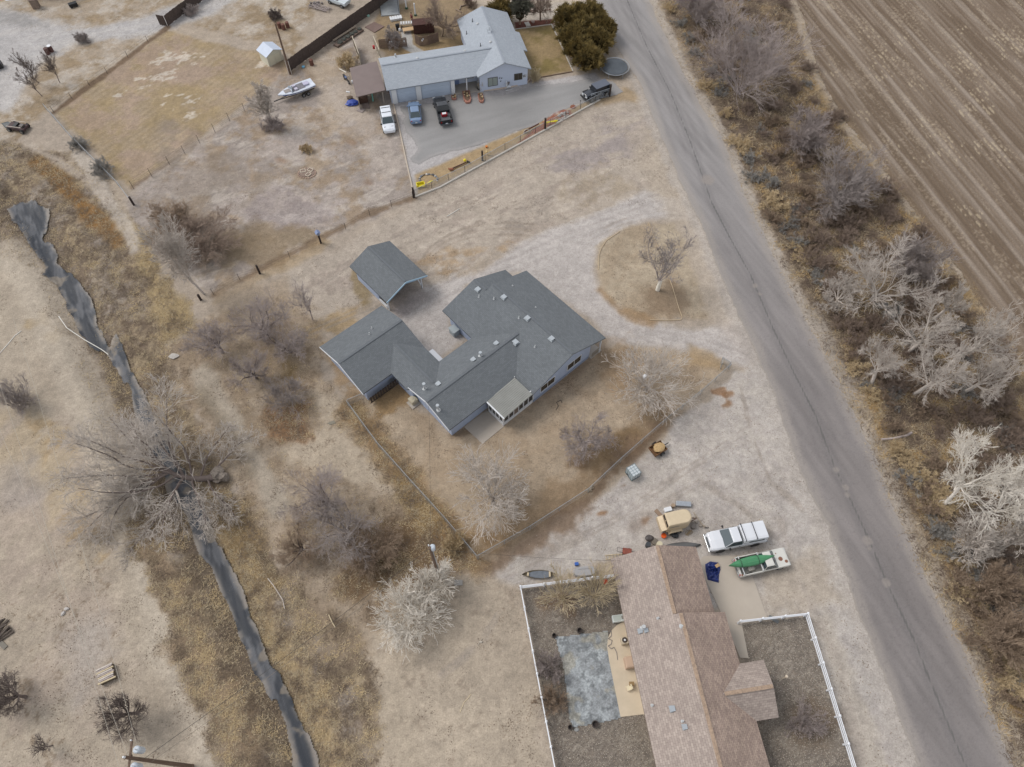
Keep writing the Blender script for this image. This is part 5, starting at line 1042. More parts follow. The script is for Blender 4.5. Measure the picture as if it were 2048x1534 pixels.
blades('roadside_brush', 'dead weeds and grass covering the strip between road and field', 290000, 92, [mat('grass_e', (112, 96, 84), 1, k=1.0), GM[0], GM[1], GM[2], mat('grass_f', (184, 156, 112), 1, k=1.0)], .08, .45, .04, np.clip(GRASS, 0, 2.5) * (dn * .8 + .2) * vis * ~left * far, 'weeds')

# dead leaves, twigs and clods lying about the bare dirt
near_road = sdist(X, Y, ROAD_W) < .3
lw = np.zeros(X.size)
for P_, w_, sc_ in ((MID, 1.0, 1.6), ([(-250, 500), (60, 510), (230, 900), (450, 1450), (500, 1700), (-250, 1700)], .4, 2.0), (YARD, .7, 2.0), (SAND, .35, 2.6), ([(560, 560), (840, 400), (1200, 210), (1300, 200), (1360, 400), (1200, 420), (900, 560), (640, 640), (440, 590)], .8, 2.0), (LOT, .5, 1.6), (ISL, .5, 2.0), (PARK, .22, 2.6), ([(-200, -140), (700, -140), (590, 110), (350, 40), (90, 230), (-150, 420)], .7, 2.2)):
    W_ = np.array(GG(P_)); i_ = np.nonzero((X > W_[:, 0].min()) & (X < W_[:, 0].max()) & (Y > W_[:, 1].min()) & (Y < W_[:, 1].max()))[0]
    d_ = sdist(X[i_], Y[i_], GG(P_)); nn = fbm(X[i_], Y[i_], sc_, 900, 4, .75); lw[i_] = np.maximum(lw[i_], w_ * (d_ < 0) * (ss(.52, .72, nn) + .04))
lw[near_road] = 0
blades('ground_litter', 'dead leaves, twigs and clods scattered over the bare dirt', 42000, 93, [mat('lit_a', (104, 86, 70), 1), mat('lit_b', (126, 108, 90), 1), mat('lit_c', (146, 126, 104), 1)], .03, .14, .05, lw * vis * far, 'litter')
# ------------------------------------------------------------------ ditch liner
LIN = [(5, 410), (30, 393), (60, 395), (95, 415), (92, 440), (85, 470), (100, 480), (118, 500), (112, 515), (132, 530), (160, 560), (182, 590), (188, 640), (215, 690), (232, 655), (250, 690), (262, 740), (290, 790), (305, 830), (330, 880), (352, 920), (385, 960), (405, 1000), (425, 1050), (440, 1090), (460, 1130), (478, 1170), (495, 1220), (515, 1260), (540, 1310), (570, 1370), (600, 1430), (625, 1490), (640, 1560), (590, 1560), (578, 1500), (560, 1440), (530, 1380), (500, 1330), (470, 1270), (445, 1200), (420, 1150), (395, 1110), (380, 1070), (360, 1010), (330, 980), (310, 930), (285, 880), (262, 830), (250, 780), (225, 730), (205, 700), (165, 690), (150, 650), (128, 600), (104, 565), (75, 548), (78, 528), (60, 500), (45, 470), (20, 440)]
def pl(p, d):
    i = slice(None); cl = DITCH_W; a = R(-62)
    L_ = math.cos(a) * p.x + math.sin(a) * p.y; Q = -math.sin(a) * p.x + math.cos(a) * p.y
    n = fbm(L_ / 4, Q, .9, 801, 4, .65); p.mix(i, ss(.46, .62, n) * .62, (118, 118, 121))
    n = fbm(L_ / 7, Q, .35, 803, 3, .6); p.mix(i, ss(.55, .66, n) * .5, (66, 68, 72))
    n = fbm(p.x, p.y, 2.4, 806, 4, .6); p.mix(i, ss(.62, .68, n) * .7, (140, 126, 108))
    p.mix(i, ss(-.7, -.1, d) * ss(.35, .6, fbm(p.x, p.y, 1.2, 808, 3)) * .8, (158, 146, 132))
def zl(x, y):
    a = R(-62); L_ = math.cos(a) * x + math.sin(a) * y; Q = -math.sin(a) * x + math.cos(a) * y
    return base_h(x, y) + .07 + (.10 * np.abs(fbm(L_ / 6, Q, .7, 811, 3) - .5) * 2) + n1_at(x, y)
def n1_at(x, y): return .02 + 0 * x
m_l = earth_mat('liner', .10, 9.0, 40, .3, .45)
sheet('ditch_liner', GG(LIN), .12, .06, lambda p, d: (pl(p, d), d.__iadd__(.15 + (fbm((math.cos(R(-62)) * p.x + math.sin(R(-62)) * p.y) / 7, -math.sin(R(-62)) * p.x + math.cos(R(-62)) * p.y, .8, 822, 4, .7) - .5) * 1.3)), (56, 60, 67), warp=.14, m=m_l, zf=zl, kind='', label='torn black plastic liner with grey silt lying along the ditch', cat='ditch liner')
# ------------------------------------------------------------------ fences
def wire_mat(key, rgb, dens):
    m = bpy.data.materials.new(key); m.use_nodes = True; n = m.node_tree; b = n.nodes['Principled BSDF']; b.inputs['Base Color'].default_value = C(*rgb); b.inputs['Metallic'].default_value = .3; b.inputs['Roughness'].default_value = .5
    tc = n.nodes.new('ShaderNodeTexCoord'); w = []
    for sgn in (1, -1):
        mp = n.nodes.new('ShaderNodeMapping'); mp.inputs['Rotation'].default_value = (0, 0, R(45 * sgn)); n.links.new(tc.outputs['UV'], mp.inputs[0])
        t = n.nodes.new('ShaderNodeTexWave'); t.inputs['Scale'].default_value = 4.4; n.links.new(mp.outputs[0], t.inputs['Vector'])
        c = n.nodes.new('ShaderNodeMath'); c.operation = 'GREATER_THAN'; c.inputs[1].default_value = 1 - dens; n.links.new(t.outputs['Fac'], c.inputs[0]); w.append(c.outputs[0])
    mx = n.nodes.new('ShaderNodeMath'); mx.operation = 'MAXIMUM'; n.links.new(w[0], mx.inputs[0]); n.links.new(w[1], mx.inputs[1]); n.links.new(mx.outputs[0], b.inputs['Alpha']); return m
CHAIN = wire_mat('chain_link', (176, 178, 178), .10)
def fence_run(name, label, P, H, kind='chain', spacing=3.0, group=None, postm=None, tilt=0):
    """P: survey pixels of the foot of the fence"""
    W = GG(P); o = thing(name, label, 'fence', (W[0][0], W[0][1], 0), 0, group); W = [(x - W[0][0], y - W[0][1]) for x, y in W]
    V = []; F = []; UV = []; s = 0; rails = MB(); wires = []
    for (ax, ay), (bx, by) in zip(W[:-1], W[1:]):
        L = math.hypot(bx - ax, by - ay); i = len(V)
        V += [(ax, ay, .02), (bx, by, .02), (bx, by, H - .03), (ax, ay, H - .03)]; F.append((i, i + 1, i + 2, i + 3)); UV += [(s, 0), (s + L, 0), (s + L, H), (s, H)]; s += L
        if kind == 'chain': rails.cyl((ax, ay, H), (bx, by, H), .025, .025, 6)
    if kind == 'chain':
        me = bpy.data.meshes.new('mesh'); me.from_pydata(V, [], F); l = me.uv_layers.new(name='UVMap'); l.data.foreach_set('uv', [c for p in UV for c in p]); part('mesh_panel', me, CHAIN, o)
        part('top_rail', rails, GALV, o)
    else:
        for h_ in ((.35, .7, 1.05) if kind == 'wire' else (.3, .55, .8, 1.05, H - .02)):
            m_ = MB()
            for (ax, ay), (bx, by) in zip(W[:-1], W[1:]): m_.cyl((ax, ay, h_), (bx, by, h_), .008, .008, 3, False)
            part('wire', m_, DARKM, o)
    pm = postm or (GALV if kind == 'chain' else DARKM)
    for (ax, ay), (bx, by) in zip(W[:-1], W[1:]):
        L = math.hypot(bx - ax, by - ay); k = max(1, round(L / spacing))
        for j in range(k): t = j / k; part('post', MB().cyl((ax + (bx - ax) * t, ay + (by - ay) * t, -.2), (ax + (bx - ax) * t, ay + (by - ay) * t, H + .06), .03, .03, 6), pm, o)
    bx, by = W[-1]; part('post', MB().cyl((bx, by, -.2), (bx, by, H + .06), .035, .035, 6), pm, o); return o
fence_run('chain_link_fence', 'grey chain-link fence on the south-west side of the fenced yard', [(697, 812), (758, 895), (820, 965), (890, 1042), (955, 1119)], 1.2)
fence_run('chain_link_fence', 'grey chain-link fence between the fenced yard and the gravel parking', [(957, 1118), (1060, 1060), (1176, 985), (1240, 925), (1325, 850), (1400, 790), (1457, 739)], 1.2)
fence_run('chain_link_fence', 'short chain-link run joining the garage corner to the yard fence', [(699, 810), (735, 795)], 1.2)
fence_run('chain_link_fence', 'short chain-link run beside the dark pickets', [(735, 793), (790, 765)], 1.1)
fence_run('chain_link_fence', 'chain-link corner piece at the east tip of the yard', [(1456, 736), (1441, 726), (1440, 738)], 1.2, spacing=2)
fence_run('chain_link_fence', 'chain-link fence in front of the white house apron, above the concrete curb', [(830, 392), (930, 345), (1010, 300), (1100, 252), (1190, 205), (1199, 200)], 1.1, postm=mat('dark_post', (70, 64, 60), .8))
fence_run('wire_fence', 'rusty wire fence between the boat lot and the open dirt', [(428, 590), (480, 560), (520, 547), (580, 515), (642, 486), (740, 432), (826, 396)], 1.1, 'wire', 3.0)
fence_run('wire_fence', 'tall wire fence along the lower edge of the pasture', [(268, 378), (340, 330), (400, 287), (460, 243), (520, 205)], 1.4, 'wire5', 3.2)
fence_run('wire_fence', 'low wire fence along the upper edge of the pasture', [(108, 225), (215, 147), (335, 55)], 1.0, 'wire', 4)
fence_run('chain_link_fence', 'grey chain-link fence on the left end of the pasture', [(95, 222), (150, 285), (200, 335), (240, 375), (266, 410)], 1.2)
# concrete curbs
def curb(name, label, P, w, h, m, z=0.0):
    mb = MB(); W = GG(P)
    for (ax, ay), (bx, by) in zip(W[:-1], W[1:]): mb.bar((ax, ay, h / 2 + z), (bx, by, h / 2 + z), w, h)
    return solo(name, mb, m, label, 'curb')
CURB = mat('curb', (206, 200, 190), .9, noise=.05)
curb('curb', 'long white concrete curb below the white house apron', [(831, 394), (880, 375), (1000, 310), (1060, 277), (1200, 200)], .2, .16, CURB)
curb('curb', 'tan concrete curb along the west edge of the white house apron', [(786, 205), (797, 250), (812, 320), (828, 391)], .16, .14, mat('curb_tan', (192, 178, 160), .9))
curb('garden_edging', 'pale curved stone edging of the flower bed before the white house gable', [(953, 176), (957, 181), (965, 182), (1000, 178), (1030, 172), (1055, 165), (1061, 158), (1068, 163), (1075, 160)], .18, .14, mat('edging', (204, 184, 166), .9))
curb('garden_edging', 'long white edging between lawn and juniper hedge', [(1103, 49), (1120, 86), (1146, 143)], .14, .12, CURB)
curb('garden_edging', 'low edging along the lower side of the lawn', [(1065, 158), (1145, 144)], .1, .14, mat('edge_dark', (120, 100, 84), .9))
curb('garden_edging', 'tan edging between lawn and red gravel bed', [(1030, 59), (1104, 49)], .12, .1, CURB)
curb('timber', 'bleached timber border on the west side of the loop island', [(1197, 540), (1198, 510), (1202, 498), (1212, 482), (1240, 463)], .07, .08, mat('bleached', (190, 170, 142), .9))
curb('timber', 'long bleached timber border crossing behind the island tree', [(1297, 446), (1325, 520), (1345, 575), (1357, 615), (1364, 634)], .07, .08, MATS['bleached'])
curb('timber', 'bleached timber border along the lower edge of the loop island', [(1364, 635), (1362, 640), (1330, 641), (1300, 640)], .07, .08, MATS['bleached'])
# board fences
def board_fence(name, label, P, H, m, step=.16, group=None, z=0):
    W = GG(P); o = thing(name, label, 'fence', (W[0][0], W[0][1], 0), 0, group); W = [(x - W[0][0], y - W[0][1]) for x, y in W]; rn = random.Random(len(P) * 7 + int(H * 10)); mb = MB()
    for (ax, ay), (bx, by) in zip(W[:-1], W[1:]):
        L = math.hypot(bx - ax, by - ay); k = max(1, int(L / step)); a = math.atan2(by - ay, bx - ax)
        for j in range(k):
            t = (j + .5) / k; mb.box((ax + (bx - ax) * t, ay + (by - ay) * t, H / 2 + rn.uniform(-.04, .04)), (step * .93, .03 + rn.uniform(0, .012), H + rn.uniform(-.05, .05)), a)
        for h_ in (.4, H - .4): mb.bar((ax, ay, h_), (bx, by, h_), .05, .09)
    part('boards', mb, m, o); return o
DB = mat('dark_boards', (84, 72, 66), .9, noise=.25, nscale=3)
f1 = board_fence('board_fence', 'long dark board fence running down from the top edge to the power pole', [(577, 146), (600, 128), (640, 100), (700, 57), (760, 15), (790, -8)], 1.9, DB, .17)
board_fence('board_fence', 'short dark board fence end at the pasture corner, top left', [(335, 52), (320, 50)], 1.7, DB, .17)
board_fence('board_fence', 'dark board fence continuing off the top edge by the drive', [(336, 52), (362, 32), (400, 5), (430, -18)], 1.7, DB, .17)
board_fence('board_fence', 'left brown panel fence with white ornaments behind the white garage', [(759, 97), (775, 96), (797, 95), (815, 93)], 1.5, mat('panel_brown', (122, 102, 88), .9, noise=.15, nscale=2), .14)
board_fence('board_fence', 'right brown panel fence with white ornaments behind the white garage', [(831, 86), (840, 92), (856, 90), (878, 83)], 1.5, MATS['panel_brown'], .14)
def orn(name, label, px, z, s=.12, m=None): x, y = G(px[0], px[1], z); return solo(name, MB().ball((0, 0, 0), s, 7, 5), m or WTRIM, label, 'ornament', (x, y, z))
ow = MB()
for k, (px, py) in enumerate(((779, 82), (783, 82), (846, 76), (858, 71), (862, 70), (844, 80), (808, 80))):
    x, y = G(px, py, 1.3); s_o = solo('fence_ornament', MB().ball((0, 0, 0), .11, 6, 4, (1, .4, 1)).box((0, 0, -.14), (.08, .04, .1)), WTRIM, ['white ornament high on the left end of the left panel fence', 'second white ornament on the left panel fence', 'white ornament low on the right panel fence', 'white ornament near the top middle of the right panel fence', 'rightmost white ornament on the right panel fence', 'lowest white ornament on the right panel fence', 'lone white ornament on the right part of the left panel fence'][k], 'ornament', (x, y, 1.15 + .1 * (k % 2)), 0, 'ornaments on the panel fences')
# white rail fences
def rail_fence(label, P, n, H=1.2):
    W = GG(P, H); o = thing('rail_fence', label, 'fence', (W[0][0], W[0][1], 0), 0, None); W = [(x - W[0][0], y - W[0][1]) for x, y in W]
    for (ax, ay), (bx, by), k in zip(W[:-1], W[1:], n):
        for h_ in (.45, .80, H - .08): part('rail', MB().bar((ax, ay, h_), (bx, by, h_), .05, .13), VINYL, o)
        for j in range(k):
            t = j / k; px_, py_ = ax + (bx - ax) * t, ay + (by - ay) * t; q = part('post', MB().box((px_, py_, H / 2), (.13, .13, H)), VINYL, o); part('cap', MB().add([(px_ - .09, py_ - .09, H), (px_ + .09, py_ - .09, H), (px_ + .09, py_ + .09, H), (px_ - .09, py_ + .09, H), (px_, py_, H + .09)], [(3, 2, 1, 0), (0, 1, 4), (1, 2, 4), (2, 3, 4), (3, 0, 4)]), VINYL, q)
    bx, by = W[-1]; part('post', MB().box((bx, by, H / 2), (.13, .13, H)), VINYL, o); return o
VINYL = mat('vinyl', (244, 246, 250), .35)
rail_fence('white vinyl rail fence round the west lawn of the brown-roofed house', [(1233, 1148), (1041, 1172), (1112, 1545)], [4, 8])
rail_fence('white vinyl rail fence round the east lawn beside the road', [(1482, 1241), (1617, 1226), (1716, 1545)], [3, 6])
# gates
def gate(label, p, q, H=1.3, bars=5):
    a, b = G(*p), G(*q); o = thing('metal_gate', label, 'gate', (a[0], a[1], 0), 0, 'farm gates of the white house'); dx, dy = b[0] - a[0], b[1] - a[1]; fr = MB()
    for z_ in (.2, H): fr.cyl((0, 0, z_), (dx, dy, z_), .045, .045, 8)
    for t in (0, .5, 1): fr.cyl((dx * t, dy * t, .2), (dx * t, dy * t, H), .04, .04, 8)
    part('frame', fr, GALV, o)
    for k in range(1, bars): z_ = .2 + (H - .2) * k / bars; part('bar', MB().cyl((0, 0, z_), (dx, dy, z_), .028, .028, 6), GALV, o)
    return o
gate('galvanised farm gate below the juniper hedge', (1155, 143), (1196, 134)); gate('galvanised farm gate standing open beside the black off-roader', (1181, 204), (1219, 192))
solo('gate_post', MB().box((0, 0, 1.0), (.22, .22, 2.0)), mat('creosote', (62, 52, 48), .9, noise=.2), 'dark timber gate post by the open gate', 'post', G(1219, 193) + (0,))
for px, lb, h in (((520, 547), 'dark timber post in the wire fence, left one', 1.5), ((642, 486), 'dark timber post in the wire fence carrying a blue-grey birdhouse', 1.5), ((828, 395), 'dark timber corner post at the curb corner', 1.7), ((965, 321), 'dark timber post in the fence between the yellow ornaments', 1.6), ((1090, 259), 'dark timber post left of the long yellow plank', 1.9), ((268, 410), 'dark timber post at the left end of the chain-link fence', 1.4), ((402, 600), 'dark timber stub at the foot of the poplar', 1.0)):
    solo('fence_post', MB().box((0, 0, h / 2), (.22, .22, h)).box((0, 0, h - .03), (.23, .23, .05)), MATS['creosote'], lb, 'post', G(*px) + (0,), .3, 'dark timber posts')
bx_, by_ = G(642, 486)
bhs = thing('birdhouse', 'blue-grey birdhouse on top of a fence post', 'birdhouse', (bx_, by_, 1.5), .5)
part('body', MB().box((0, 0, .18), (.34, .34, .36)), mat('bird_grey', (140, 146, 160), .7), bhs); part('roof', MB().loft([[(-.3, y, .36), (.3, y, .36), (0, y, .62)] for y in (-.28, .28)]), mat('bird_roof', (128, 142, 176), .6), bhs)
# ------------------------------------------------------------------ utility poles and wires
POLE = mat('pole_wood', (112, 92, 78), .9, noise=.25, nscale=2, stretch=(4, 4, .6)); WIRE = mat('wire', (70, 66, 62), .7); WIREL = mat('wire_light', (186, 178, 164), .5)
b1 = G(384, 1533); p1 = thing('utility_pole', 'big wooden utility pole with grey transformers at the bottom edge', 'utility pole', b1 + (0,), R(8))
part('shaft', MB().cyl((0, 0, -.5), (0, 0, 12), .19, .12, 12), POLE, p1)
part('crossarm', MB().box((0, .16, 11.0), (.1, .12, .12)).box((0, .2, 11.2), (.12, 2.0, .12)), POLE, p1)
for y_, z_ in ((.55, 10.1), (-.5, 10.2)):
    tr = part('transformer', MB().cyl((.1, y_, z_ - .45), (.1, y_, z_ + .45), .24, .24, 14).cyl((.1, y_, z_ + .45), (.1, y_, z_ + .52), .26, .2, 14), mat('transformer_grey', (196, 204, 212), .4), p1); part('bushing', MB().cyl((.1, y_, z_ + .5), (.1, y_, z_ + .78), .05, .03, 8), WTRIM, tr)
part('insulator', MB().cyl((0, 0, 12), (0, 0, 12.25), .09, .06, 8), WTRIM, p1)
for y_ in (-.9, .9): part('insulator', MB().cyl((0, y_ + .2, 11.25), (0, y_ + .2, 11.45), .06, .04, 8), WTRIM, p1)
b2 = G(879, 1157); h2 = hgt((879, 1157), (858, 1095)); p2 = thing('utility_pole', 'smaller utility pole with a transformer and metal conduit beside the bright pale tree', 'utility pole', b2 + (0,), 0)
part('shaft', MB().cyl((0, 0, -.3), (0, 0, h2), .15, .11, 10), POLE, p2); part('conduit', MB().cyl((.14, .05, 0), (.14, .05, h2 * .93), .05, .05, 8), GALV, p2)
tr = part('transformer', MB().cyl((.2, .1, h2 - .7), (.2, .1, h2 - .1), .22, .22, 12).cyl((.2, .1, h2 - .1), (.2, .1, h2), .24, .14, 12), MATS['transformer_grey'], p2); part('insulator', MB().cyl((-.1, .15, h2), (-.1, .15, h2 + .25), .06, .05, 8), WTRIM, p2)
b3 = G(581, 148); h3 = hgt((581, 148), (551, 47)); p3 = thing('utility_pole', 'tall dark utility pole with pale conduits beside the cream shed', 'utility pole', b3 + (0,), 0)
part('shaft', MB().cyl((0, 0, -.3), (0, 0, h3), .17, .12, 10), POLE, p3)
for x_ in (-.2, .22): part('conduit', MB().cyl((x_, -.1, 0), (x_, -.1, h3 * .28), .045, .045, 8), mat('conduit_pale', (214, 206, 196), .6), p3)
def wirerun(label, a, b, sag, m, r=.012, n=14):
    pts = [tuple(np.array(a) * (1 - t) + np.array(b) * t - np.array([0, 0, sag * 4 * t * (1 - t)])) for t in np.linspace(0, 1, n)]; mb = MB().tube(pts, r, 4); return solo('overhead_wire', mb, m, label, 'wire', (0, 0, 0), 0, 'overhead wires')
wirerun('upper dark service wire between the big and the small pole', (b1[0], b1[1], 9.2), (b2[0], b2[1], h2 - .1), .5, WIRE, .017)
wirerun('lower dark service wire between the big and the small pole', (b1[0] + .2, b1[1] - .1, 8.2), (b2[0], b2[1], h2 - 1.0), .7, mat('wire_mid', (128, 118, 106), .8), .014)
for k, (q, o_) in enumerate((((-20, 690), (-1.0, 1.0)), ((-60, 720), (0, 0)), ((0, 640), (1.2, .2)))):
    g_ = G(q[0], q[1], 11.3); wirerun(['left', 'middle', 'right'][k] + ' one of three pale power lines from the big pole towards the upper left', (b1[0] + (k - 1) * .3, b1[1] + (k - 1) * .9, 11.4), (g_[0] + o_[0], g_[1] + o_[1], 11.3), .5, WIREL, .012)
g_ = G(1010, 850); wirerun('thin wire from the small pole to the brown roof', (b2[0], b2[1], h2 - .2), (BO[0] - 3.2, BO[1] - .6, 3.4), .6, WIRE, .010)
wirerun('thin wire from the small pole over the yard to the grey-roofed house', (b2[0], b2[1], h2 - .3), (-8.6, 36.6, 3.6), .7, WIRE, .010)
# loose pipes and hoses on the ground
def hose(label, P, r, m, z=.03, name='hose', cat='hose'):
    W = GG(P); return solo(name, MB().tube([(x, y, gz(x, y) + z + (.25 if name == 'pipe' else 0)) for x, y in W], r, 6), m, label, cat)
WP = mat('white_pvc', (222, 218, 208), .5)
hose('white plastic pipe lying across the ditch liner', [(118, 633), (133, 655), (165, 675), (200, 695), (213, 705)], .05, WP, .2, 'pipe', 'pipe')
hose('white plastic pipe on the left sand by the frame edge', [(-5, 712), (15, 690), (30, 672), (43, 662)], .045, WP, .03, 'white_pipe', 'pipe')
hose('short white pipe on the open dirt below the white house', [(894, 433), (906, 426), (919, 418)], .05, WP, .04, 'white_pipe', 'pipe')
hose('dark garden hose curled on the yard dirt behind the sunroom', [(1112, 820), (1117, 812), (1113, 805), (1122, 800), (1124, 806)], .03, WIRE)
hose('grey garden hose looping over the tan patio', [(1216, 1268), (1222, 1262), (1223, 1272), (1216, 1278), (1224, 1281), (1222, 1289), (1216, 1292), (1222, 1298), (1228, 1295), (1233, 1305), (1235, 1320)], .025, mat('hose_grey', (120, 116, 118), .6), .09)
hose('weathered white stick on the grass bank right of the ditch', [(536, 1157), (548, 1172), (566, 1200), (570, 1218)], .04, BARK['pale'], .1, 'branch', 'branch')
hose('brown stick on the grass by the overhead wires', [(658, 1230), (665, 1245), (671, 1255)], .05, BARK['tan'], .1, 'branch', 'branch')
hose('grey twig lying on the sand south of the pale tree', [(920, 1425), (928, 1405), (935, 1398), (942, 1388)], .03, BARK['tan'], .03, 'branch', 'branch')
hose('grey log on the grass verge beside the road', [(1762, 880), (1785, 878), (1812, 872), (1822, 866)], .14, BARK['grey'], .12, 'log', 'log')
hose('grey leaning dead trunk in the lower right brush', [(2015, 1205), (2032, 1240), (2046, 1278)], .11, BARK['grey'], .3, 'log', 'log')
hose('small grey log on the verge among gold grass', [(1812, 955), (1828, 946)], .12, BARK['grey'], .1, 'log', 'log')
# ------------------------------------------------------------------ vehicles (local x = forward)
TYRE = mat('tyre', (44, 43, 43), .85); RIM = mat('rim', (150, 152, 154), .35, .6); CGL = mat('car_glass', (66, 78, 82), .08, spec=.8); CHR = mat('chrome', (186, 188, 190), .2, .9); BLK = mat('black_trim', (38, 38, 40), .5); REDL = mat('tail_red', (150, 34, 34), .25); HL = mat('headlamp', (206, 212, 216), .15)
def paintm(key, rgb, rough=.25): return mat(key, rgb, rough, coat=.5)
def ring(x, w, zb, zs, zt, cr=.03, in_=.86):
    h = [(w * .94, zb), (w, (zb + zs) / 2), (w * .985, zs), (w * in_, zt)]
    return [(x, y, z) for y, z in h] + [(x, 0, zt + cr)] + [(x, -y, z) for y, z in h[::-1]] + [(x, 0, zb)]
def wheel(o, x, y, r=.36, w=.22):
    t = part('wheel', MB().cyl((x, y - w / 2, r), (x, y + w / 2, r), r, r, 18), TYRE, o)
    part('rim', MB().cyl((x, y - w / 2 - .01, r), (x, y + w / 2 + .01, r), r * .6, r * .6, 12), RIM, t); return t
def cabin(o, pm, B, Rf, zb, zr, wb, wr, glassm=None):
    """B, Rf: (rear x, front x) at belt and roof"""
    gl = MB(); q = lambda x0, x1, w, z: [(x1, w, z), (x1, -w, z), (x0, -w, z), (x0, w, z)]
    lo = q(B[0], B[1], wb, zb); hi = q(Rf[0], Rf[1], wr, zr)
    fr = []
    for nm, i, j in (('windshield', 0, 1), ('side_window', 1, 2), ('rear_window', 2, 3), ('side_window', 3, 0)):
        a, b, c, d = map(Vector, (lo[i], lo[j], hi[j], hi[i])); n = (b - a).cross(d - a).normalized(); ctr = (a + b + c + d) / 4
        sh = lambda p: ctr + (p - ctr) * .95
        mb = MB(); P = [sh(p) for p in (a, b, c, d)]; mb.add([tuple(p + n * .012) for p in P] + [tuple(p - n * .03) for p in P], [(0, 1, 2, 3), (7, 6, 5, 4), (0, 4, 5, 1), (1, 5, 6, 2), (2, 6, 7, 3), (3, 7, 4, 0)])
        part(nm, mb, glassm or CGL, o)
    s = MB().loft([[(x, y, z) for x, y, z in lo], [(x, y, z) for x, y, z in hi]][::-1]); part('cab_frame', s, pm, o)
    rf = MB(); a0_, a1_ = Rf[0] - .06, Rf[1] + .04; rf.loft([[(a0_ + .05, y, zr + .01) for y in (-wr - .02, wr + .02)] + [(a0_ + .08, wr * .8, zr + .05), (a0_ + .08, -wr * .8, zr + .05)], [(a1_ - .05, y, zr + .01) for y in (-wr - .02, wr + .02)] + [(a1_ - .1, wr * .8, zr + .05), (a1_ - .1, -wr * .8, zr + .05)]])
    part('cab_roof', rf, pm, o, bevel=.02)
def lamps(o, xf, xr, yw, zf, zr):
    for s in (1, -1):
        part('headlight', MB().box((xf, s * yw, zf), (.1, .34, .17)), HL, o); part('tail_light', MB().box((xr, s * (yw + .04), zr), (.08, .16, .26)), REDL, o)
def mirrors(o, x, y, z, m):
    for s in (1, -1): part('mirror', MB().box((x, s * y, z), (.12, .22, .17)), m, o)
def put(name, label, cat, c, hd, z=0.0, group=None): x, y = G(c[0], c[1], z); return thing(name, label, cat, (x, y, 0), hd, group)
# white pickup with shell
hd = ang((1506.6, 1090.4), (1439, 1103)); W1_ = paintm('truck_white', (222, 224, 228))
ma = ((G(1439, 1103)[0] + G(1506.6, 1090.4)[0]) / 2, (G(1439, 1103)[1] + G(1506.6, 1090.4)[1]) / 2); nx, ny = -math.sin(hd), math.cos(hd)
sgn = 1 if ny > 0 else -1
t1 = thing('pickup_truck', 'white pickup truck with a white canopy shell and two roof bars', 'pickup truck', (ma[0] + nx * sgn * .85, ma[1] + ny * sgn * .85, 0), hd)
bd = MB().loft([ring(-2.75, .93, .45, .95, 1.0, 0, .96), ring(-2.7, .97, .42, 1.0, 1.12, 0, .95), ring(.2, .97, .40, 1.0, 1.12, 0, .95), ring(1.0, .98, .40, 1.0, 1.14, .02, .93), ring(1.35, .97, .40, 1.02, 1.15, .05, .86), ring(2.2, .96, .42, 1.0, 1.10, .06, .84), ring(2.62, .90, .45, .92, 1.02, .05, .8), ring(2.78, .80, .5, .8, .86, .02, .85)])
part('body', bd, W1_, t1, bevel=.03)
cabin(t1, W1_, (-.28, 1.45), (-.12, .72), 1.13, 1.78, .88, .72)
part('canopy_shell', MB().loft([[(x, y, z) for y, z in ((.9, 1.1), (.9, 1.45), (.84, 1.86), (.6, 1.92), (-.6, 1.92), (-.84, 1.86), (-.9, 1.45), (-.9, 1.1))] for x in (-2.72, -.32)]), W1_, t1, bevel=.03)
for s in (1, -1): part('shell_window', MB().box((-1.6, s * .9, 1.5), (1.5, .03, .2), M=None), CGL, t1)
for x in (-.45, -1.55):
    rk = MB().bar((x, -.85, 1.99), (x, .85, 1.99), .05); rk.box((x, .85, 1.93), (.08, .06, .14)).box((x, -.85, 1.93), (.08, .06, .14)); part('roof_bar', rk, BLK, t1)
for x in (1.75, -1.72):
    for s in (1, -1): wheel(t1, x, s * .84, .39, .25); part('wheel_arch', MB().cyl((x, s * .93, .42), (x, s * .985, .42), .47, .47, 18), BLK, t1)
lamps(t1, 2.66, -2.74, .68, .86, .85); mirrors(t1, 1.05, 1.13, 1.2, BLK)
part('grille', MB().box((2.79, 0, .8), (.06, 1.0, .32)), mat('grille', (96, 100, 104), .4, .5), t1); part('front_bumper', MB().box((2.84, 0, .52), (.16, 1.8, .2)), CHR, t1, bevel=.03); part('rear_bumper', MB().box((-2.88, 0, .5), (.2, 1.8, .18)), CHR, t1)
part('door_handle', MB().box((.0, -.985, 1.0), (.16, .03, .04)), BLK, t1); part('door_handle', MB().box((.0, .985, 1.0), (.16, .03, .04)), BLK, t1)
for x in (.98, -.22): part('door_gap', MB().box((x, -.972, .8), (.015, .02, .6)), BLK, t1)
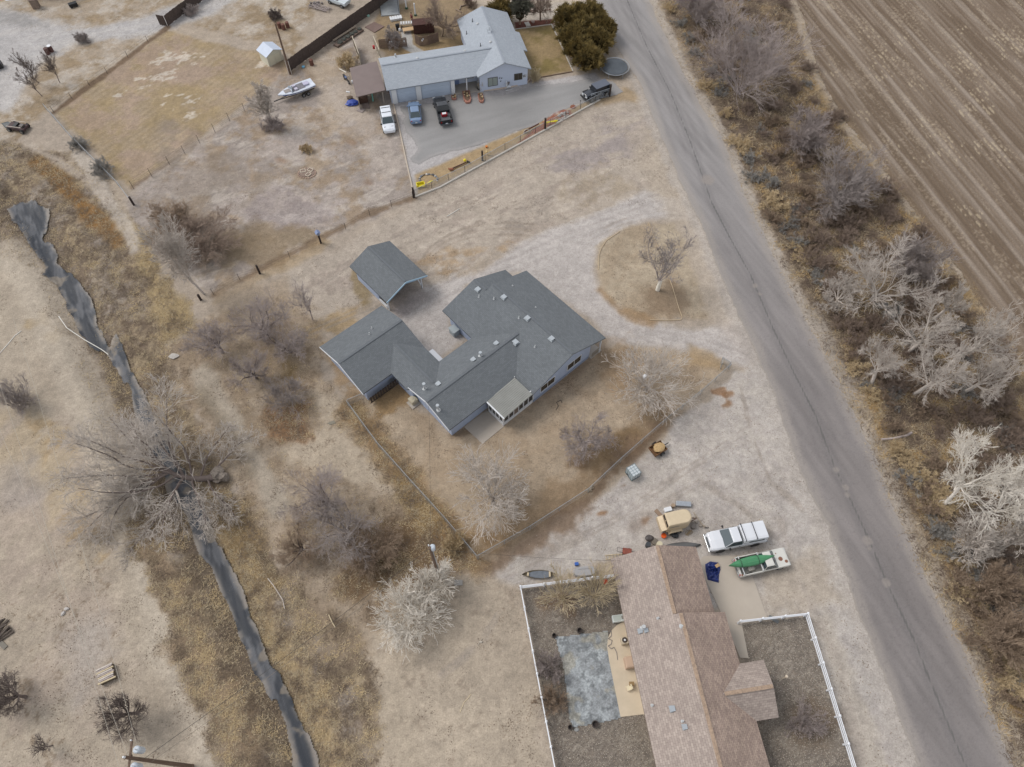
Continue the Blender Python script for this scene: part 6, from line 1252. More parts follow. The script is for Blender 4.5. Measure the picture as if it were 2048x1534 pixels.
# old white pickup
hd = ang((1497.8, 1151), (1552.5, 1138.8)); nx, ny = -math.sin(hd), math.cos(hd); OW = paintm('old_white', (214, 212, 204), .4)
ma = ((G(1497.8, 1151)[0] + G(1552.5, 1138.8)[0]) / 2, (G(1497.8, 1151)[1] + G(1552.5, 1138.8)[1]) / 2)
t2 = thing('pickup_truck', 'old boxy white pickup with rust spots on the hood, carrying a green canoe', 'pickup truck', (ma[0] + nx * .78, ma[1] + ny * .78, 0), hd)
bd = MB().loft([ring(-.1, .9, .42, .92, .98, 0, .97), ring(2.35, .9, .42, .92, .98, .02, .95), ring(2.5, .88, .5, .85, .93, .02, .96)]); part('body', bd, OW, t2, bevel=.02)
bx_ = MB().box((-1.25, .87, .72), (2.3, .08, .54)).box((-1.25, -.87, .72), (2.3, .08, .54)).box((-2.4, 0, .72), (.07, 1.8, .54)).box((-.13, 0, .72), (.06, 1.7, .54)); part('bed_side', bx_, OW, t2)
part('bed_floor', MB().box((-1.25, 0, .5), (2.25, 1.68, .08)), mat('bed_grey', (142, 140, 134), .8, noise=.12), t2)
cabin(t2, OW, (-.1, 1.25), (.05, .8), .98, 1.48, .82, .68)
rk = MB()
for x in (-.35, -2.2): rk.bar((x, -.85, 1.25), (x, .85, 1.25), .05); rk.bar((x, -.85, .98), (x, -.85, 1.25), .05); rk.bar((x, .85, .98), (x, .85, 1.25), .05)
part('rack', rk, WTRIM, t2)
for x in (1.6, -1.45):
    for s in (1, -1): wheel(t2, x, s * .78, .35, .2)
lamps(t2, 2.5, -2.44, .68, .78, .7)
for x, y, sx in ((1.75, -.12, .22), (2.2, -.45, .16), (1.5, .45, .06), (-2.35, -.82, .1)): part('rust_spot', MB().cyl((x, y, .995), (x, y, 1.008), sx, sx * .8, 7), mat('rust', (136, 96, 78), .9), t2)
part('bundle', MB().ball((-1.15, -.35, .68), .34, 8, 6, (1.2, .8, .6), .15, 4), mat('bundle', (186, 180, 170), .8, noise=.2), t2)
part('rear_bumper', MB().box((-2.52, 0, .48), (.12, 1.75, .16)), CHR, t2)
def canoe(L, W, H, n=17, flip=True, shell=.0):
    rg = []
    for i in range(n):
        t = i / (n - 1) * 2 - 1; w = W / 2 * max(.02, (1 - abs(t) ** 2.3)); h = H * (1 + .18 * t ** 4); k = 1 if flip else -1
        pts = [(L / 2 * t, w * math.cos(a), (H - .0) * max(0.02, math.sin(a)) ** .8 * (1 - .12 * t ** 4)) for a in np.linspace(0, math.pi, 11)]
        if not flip: pts = [(x, y, H - z) for x, y, z in pts]
        rg.append(pts)
    return rg
GC = mat('canoe_green', (74, 138, 96), .45, noise=.08, nscale=2)
a_, b_ = G(1458.7, 1130.5, 1.55), G(1549.6, 1111, 1.55); L_ = math.hypot(b_[0] - a_[0], b_[1] - a_[1])
cn = thing('canoe', 'green canoe strapped upside down on the old white pickup', 'canoe', ((a_[0] + b_[0]) / 2, (a_[1] + b_[1]) / 2, 1.28), math.atan2(b_[1] - a_[1], b_[0] - a_[0]))
part('hull', MB().loft(canoe(L_, .92, .38)), GC, cn, smooth=True)
for x in (-1.1, .6): part('strap', MB().tube([(x, .47 * math.cos(a) * (1 - abs(x * 2 / L_) ** 2.3 * .9), .03 + .39 * math.sin(a) ** .8) for a in np.linspace(.02, 3.12, 10)], .022, 4), BLK, cn)
for dy in (-.14, .14): part('keel_strip', MB().tube([(x, dy, .385 - .02 * abs(x)) for x in np.linspace(-1.4, 1.4, 6)], .014, 4), mat('canoe_light', (106, 162, 122), .5), cn)
def canoe_on(name, label, p, q, W, H, m, flip, z=0.0):
    a_, b_ = G(*p), G(*q); L_ = math.hypot(b_[0] - a_[0], b_[1] - a_[1]); c = thing(name, label, 'canoe', ((a_[0] + b_[0]) / 2, (a_[1] + b_[1]) / 2, z), math.atan2(b_[1] - a_[1], b_[0] - a_[0])); part('hull', MB().loft(canoe(L_, W, H, flip=flip), closed=flip, caps=flip), m, c, smooth=True); return c, L_
c1, L1 = canoe_on('canoe', 'dark grey canoe lying upside down along the north end of the brown-roofed house', (1316, 1098), (1401, 1090), .85, .38, mat('canoe_grey', (98, 98, 98), .6, noise=.06), True)
c2, L2 = canoe_on('canoe', 'open grey canoe with tan ends lying outside the white rail fence', (1044, 1150), (1112, 1150), .8, .34, mat('canoe_alu', (150, 138, 118), .5, noise=.1), False)
part('lining', MB().add([(x, s * w, .2) for x, w in ((-1.0, .15), (-.5, .3), (0, .35), (.6, .34), (.95, .27)) for s in (1, -1)], [(2 * i, 2 * i + 1, 2 * i + 3, 2 * i + 2) for i in range(4)]), mat('lining', (110, 116, 124), .7, noise=.2, nscale=4), c2)
for x, w in ((-1.05, .3), (1.0, .5)): part('seat', MB().box((x, 0, .31), (.16, w, .03)), mat('seat_tan', (206, 188, 156), .7), c2)
# generic cars
def sedan(name, label, c, hd, pm, L=4.5, W=1.72, H=1.42, kind='sedan', z=.7):
    o = put(name, label, 'car', c, hd, z); h = L / 2; w = W / 2
    if kind == 'sedan':
        part('body', MB().loft([ring(-h, w * .8, .4, .68, .78, .02), ring(-h + .12, w * .93, .32, .78, .94, .03), ring(-h + .9, w, .28, .84, .97, .03), ring(.2, w, .28, .84, .95, .02), ring(h - 1.1, w, .28, .8, .90, .04), ring(h - .3, w * .92, .3, .68, .76, .04), ring(h, w * .78, .38, .58, .64, .02)]), pm, o, bevel=.03)
        cabin(o, pm, (-h + .55, h - 1.25), (-h + 1.25, h - 2.0), .93, H, w * .86, w * .66)
    else:
        part('body', MB().loft([ring(-h, w * .9, .45, .9, 1.02, .0), ring(-h + .1, w * .97, .36, .95, 1.08, .0), ring(.3, w, .34, .95, 1.08, .02), ring(h - 1.15, w, .34, .92, 1.03, .05), ring(h - .25, w * .93, .36, .8, .92, .05), ring(h, w * .8, .42, .66, .76, .02)]), pm, o, bevel=.03)
        cabin(o, pm, (-h + .04, h - 1.2), (-h + .3, h - 1.95), 1.06, H, w * .9, w * .76)
        for x in (-h + .75, -h + 1.75): part('roof_rail', MB().box((x, 0, H + .09), (.05, w * 1.4, .04)), BLK, o)
    for x in (h - .85, -h + .85):
        for s in (1, -1): wheel(o, x, s * (w - .1), .32 if kind == 'sedan' else .36, .2)
    lamps(o, h - .1, -h + .06, w * .68, .62 if kind == 'sedan' else .76, .78 if kind == 'sedan' else .95); mirrors(o, h - 1.35, w + .07, 1.0, BLK if kind != 'sedan' else pm)
    part('licence_plate', MB().box((-h - .02, 0, .6), (.03, .3, .15)), HL, o); return o
sedan('sedan', 'slate blue sedan parked before the single garage door', (829.5, 223), ang((832, 239), (827.5, 207)), paintm('car_blue', (116, 138, 168)), L=4.5)
suv = sedan('station_wagon', 'white station wagon with dark roof bars and lettered hood beside the apron', (775, 240), ang((771, 218), (780, 262)), paintm('suv_white', (226, 230, 236)), L=4.6, W=1.8, H=1.62, kind='suv', z=.8)
hb = MB()
for k in range(9):
    if k != 2: hb.box((1.62, -.62 + k * .15, .995), (.10, .09, .012))
for k in range(4): hb.box((1.76, -.2 + k * .12, .975), (.06, .08, .012))
part('hood_lettering', hb, BLK, suv)
# black pickup
BP = paintm('truck_black', (50, 52, 56)); t3 = put('pickup_truck', 'black crew-cab pickup with a red cooler in its open bed before the double garage door', 'pickup truck', (885, 218), ang((893, 240), (879, 197)), .9)
part('body', MB().loft([ring(-.55, .93, .45, 1.0, 1.08, 0, .96), ring(1.3, .95, .45, 1.0, 1.08, .02, .93), ring(2.3, .93, .45, .98, 1.05, .05, .85), ring(2.75, .82, .5, .82, .9, .03, .85)]), BP, t3, bevel=.03)
part('bed_side', MB().box((-1.6, .9, .82), (2.1, .1, .55)).box((-1.6, -.9, .82), (2.1, .1, .55)).box((-2.68, 0, .82), (.08, 1.85, .55)), mat('bed_black', (40, 42, 46), .4), t3)
part('bed_floor', MB().box((-1.6, 0, .62), (2.1, 1.75, .08)), mat('bed_liner', (96, 98, 102), .8), t3)
cabin(t3, BP, (-.6, 1.3), (-.35, .6), 1.08, 1.72, .88, .72, mat('tinted', (34, 36, 40), .1))
for x in (1.8, -1.65):
    for s in (1, -1): wheel(t3, x, s * .83, .4, .25)
lamps(t3, 2.7, -2.72, .68, .84, .85); mirrors(t3, 1.0, 1.08, 1.2, BLK); part('licence_plate', MB().box((-2.82, 0, .62), (.03, .34, .17)), HL, t3); part('rear_bumper', MB().box((-2.8, 0, .5), (.16, 1.8, .16)), mat('dark_chrome', (120, 124, 130), .3, .6), t3)
x_, y_ = t3.location.x, t3.location.y; hh_ = t3.rotation_euler.z; cx_, cy_ = x_ + math.cos(hh_) * -1.2, y_ + math.sin(hh_) * -1.2
cl_ = thing('cooler', 'red cooler with a white lid in the bed of the black pickup', 'cooler', (cx_, cy_, .66), hh_); part('box', MB().box((0, 0, .2), (.45, .8, .4)), mat('cooler_red', (170, 36, 44), .5), cl_); part('lid', MB().box((.0, .0, .43), (.36, .55, .07)), WTRIM, cl_)
# black off-roader
JB = paintm('jeep_black', (46, 50, 58)); t4 = put('off_roader', 'black boxy off-roader with a grey hard top beside the open farm gate', 'car', (1192, 182), ang((1213, 173), (1170, 190)), .9)
part('body', MB().loft([ring(-1.95, .78, .5, 1.0, 1.08, 0, .98), ring(.55, .78, .5, 1.0, 1.08, 0, .98), ring(.6, .66, .5, .98, 1.08, .03, .95), ring(1.85, .55, .55, .98, 1.03, .03, .92), ring(1.95, .5, .6, .95, 1.0, 0, .95)]), JB, t4, bevel=.02)
for x in (1.25, -1.3):
    for s in (1, -1): part('fender', MB().box((x, s * .82, .88), (1.0, .26, .06)), BLK, t4); wheel(t4, x, s * .8, .42, .27)
cabin(t4, JB, (-1.93, .6), (-1.88, .4), 1.08, 1.72, .75, .68, mat('tinted2', (40, 44, 50), .1))
part('hard_top', MB().box((-.74, 0, 1.78), (2.35, 1.42, .06)), mat('jeep_top', (92, 98, 110), .5), t4, bevel=.02); wheel(t4, -2.1, 0, .38, .22).rotation_euler = (0, 0, 0)
lamps(t4, 1.97, -1.96, .42, .86, .9); part('front_bumper', MB().box((2.1, 0, .55), (.14, 1.6, .16)), BLK, t4); mirrors(t4, .5, .86, 1.2, BLK); part('antenna', MB().cyl((.4, .62, 1.1), (.35, .62, 2.1), .012, .012, 4), BLK, t4)
# horse trailer
CR = mat('trailer_cream', (208, 190, 160), .5, noise=.06, nscale=1.5); TA = ang((1333, 1040), (1384, 1029), 2.0)
t5 = put('horse_trailer', 'rounded cream horse trailer with its rear ramp down among the junk', 'trailer', (1357, 1034), TA, 2.1)
out = [(-1.2, -.72), (.75, -.72)] + [(.75 + .62 * math.sin(a), -.72 * math.cos(a)) for a in np.linspace(.2, math.pi - .2, 9)] + [(.75, .72), (-1.2, .72)]
sh_ = lambda k, z: [((x + .0) * k + (1 - k) * 0, y * k, z) for x, y in out]
part('body', MB().loft([sh_(1, .5), sh_(1, 1.75), sh_(.97, 1.98), sh_(.88, 2.1)]), CR, t5, smooth=False, bevel=.02)
part('rear_opening', MB().box((-1.205, 0, 1.72), (.03, 1.25, .4)), mat('dark_inside', (48, 36, 32), .9), t5); part('centre_post', MB().box((-1.23, 0, 1.72), (.04, .06, .42)), CR, t5)
part('ramp', MB().slab([(-1.25, -.75, 1.35), (-1.25, .75, 1.35), (-1.75, .75, 1.15), (-1.75, -.75, 1.15)], .06).slab([(-1.75, -.75, 1.15), (-1.75, .75, 1.15), (-1.68, .75, .4), (-1.68, -.75, .4)], .05), mat('ramp_cream', (214, 194, 162), .6, noise=.08), t5)
for s in (1, -1):
    part('fender', MB().loft([[(x, s * .72, z), (x, s * 1.0, z - .03), (x, s * 1.0, z - .1), (x, s * .72, z - .1)] for x, z in ((-1.0, .55), (-.75, .85), (.2, .85), (.45, .55))]), CR, t5); part('side_slot', MB().box((-.55, s * .735, 1.62), (.95, .02, .08)), mat('slot', (110, 112, 116), .4), t5)
    wheel(t5, -.55, s * .88, .3, .2); wheel(t5, .05, s * .88, .3, .2)
part('tongue', MB().bar((1.2, -.3, .5), (2.2, 0, .45), .09).bar((1.2, .3, .5), (2.2, 0, .45), .09), mat('rusty', (112, 92, 80), .8, noise=.2), t5)
# ski boat on trailer
hd = ang((618, 168), (566, 188), .8); bt = put('motorboat', 'white and blue ski boat on its trailer beside the power pole', 'boat', (592, 178), hd, 1.0)
rg = []
for x, w, zk in ((-2.7, .95, .55), (-1.5, 1.02, .5), (0, 1.0, .5), (1.2, .8, .55), (2.1, .45, .7), (2.75, .06, .95)): rg.append([(x, w, 1.15), (x, w * .8, zk + .25), (x, 0, zk), (x, -w * .8, zk + .25), (x, -w, 1.15), (x, -w * .82, 1.2), (x, 0, 1.12 if x < 1 else 1.2), (x, w * .82, 1.2)])
part('hull', MB().loft(rg), paintm('boat_white', (214, 220, 230)), bt)
for s in (1, -1): part('stripe', MB().loft([[(x, s * (w * .93 + .02), .98), (x, s * (w * .93 + .03), 1.08), (x, s * (w * .93 - .02), 1.08), (x, s * (w * .93 - .03), .98)] for x, w in ((-2.6, .97), (0, 1.0), (1.3, .78), (2.2, .42))]), mat('boat_blue', (58, 84, 150), .3), bt)
part('cockpit', MB().box((-.3, 0, 1.19), (1.9, 1.3, .06)), mat('cockpit', (120, 118, 124), .7, noise=.15), bt); part('bow_well', MB().box((1.3, 0, 1.22), (.9, .75, .05)), mat('bow_grey', (150, 142, 138), .7, noise=.15), bt)
part('windscreen', MB().add([(.95, -.75, 1.2), (.65, 0, 1.2), (.95, .75, 1.2), (.75, .65, 1.5), (.5, 0, 1.5), (.75, -.65, 1.5)], [(0, 1, 4, 5), (1, 2, 3, 4)]), mat('screen', (150, 160, 170), .1), bt)
for s in (1, -1): part('seat', MB().box((.1, s * .4, 1.3), (.45, .45, .22)), mat('boat_seat', (190, 186, 200), .6), bt)
part('engine_cover', MB().box((-1.6, 0, 1.28), (.8, .7, .2)), mat('boat_lilac', (186, 184, 204), .5), bt)
tr_ = MB().bar((-2.5, .5, .4), (2.5, .1, .4), .08).bar((-2.5, -.5, .4), (2.5, -.1, .4), .08).bar((2.5, 0, .4), (3.6, 0, .4), .1).bar((-1.0, -.9, .35), (-1.0, .9, .35), .1); part('trailer_frame', tr_, BLK, bt)
for x in (-1.3, -.6):
    for s in (1, -1): wheel(bt, x, s * .95, .3, .18)
# derelict buggy, truck cab, motorcycle
bg_ = put('stripped_buggy', 'stripped dark buggy frame with pale side rails on the left frame edge', 'buggy', (36, 254), ang((14, 250), (58, 258)), .4)
part('chassis', MB().box((0, 0, .45), (2.6, 1.2, .3)), mat('buggy', (74, 56, 56), .7), bg_)
for s in (1, -1): part('side_rail', MB().bar((-1.2, s * .6, .8), (1.2, s * .6, .95), .07), mat('rail_pale', (196, 184, 172), .5), bg_)
part('seat', MB().box((-.1, 0, .72), (.5, .9, .3)), DARKM, bg_); part('engine', MB().box((.8, 0, .7), (.5, .6, .35)), mat('engine', (98, 92, 88), .5, .4), bg_)
for x in (-1.0, 1.0):
    for s in (1, -1): wheel(bg_, x, s * .72, .3, .22)
dm = put('broken_fender', 'dark crumpled panel beside the stripped buggy', 'panel', (14, 250), .9, .2); part('sheet', MB().slab([(-.5, -.6, .3), (.5, -.5, .5), (.5, .6, .2), (-.4, .5, .5)], .04), mat('panel_dark', (66, 72, 74), .5), dm)
tk = put('old_truck', 'white and rust old truck body cut by the top edge', 'truck', (676, -2), R(-30), .8)
part('body', MB().loft([ring(-1.9, .8, .4, .9, 1.0, 0, .95), ring(.2, .85, .4, .95, 1.05, .02, .95), ring(1.9, .8, .45, .9, .95, .04, .8)]), mat('truck_old', (206, 214, 218), .5, noise=.08), tk, bevel=.03); cabin(tk, mat('truck_rust', (176, 128, 100), .8, noise=.2), (-.9, .5), (-.7, .2), 1.0, 1.55, .75, .62)
for x in (-1.2, 1.2):
    for s in (1, -1): wheel(tk, x, s * .75, .33, .2)
mc = put('motorcycle', 'small blue motorcycle with a pale board leaning over it beside the weed pile', 'motorcycle', (692, 158), R(-55), .4)
part('frame', MB().bar((-.45, 0, .5), (.5, 0, .6), .12).bar((.5, 0, .6), (.75, 0, .35), .06), BLK, mc); part('tank', MB().ball((.1, 0, .75), .26, 8, 6, (1.4, .6, .7)), mat('moto_blue', (66, 92, 140), .3), mc, smooth=True); part('seat', MB().box((-.4, 0, .78), (.6, .25, .1)), BLK, mc); part('handlebar', MB().bar((.5, -.35, 1.0), (.5, .35, 1.0), .04).bar((.5, 0, .6), (.5, 0, 1.0), .04), CHR, mc); wheel(mc, -.62, 0, .3, .12); wheel(mc, .75, 0, .3, .12)
solo('board', MB().box((0, 0, .9), (1.4, .2, .05)), mat('board_pale', (206, 198, 184), .8), 'pale board resting above the blue motorcycle', 'board', G(688, 152) + (0,), R(-38))
# ------------------------------------------------------------------ junk by the brown house
def obj_at(name, label, cat, c, mb, m, rz=0.0, z=0.0, gz_=0.0, group=None, **k): x, y = G(c[0], c[1], z); return solo(name, mb, m, label, cat, (x, y, gz_), rz, group, **k)
def barrel(name, label, cat, c, m, r=.3, h=.85, rz=0, group=None, lidm=None, z=0.0):
    x, y = G(c[0], c[1], z); o = thing(name, label, cat, (x, y, 0), rz, group); part('drum', MB().cyl((0, 0, 0), (0, 0, h), r, r, 14), m, o)
    for k in (.33, .66): part('hoop', MB().cyl((0, 0, h * k - .015), (0, 0, h * k + .015), r * 1.04, r * 1.04, 14), m, o)
    if lidm: part('lid', MB().cyl((0, 0, h), (0, 0, h + .04), r * 1.03, r * .95, 14), lidm, o)
    return o
RUST = mat('rust_barrel', (112, 76, 64), .9, noise=.25, nscale=5); ORG = mat('orange', (226, 92, 24), .5)
ib = put('liquid_tote', 'white caged liquid tote standing on the gravel near the yard fence', 'tank', (1266, 945), R(-60), .5)
part('tank', MB().box((0, 0, .62), (1.1, .95, .95)), mat('tote_white', (214, 220, 222), .4), ib, bevel=.06)
cg = MB()
for k in range(5): t = -.57 + k * .285; cg.box((t, -.5, .62), (.03, .03, 1.0)).box((t, .5, .62), (.03, .03, 1.0)).box((t, 0, 1.13), (.03, 1.0, .03))
for k in range(4): t = -.48 + k * .32; cg.box((-.58, t, .62), (.03, .03, 1.0)).box((.58, t, .62), (.03, .03, 1.0)).box((0, t, 1.14), (1.18, .03, .03))
for k in range(4): z_ = .2 + k * .28; cg.box((0, .51, z_), (1.18, .03, .03)).box((0, -.51, z_), (1.18, .03, .03))
part('cage', cg, mat('cage', (150, 166, 170), .4, .5), ib); part('pallet', MB().box((0, 0, .06), (1.15, 1.0, .12)), mat('pallet', (98, 112, 116), .6), ib); part('valve', MB().cyl((-.2, -.52, .3), (-.2, -.6, .3), .08, .08, 8), BLK, ib)
hc = put('hay_cart', 'small rusty utility trailer heaped with straw on the gravel', 'trailer', (1316, 897), R(32), .5)
part('bed', MB().box((0, 0, .35), (1.55, 1.15, .06)).box((0, .56, .52), (1.55, .05, .32)).box((0, -.56, .52), (1.55, .05, .32)).box((-.76, 0, .52), (.05, 1.15, .32)).box((.76, 0, .45), (.05, 1.15, .2)), mat('cart_rust', (116, 84, 56), .9, noise=.2), hc)
part('straw', MB().ball((.12, 0, .62), .6, 14, 8, (1.0, .82, .42), .12, 7), mat('straw', (190, 160, 116), 1, noise=.25, nscale=9), hc); wheel(hc, .1, -.7, .28, .16); wheel(hc, .1, .7, .28, .16); part('tongue', MB().bar((.78, 0, .35), (1.4, 0, .35), .08), BLK, hc)
obj_at('bucket', 'bright orange bucket by the horse trailer ramp', 'bucket', (1326.5, 1073), MB().cyl((0, 0, 0), (0, 0, .3), .2, .26, 16), ORG)
obj_at('trash_bag', 'black bag slumped against the horse trailer wheel', 'bag', (1349, 1072), MB().ball((0, 0, .2), .3, 9, 6, (1.1, .9, .8), .12, 2), mat('bag_black', (46, 48, 52), .4))
obj_at('dark_pot', 'dark metal drum lid heap left of the orange bucket', 'drum', (1298, 1078), MB().ball((0, 0, .2), .42, 12, 6, (1, .8, .55), .1, 3), mat('dark_junk', (84, 78, 76), .5, noise=.3))
barrel('barrel', 'black open barrel near the brown house roof corner', 'barrel', (1295, 1092), mat('barrel_dark', (64, 68, 72), .5), .25, .6)
barrel('barrel', 'cream barrel at the peak of the brown roof end', 'barrel', (1317, 1092), mat('barrel_cream', (206, 196, 168), .6), .28, .7)
obj_at('tyre_stack', 'old grey tyre lying between the barrels', 'tyre', (1309, 1084), MB().cyl((0, 0, 0), (0, 0, .2), .34, .34, 16).cyl((0, 0, .2), (0, 0, .22), .3, .2, 16), mat('grey_tyre', (120, 112, 102), .9))
obj_at('aluminium_box', 'flat grey aluminium box behind the horse trailer', 'box', (1366, 1010), MB().box((0, 0, .2), (1.45, .5, .4)), GALV, R(-4), bevel=.02)
obj_at('ice_chest', 'white ice chest behind the horse trailer', 'cooler', (1335, 1021), MB().box((0, 0, .2), (.75, .45, .4)), WTRIM, R(15), bevel=.03)
obj_at('log_round', 'short brown log standing beside the aluminium box', 'log', (1345, 1013), MB().cyl((0, 0, 0), (0, 0, .4), .2, .2, 10), BARK['brown'])
obj_at('plank', 'weathered brown plank lying left of the white ice chest', 'plank', (1317, 1027), MB().box((0, 0, .06), (.9, .38, .1)), mat('plank_brown', (150, 128, 108), .9), R(-52))
obj_at('round_tank', 'small round grey tank by the trailer tongue', 'tank', (1386, 1054), MB().cyl((0, 0, 0), (0, 0, .3), .26, .26, 14).cyl((0, 0, .3), (0, 0, .31), .2, .2, 14), mat('tank_grey', (134, 126, 118), .6))
obj_at('rope_heap', 'coil of straw-coloured rope beside the trailer fender', 'rope', (1378, 1066), MB().tube([(.4 * math.cos(t * .9) * (1 - t / 40), .28 * math.sin(t) * (1 - t / 50), .03 + t * .003) for t in np.linspace(0, 26, 70)], .02, 4), mat('rope', (176, 156, 126), .9))
fr2 = put('boat_trailer_frame', 'thin bent metal frame lying behind the horse trailer nose', 'frame', (1398, 1040), ang((1388, 1022), (1408, 1050)), .1); part('bar', MB().bar((-.9, 0, .12), (.9, 0, .12), .08).bar((.3, -.15, .14), (.9, .2, .14), .05), mat('frame_tan', (170, 156, 138), .7), fr2); part('hitch', MB().bar((.9, 0, .1), (1.1, .35, .1), .05), BLK, fr2)
for k, c in enumerate(((1388, 1035), (1392, 1045), (1401, 1052), (1383, 1044))): obj_at('rock', ['pale lump nearest the trailer nose', 'pale lump beside the round grey tank', 'pale lump by the thin metal frame', 'pale lump behind the round grey tank'][k], 'rock', c, MB().ball((0, 0, .1), .17, 7, 5, (1, .8, .7), .2, k), mat('pale_rock', (170, 160, 148), .9), group='lumps by the trailer')
wb_ = put('wheelbarrow', 'rusty red garden wagon beside the brown house roof corner', 'wagon', (1254, 1103), R(-8), .3); part('tray', MB().box((0, 0, .3), (.85, .6, .2)), mat('wagon_red', (140, 78, 64), .8, noise=.2), wb_); part('handle', MB().bar((-.4, -.2, .4), (-.95, -.2, .5), .03).bar((-.4, .2, .4), (-.95, .2, .5), .03).bar((-.95, -.2, .5), (-.95, .2, .5), .03), BLK, wb_)
for s in (1, -1): wheel(wb_, .2, s * .33, .14, .08)
obj_at('ladder', 'weathered ladder lying along the roof corner', 'ladder', (1235, 1113), (lambda m: [m.bar((-1.2, s, .06), (1.2, s, .06), .05) for s in (-.2, .2)] and [m.bar((-1.1 + k * .3, -.2, .06), (-1.1 + k * .3, .2, .06), .04) for k in range(8)] and m)(MB()), BARK['tan'], R(5))
rn = random.Random(5); tp_ = []
TPX = [(1410, 1129), (1420, 1123), (1436, 1125), (1441, 1138), (1438, 1150), (1437, 1166), (1415, 1160), (1411, 1142)]; Wt = GG(TPX); cxx = sum(a for a, b in Wt) / 8; cyy = sum(b for a, b in Wt) / 8; V = []; Fc = []
K = 7
for r_ in range(K + 1):
    for i in range(24):
        t = i / 24 * 8; a_ = Wt[int(t) % 8]; b_ = Wt[(int(t) + 1) % 8]; f = t - int(t); x = a_[0] * (1 - f) + b_[0] * f - cxx; y = a_[1] * (1 - f) + b_[1] * f - cyy; k_ = r_ / K
        V.append((x * k_, y * k_, .04 + (rn.uniform(.0, .22) if 0 < r_ < K else .0) + .15 * (1 - k_)))
for r_ in range(K):
    for i in range(24): j = (i + 1) % 24; Fc.append((r_ * 24 + i, (r_ + 1) * 24 + i, (r_ + 1) * 24 + j, r_ * 24 + j))
solo('blue_tarp', MB().add(V, Fc), mat('tarp_blue', (38, 52, 110), .35, noise=.25, nscale=3), 'crumpled dark blue tarp on the concrete between brown roof and old pickup', 'tarp', (cxx, cyy, .02))
obj_at('cardboard', 'tan cardboard flap lying on the blue tarp', 'cardboard', (1433, 1133), MB().box((0, 0, .3), (.4, .3, .04)), mat('cardboard', (190, 160, 120), .9), .5)
tb = put('stock_tank', 'overturned pale grey oval stock tank behind the willow shrubs', 'tank', (1170, 1143), R(5), .3)
ov = lambda k, z: [(1.12 * k * (1 if abs(math.cos(a)) < 1 else 1) * math.copysign(abs(math.cos(a)) ** .7, math.cos(a)), .48 * k * math.copysign(abs(math.sin(a)) ** .8, math.sin(a)), z) for a in np.linspace(0, 2 * math.pi, 28, endpoint=False)]
part('shell', MB().loft([ov(1, .0), ov(.97, .4), ov(.9, .5)]), mat('tank_pale', (166, 164, 164), .5, noise=.04), tb, smooth=False); part('rib', MB().box((0, .2, .51), (1.3, .04, .03)), mat('tank_rib', (148, 146, 146), .5), tb)
obj_at('blue_tub', 'small bright blue tub behind the overturned oval tank', 'tub', (1153, 1129), MB().box((0, 0, .15), (.35, .28, .3)), mat('tub_blue', (54, 98, 176), .5), .1)
obj_at('orange_sled', 'orange plastic disc under the willow shrub', 'disc', (1211, 1164), MB().cyl((0, 0, .05), (0, 0, .14), .26, .2, 14), mat('orange_red', (214, 96, 62), .5))
tbx = put('laundry_tub', 'white utility tub against the west wall of the brown-roofed house', 'tub', (1236, 1237), R(8), .3); part('tub', MB().box((0, 0, .25), (1.05, .62, .5)), mat('tub_white', (222, 228, 224), .4), tbx, bevel=.04); part('basin', MB().box((-.1, 0, .5), (.7, .46, .02)), mat('basin', (198, 206, 198), .5), tbx); part('tap', MB().box((.35, 0, .54), (.1, .3, .05)), mat('tap', (150, 146, 136), .4), tbx)
ac = put('air_conditioner', 'round-fan beige air conditioner on the tan patio', 'air conditioner', (1249, 1281), R(8), .5); part('case', MB().box((0, 0, .36), (.62, .62, .72)), mat('ac_beige', (196, 182, 158), .6), ac, bevel=.05); part('fan_grille', MB().cyl((0, 0, .72), (0, 0, .745), .25, .25, 16), mat('fan_dark', (66, 56, 50), .6), ac); part('fan_hub', MB().cyl((0, 0, .745), (0, 0, .77), .09, .09, 10), WTRIM, ac)
obj_at('patio_cooler', 'square tan evaporative cooler on the tan patio below the fan unit', 'cooler', (1257, 1327), MB().box((0, 0, .42), (.8, .95, .84)).box((0, 0, .86), (.7, .85, .05)), mat('cooler_tan', (198, 170, 146), .7), R(8), bevel=.03)
fc = put('folding_chair', 'small cream plastic chair on the lower part of the tan patio', 'chair', (1258, 1376), R(20), .3); part('seat', MB().box((0, 0, .4), (.42, .4, .05)), mat('chair_cream', (226, 212, 180), .6), fc); part('backrest', MB().box((.2, 0, .65), (.05, .4, .45)), MATS['chair_cream'], fc)
for x in (-.18, .18):
    for y in (-.17, .17): part('leg', MB().box((x, y, .2), (.04, .04, .4)), MATS['chair_cream'], fc)
obj_at('side_table', 'small brown side table behind the cream plastic chair', 'table', (1262, 1369), MB().box((0, 0, .42), (.45, .35, .05)).box((0, 0, .2), (.1, .1, .4)).box((0, 0, .02), (.3, .3, .04)), mat('table_brown', (150, 124, 86), .7))
def tubring(r0, r1, h): return MB().loft([[(r * math.cos(a), r * math.sin(a), z) for a in np.linspace(0, 2 * math.pi, 16, endpoint=False)] for r, z in ((r1, 0), (r1, h), (r0, h), (r0 * .9, .06))], caps=False).cyl((0, 0, .03), (0, 0, .07), r0 * .92, r0 * .92, 14)
PT = mat('pot_dark', (74, 66, 62), .8)
for c, r, lb in (((1159, 1262), .25, 'dark round planter on the upper edge of the flagstones'), ((1108, 1272), .2, 'dark round planter at the upper left corner of the flagstones'), ((1190, 1449), .3, 'larger dark round planter on the lower edge of the flagstones'), ((1140, 1455), .2, 'small dark round planter at the lower left corner of the flagstones')): obj_at('planter', lb, 'planter', c, tubring(r * .8, r, .35), PT, group='round planters')
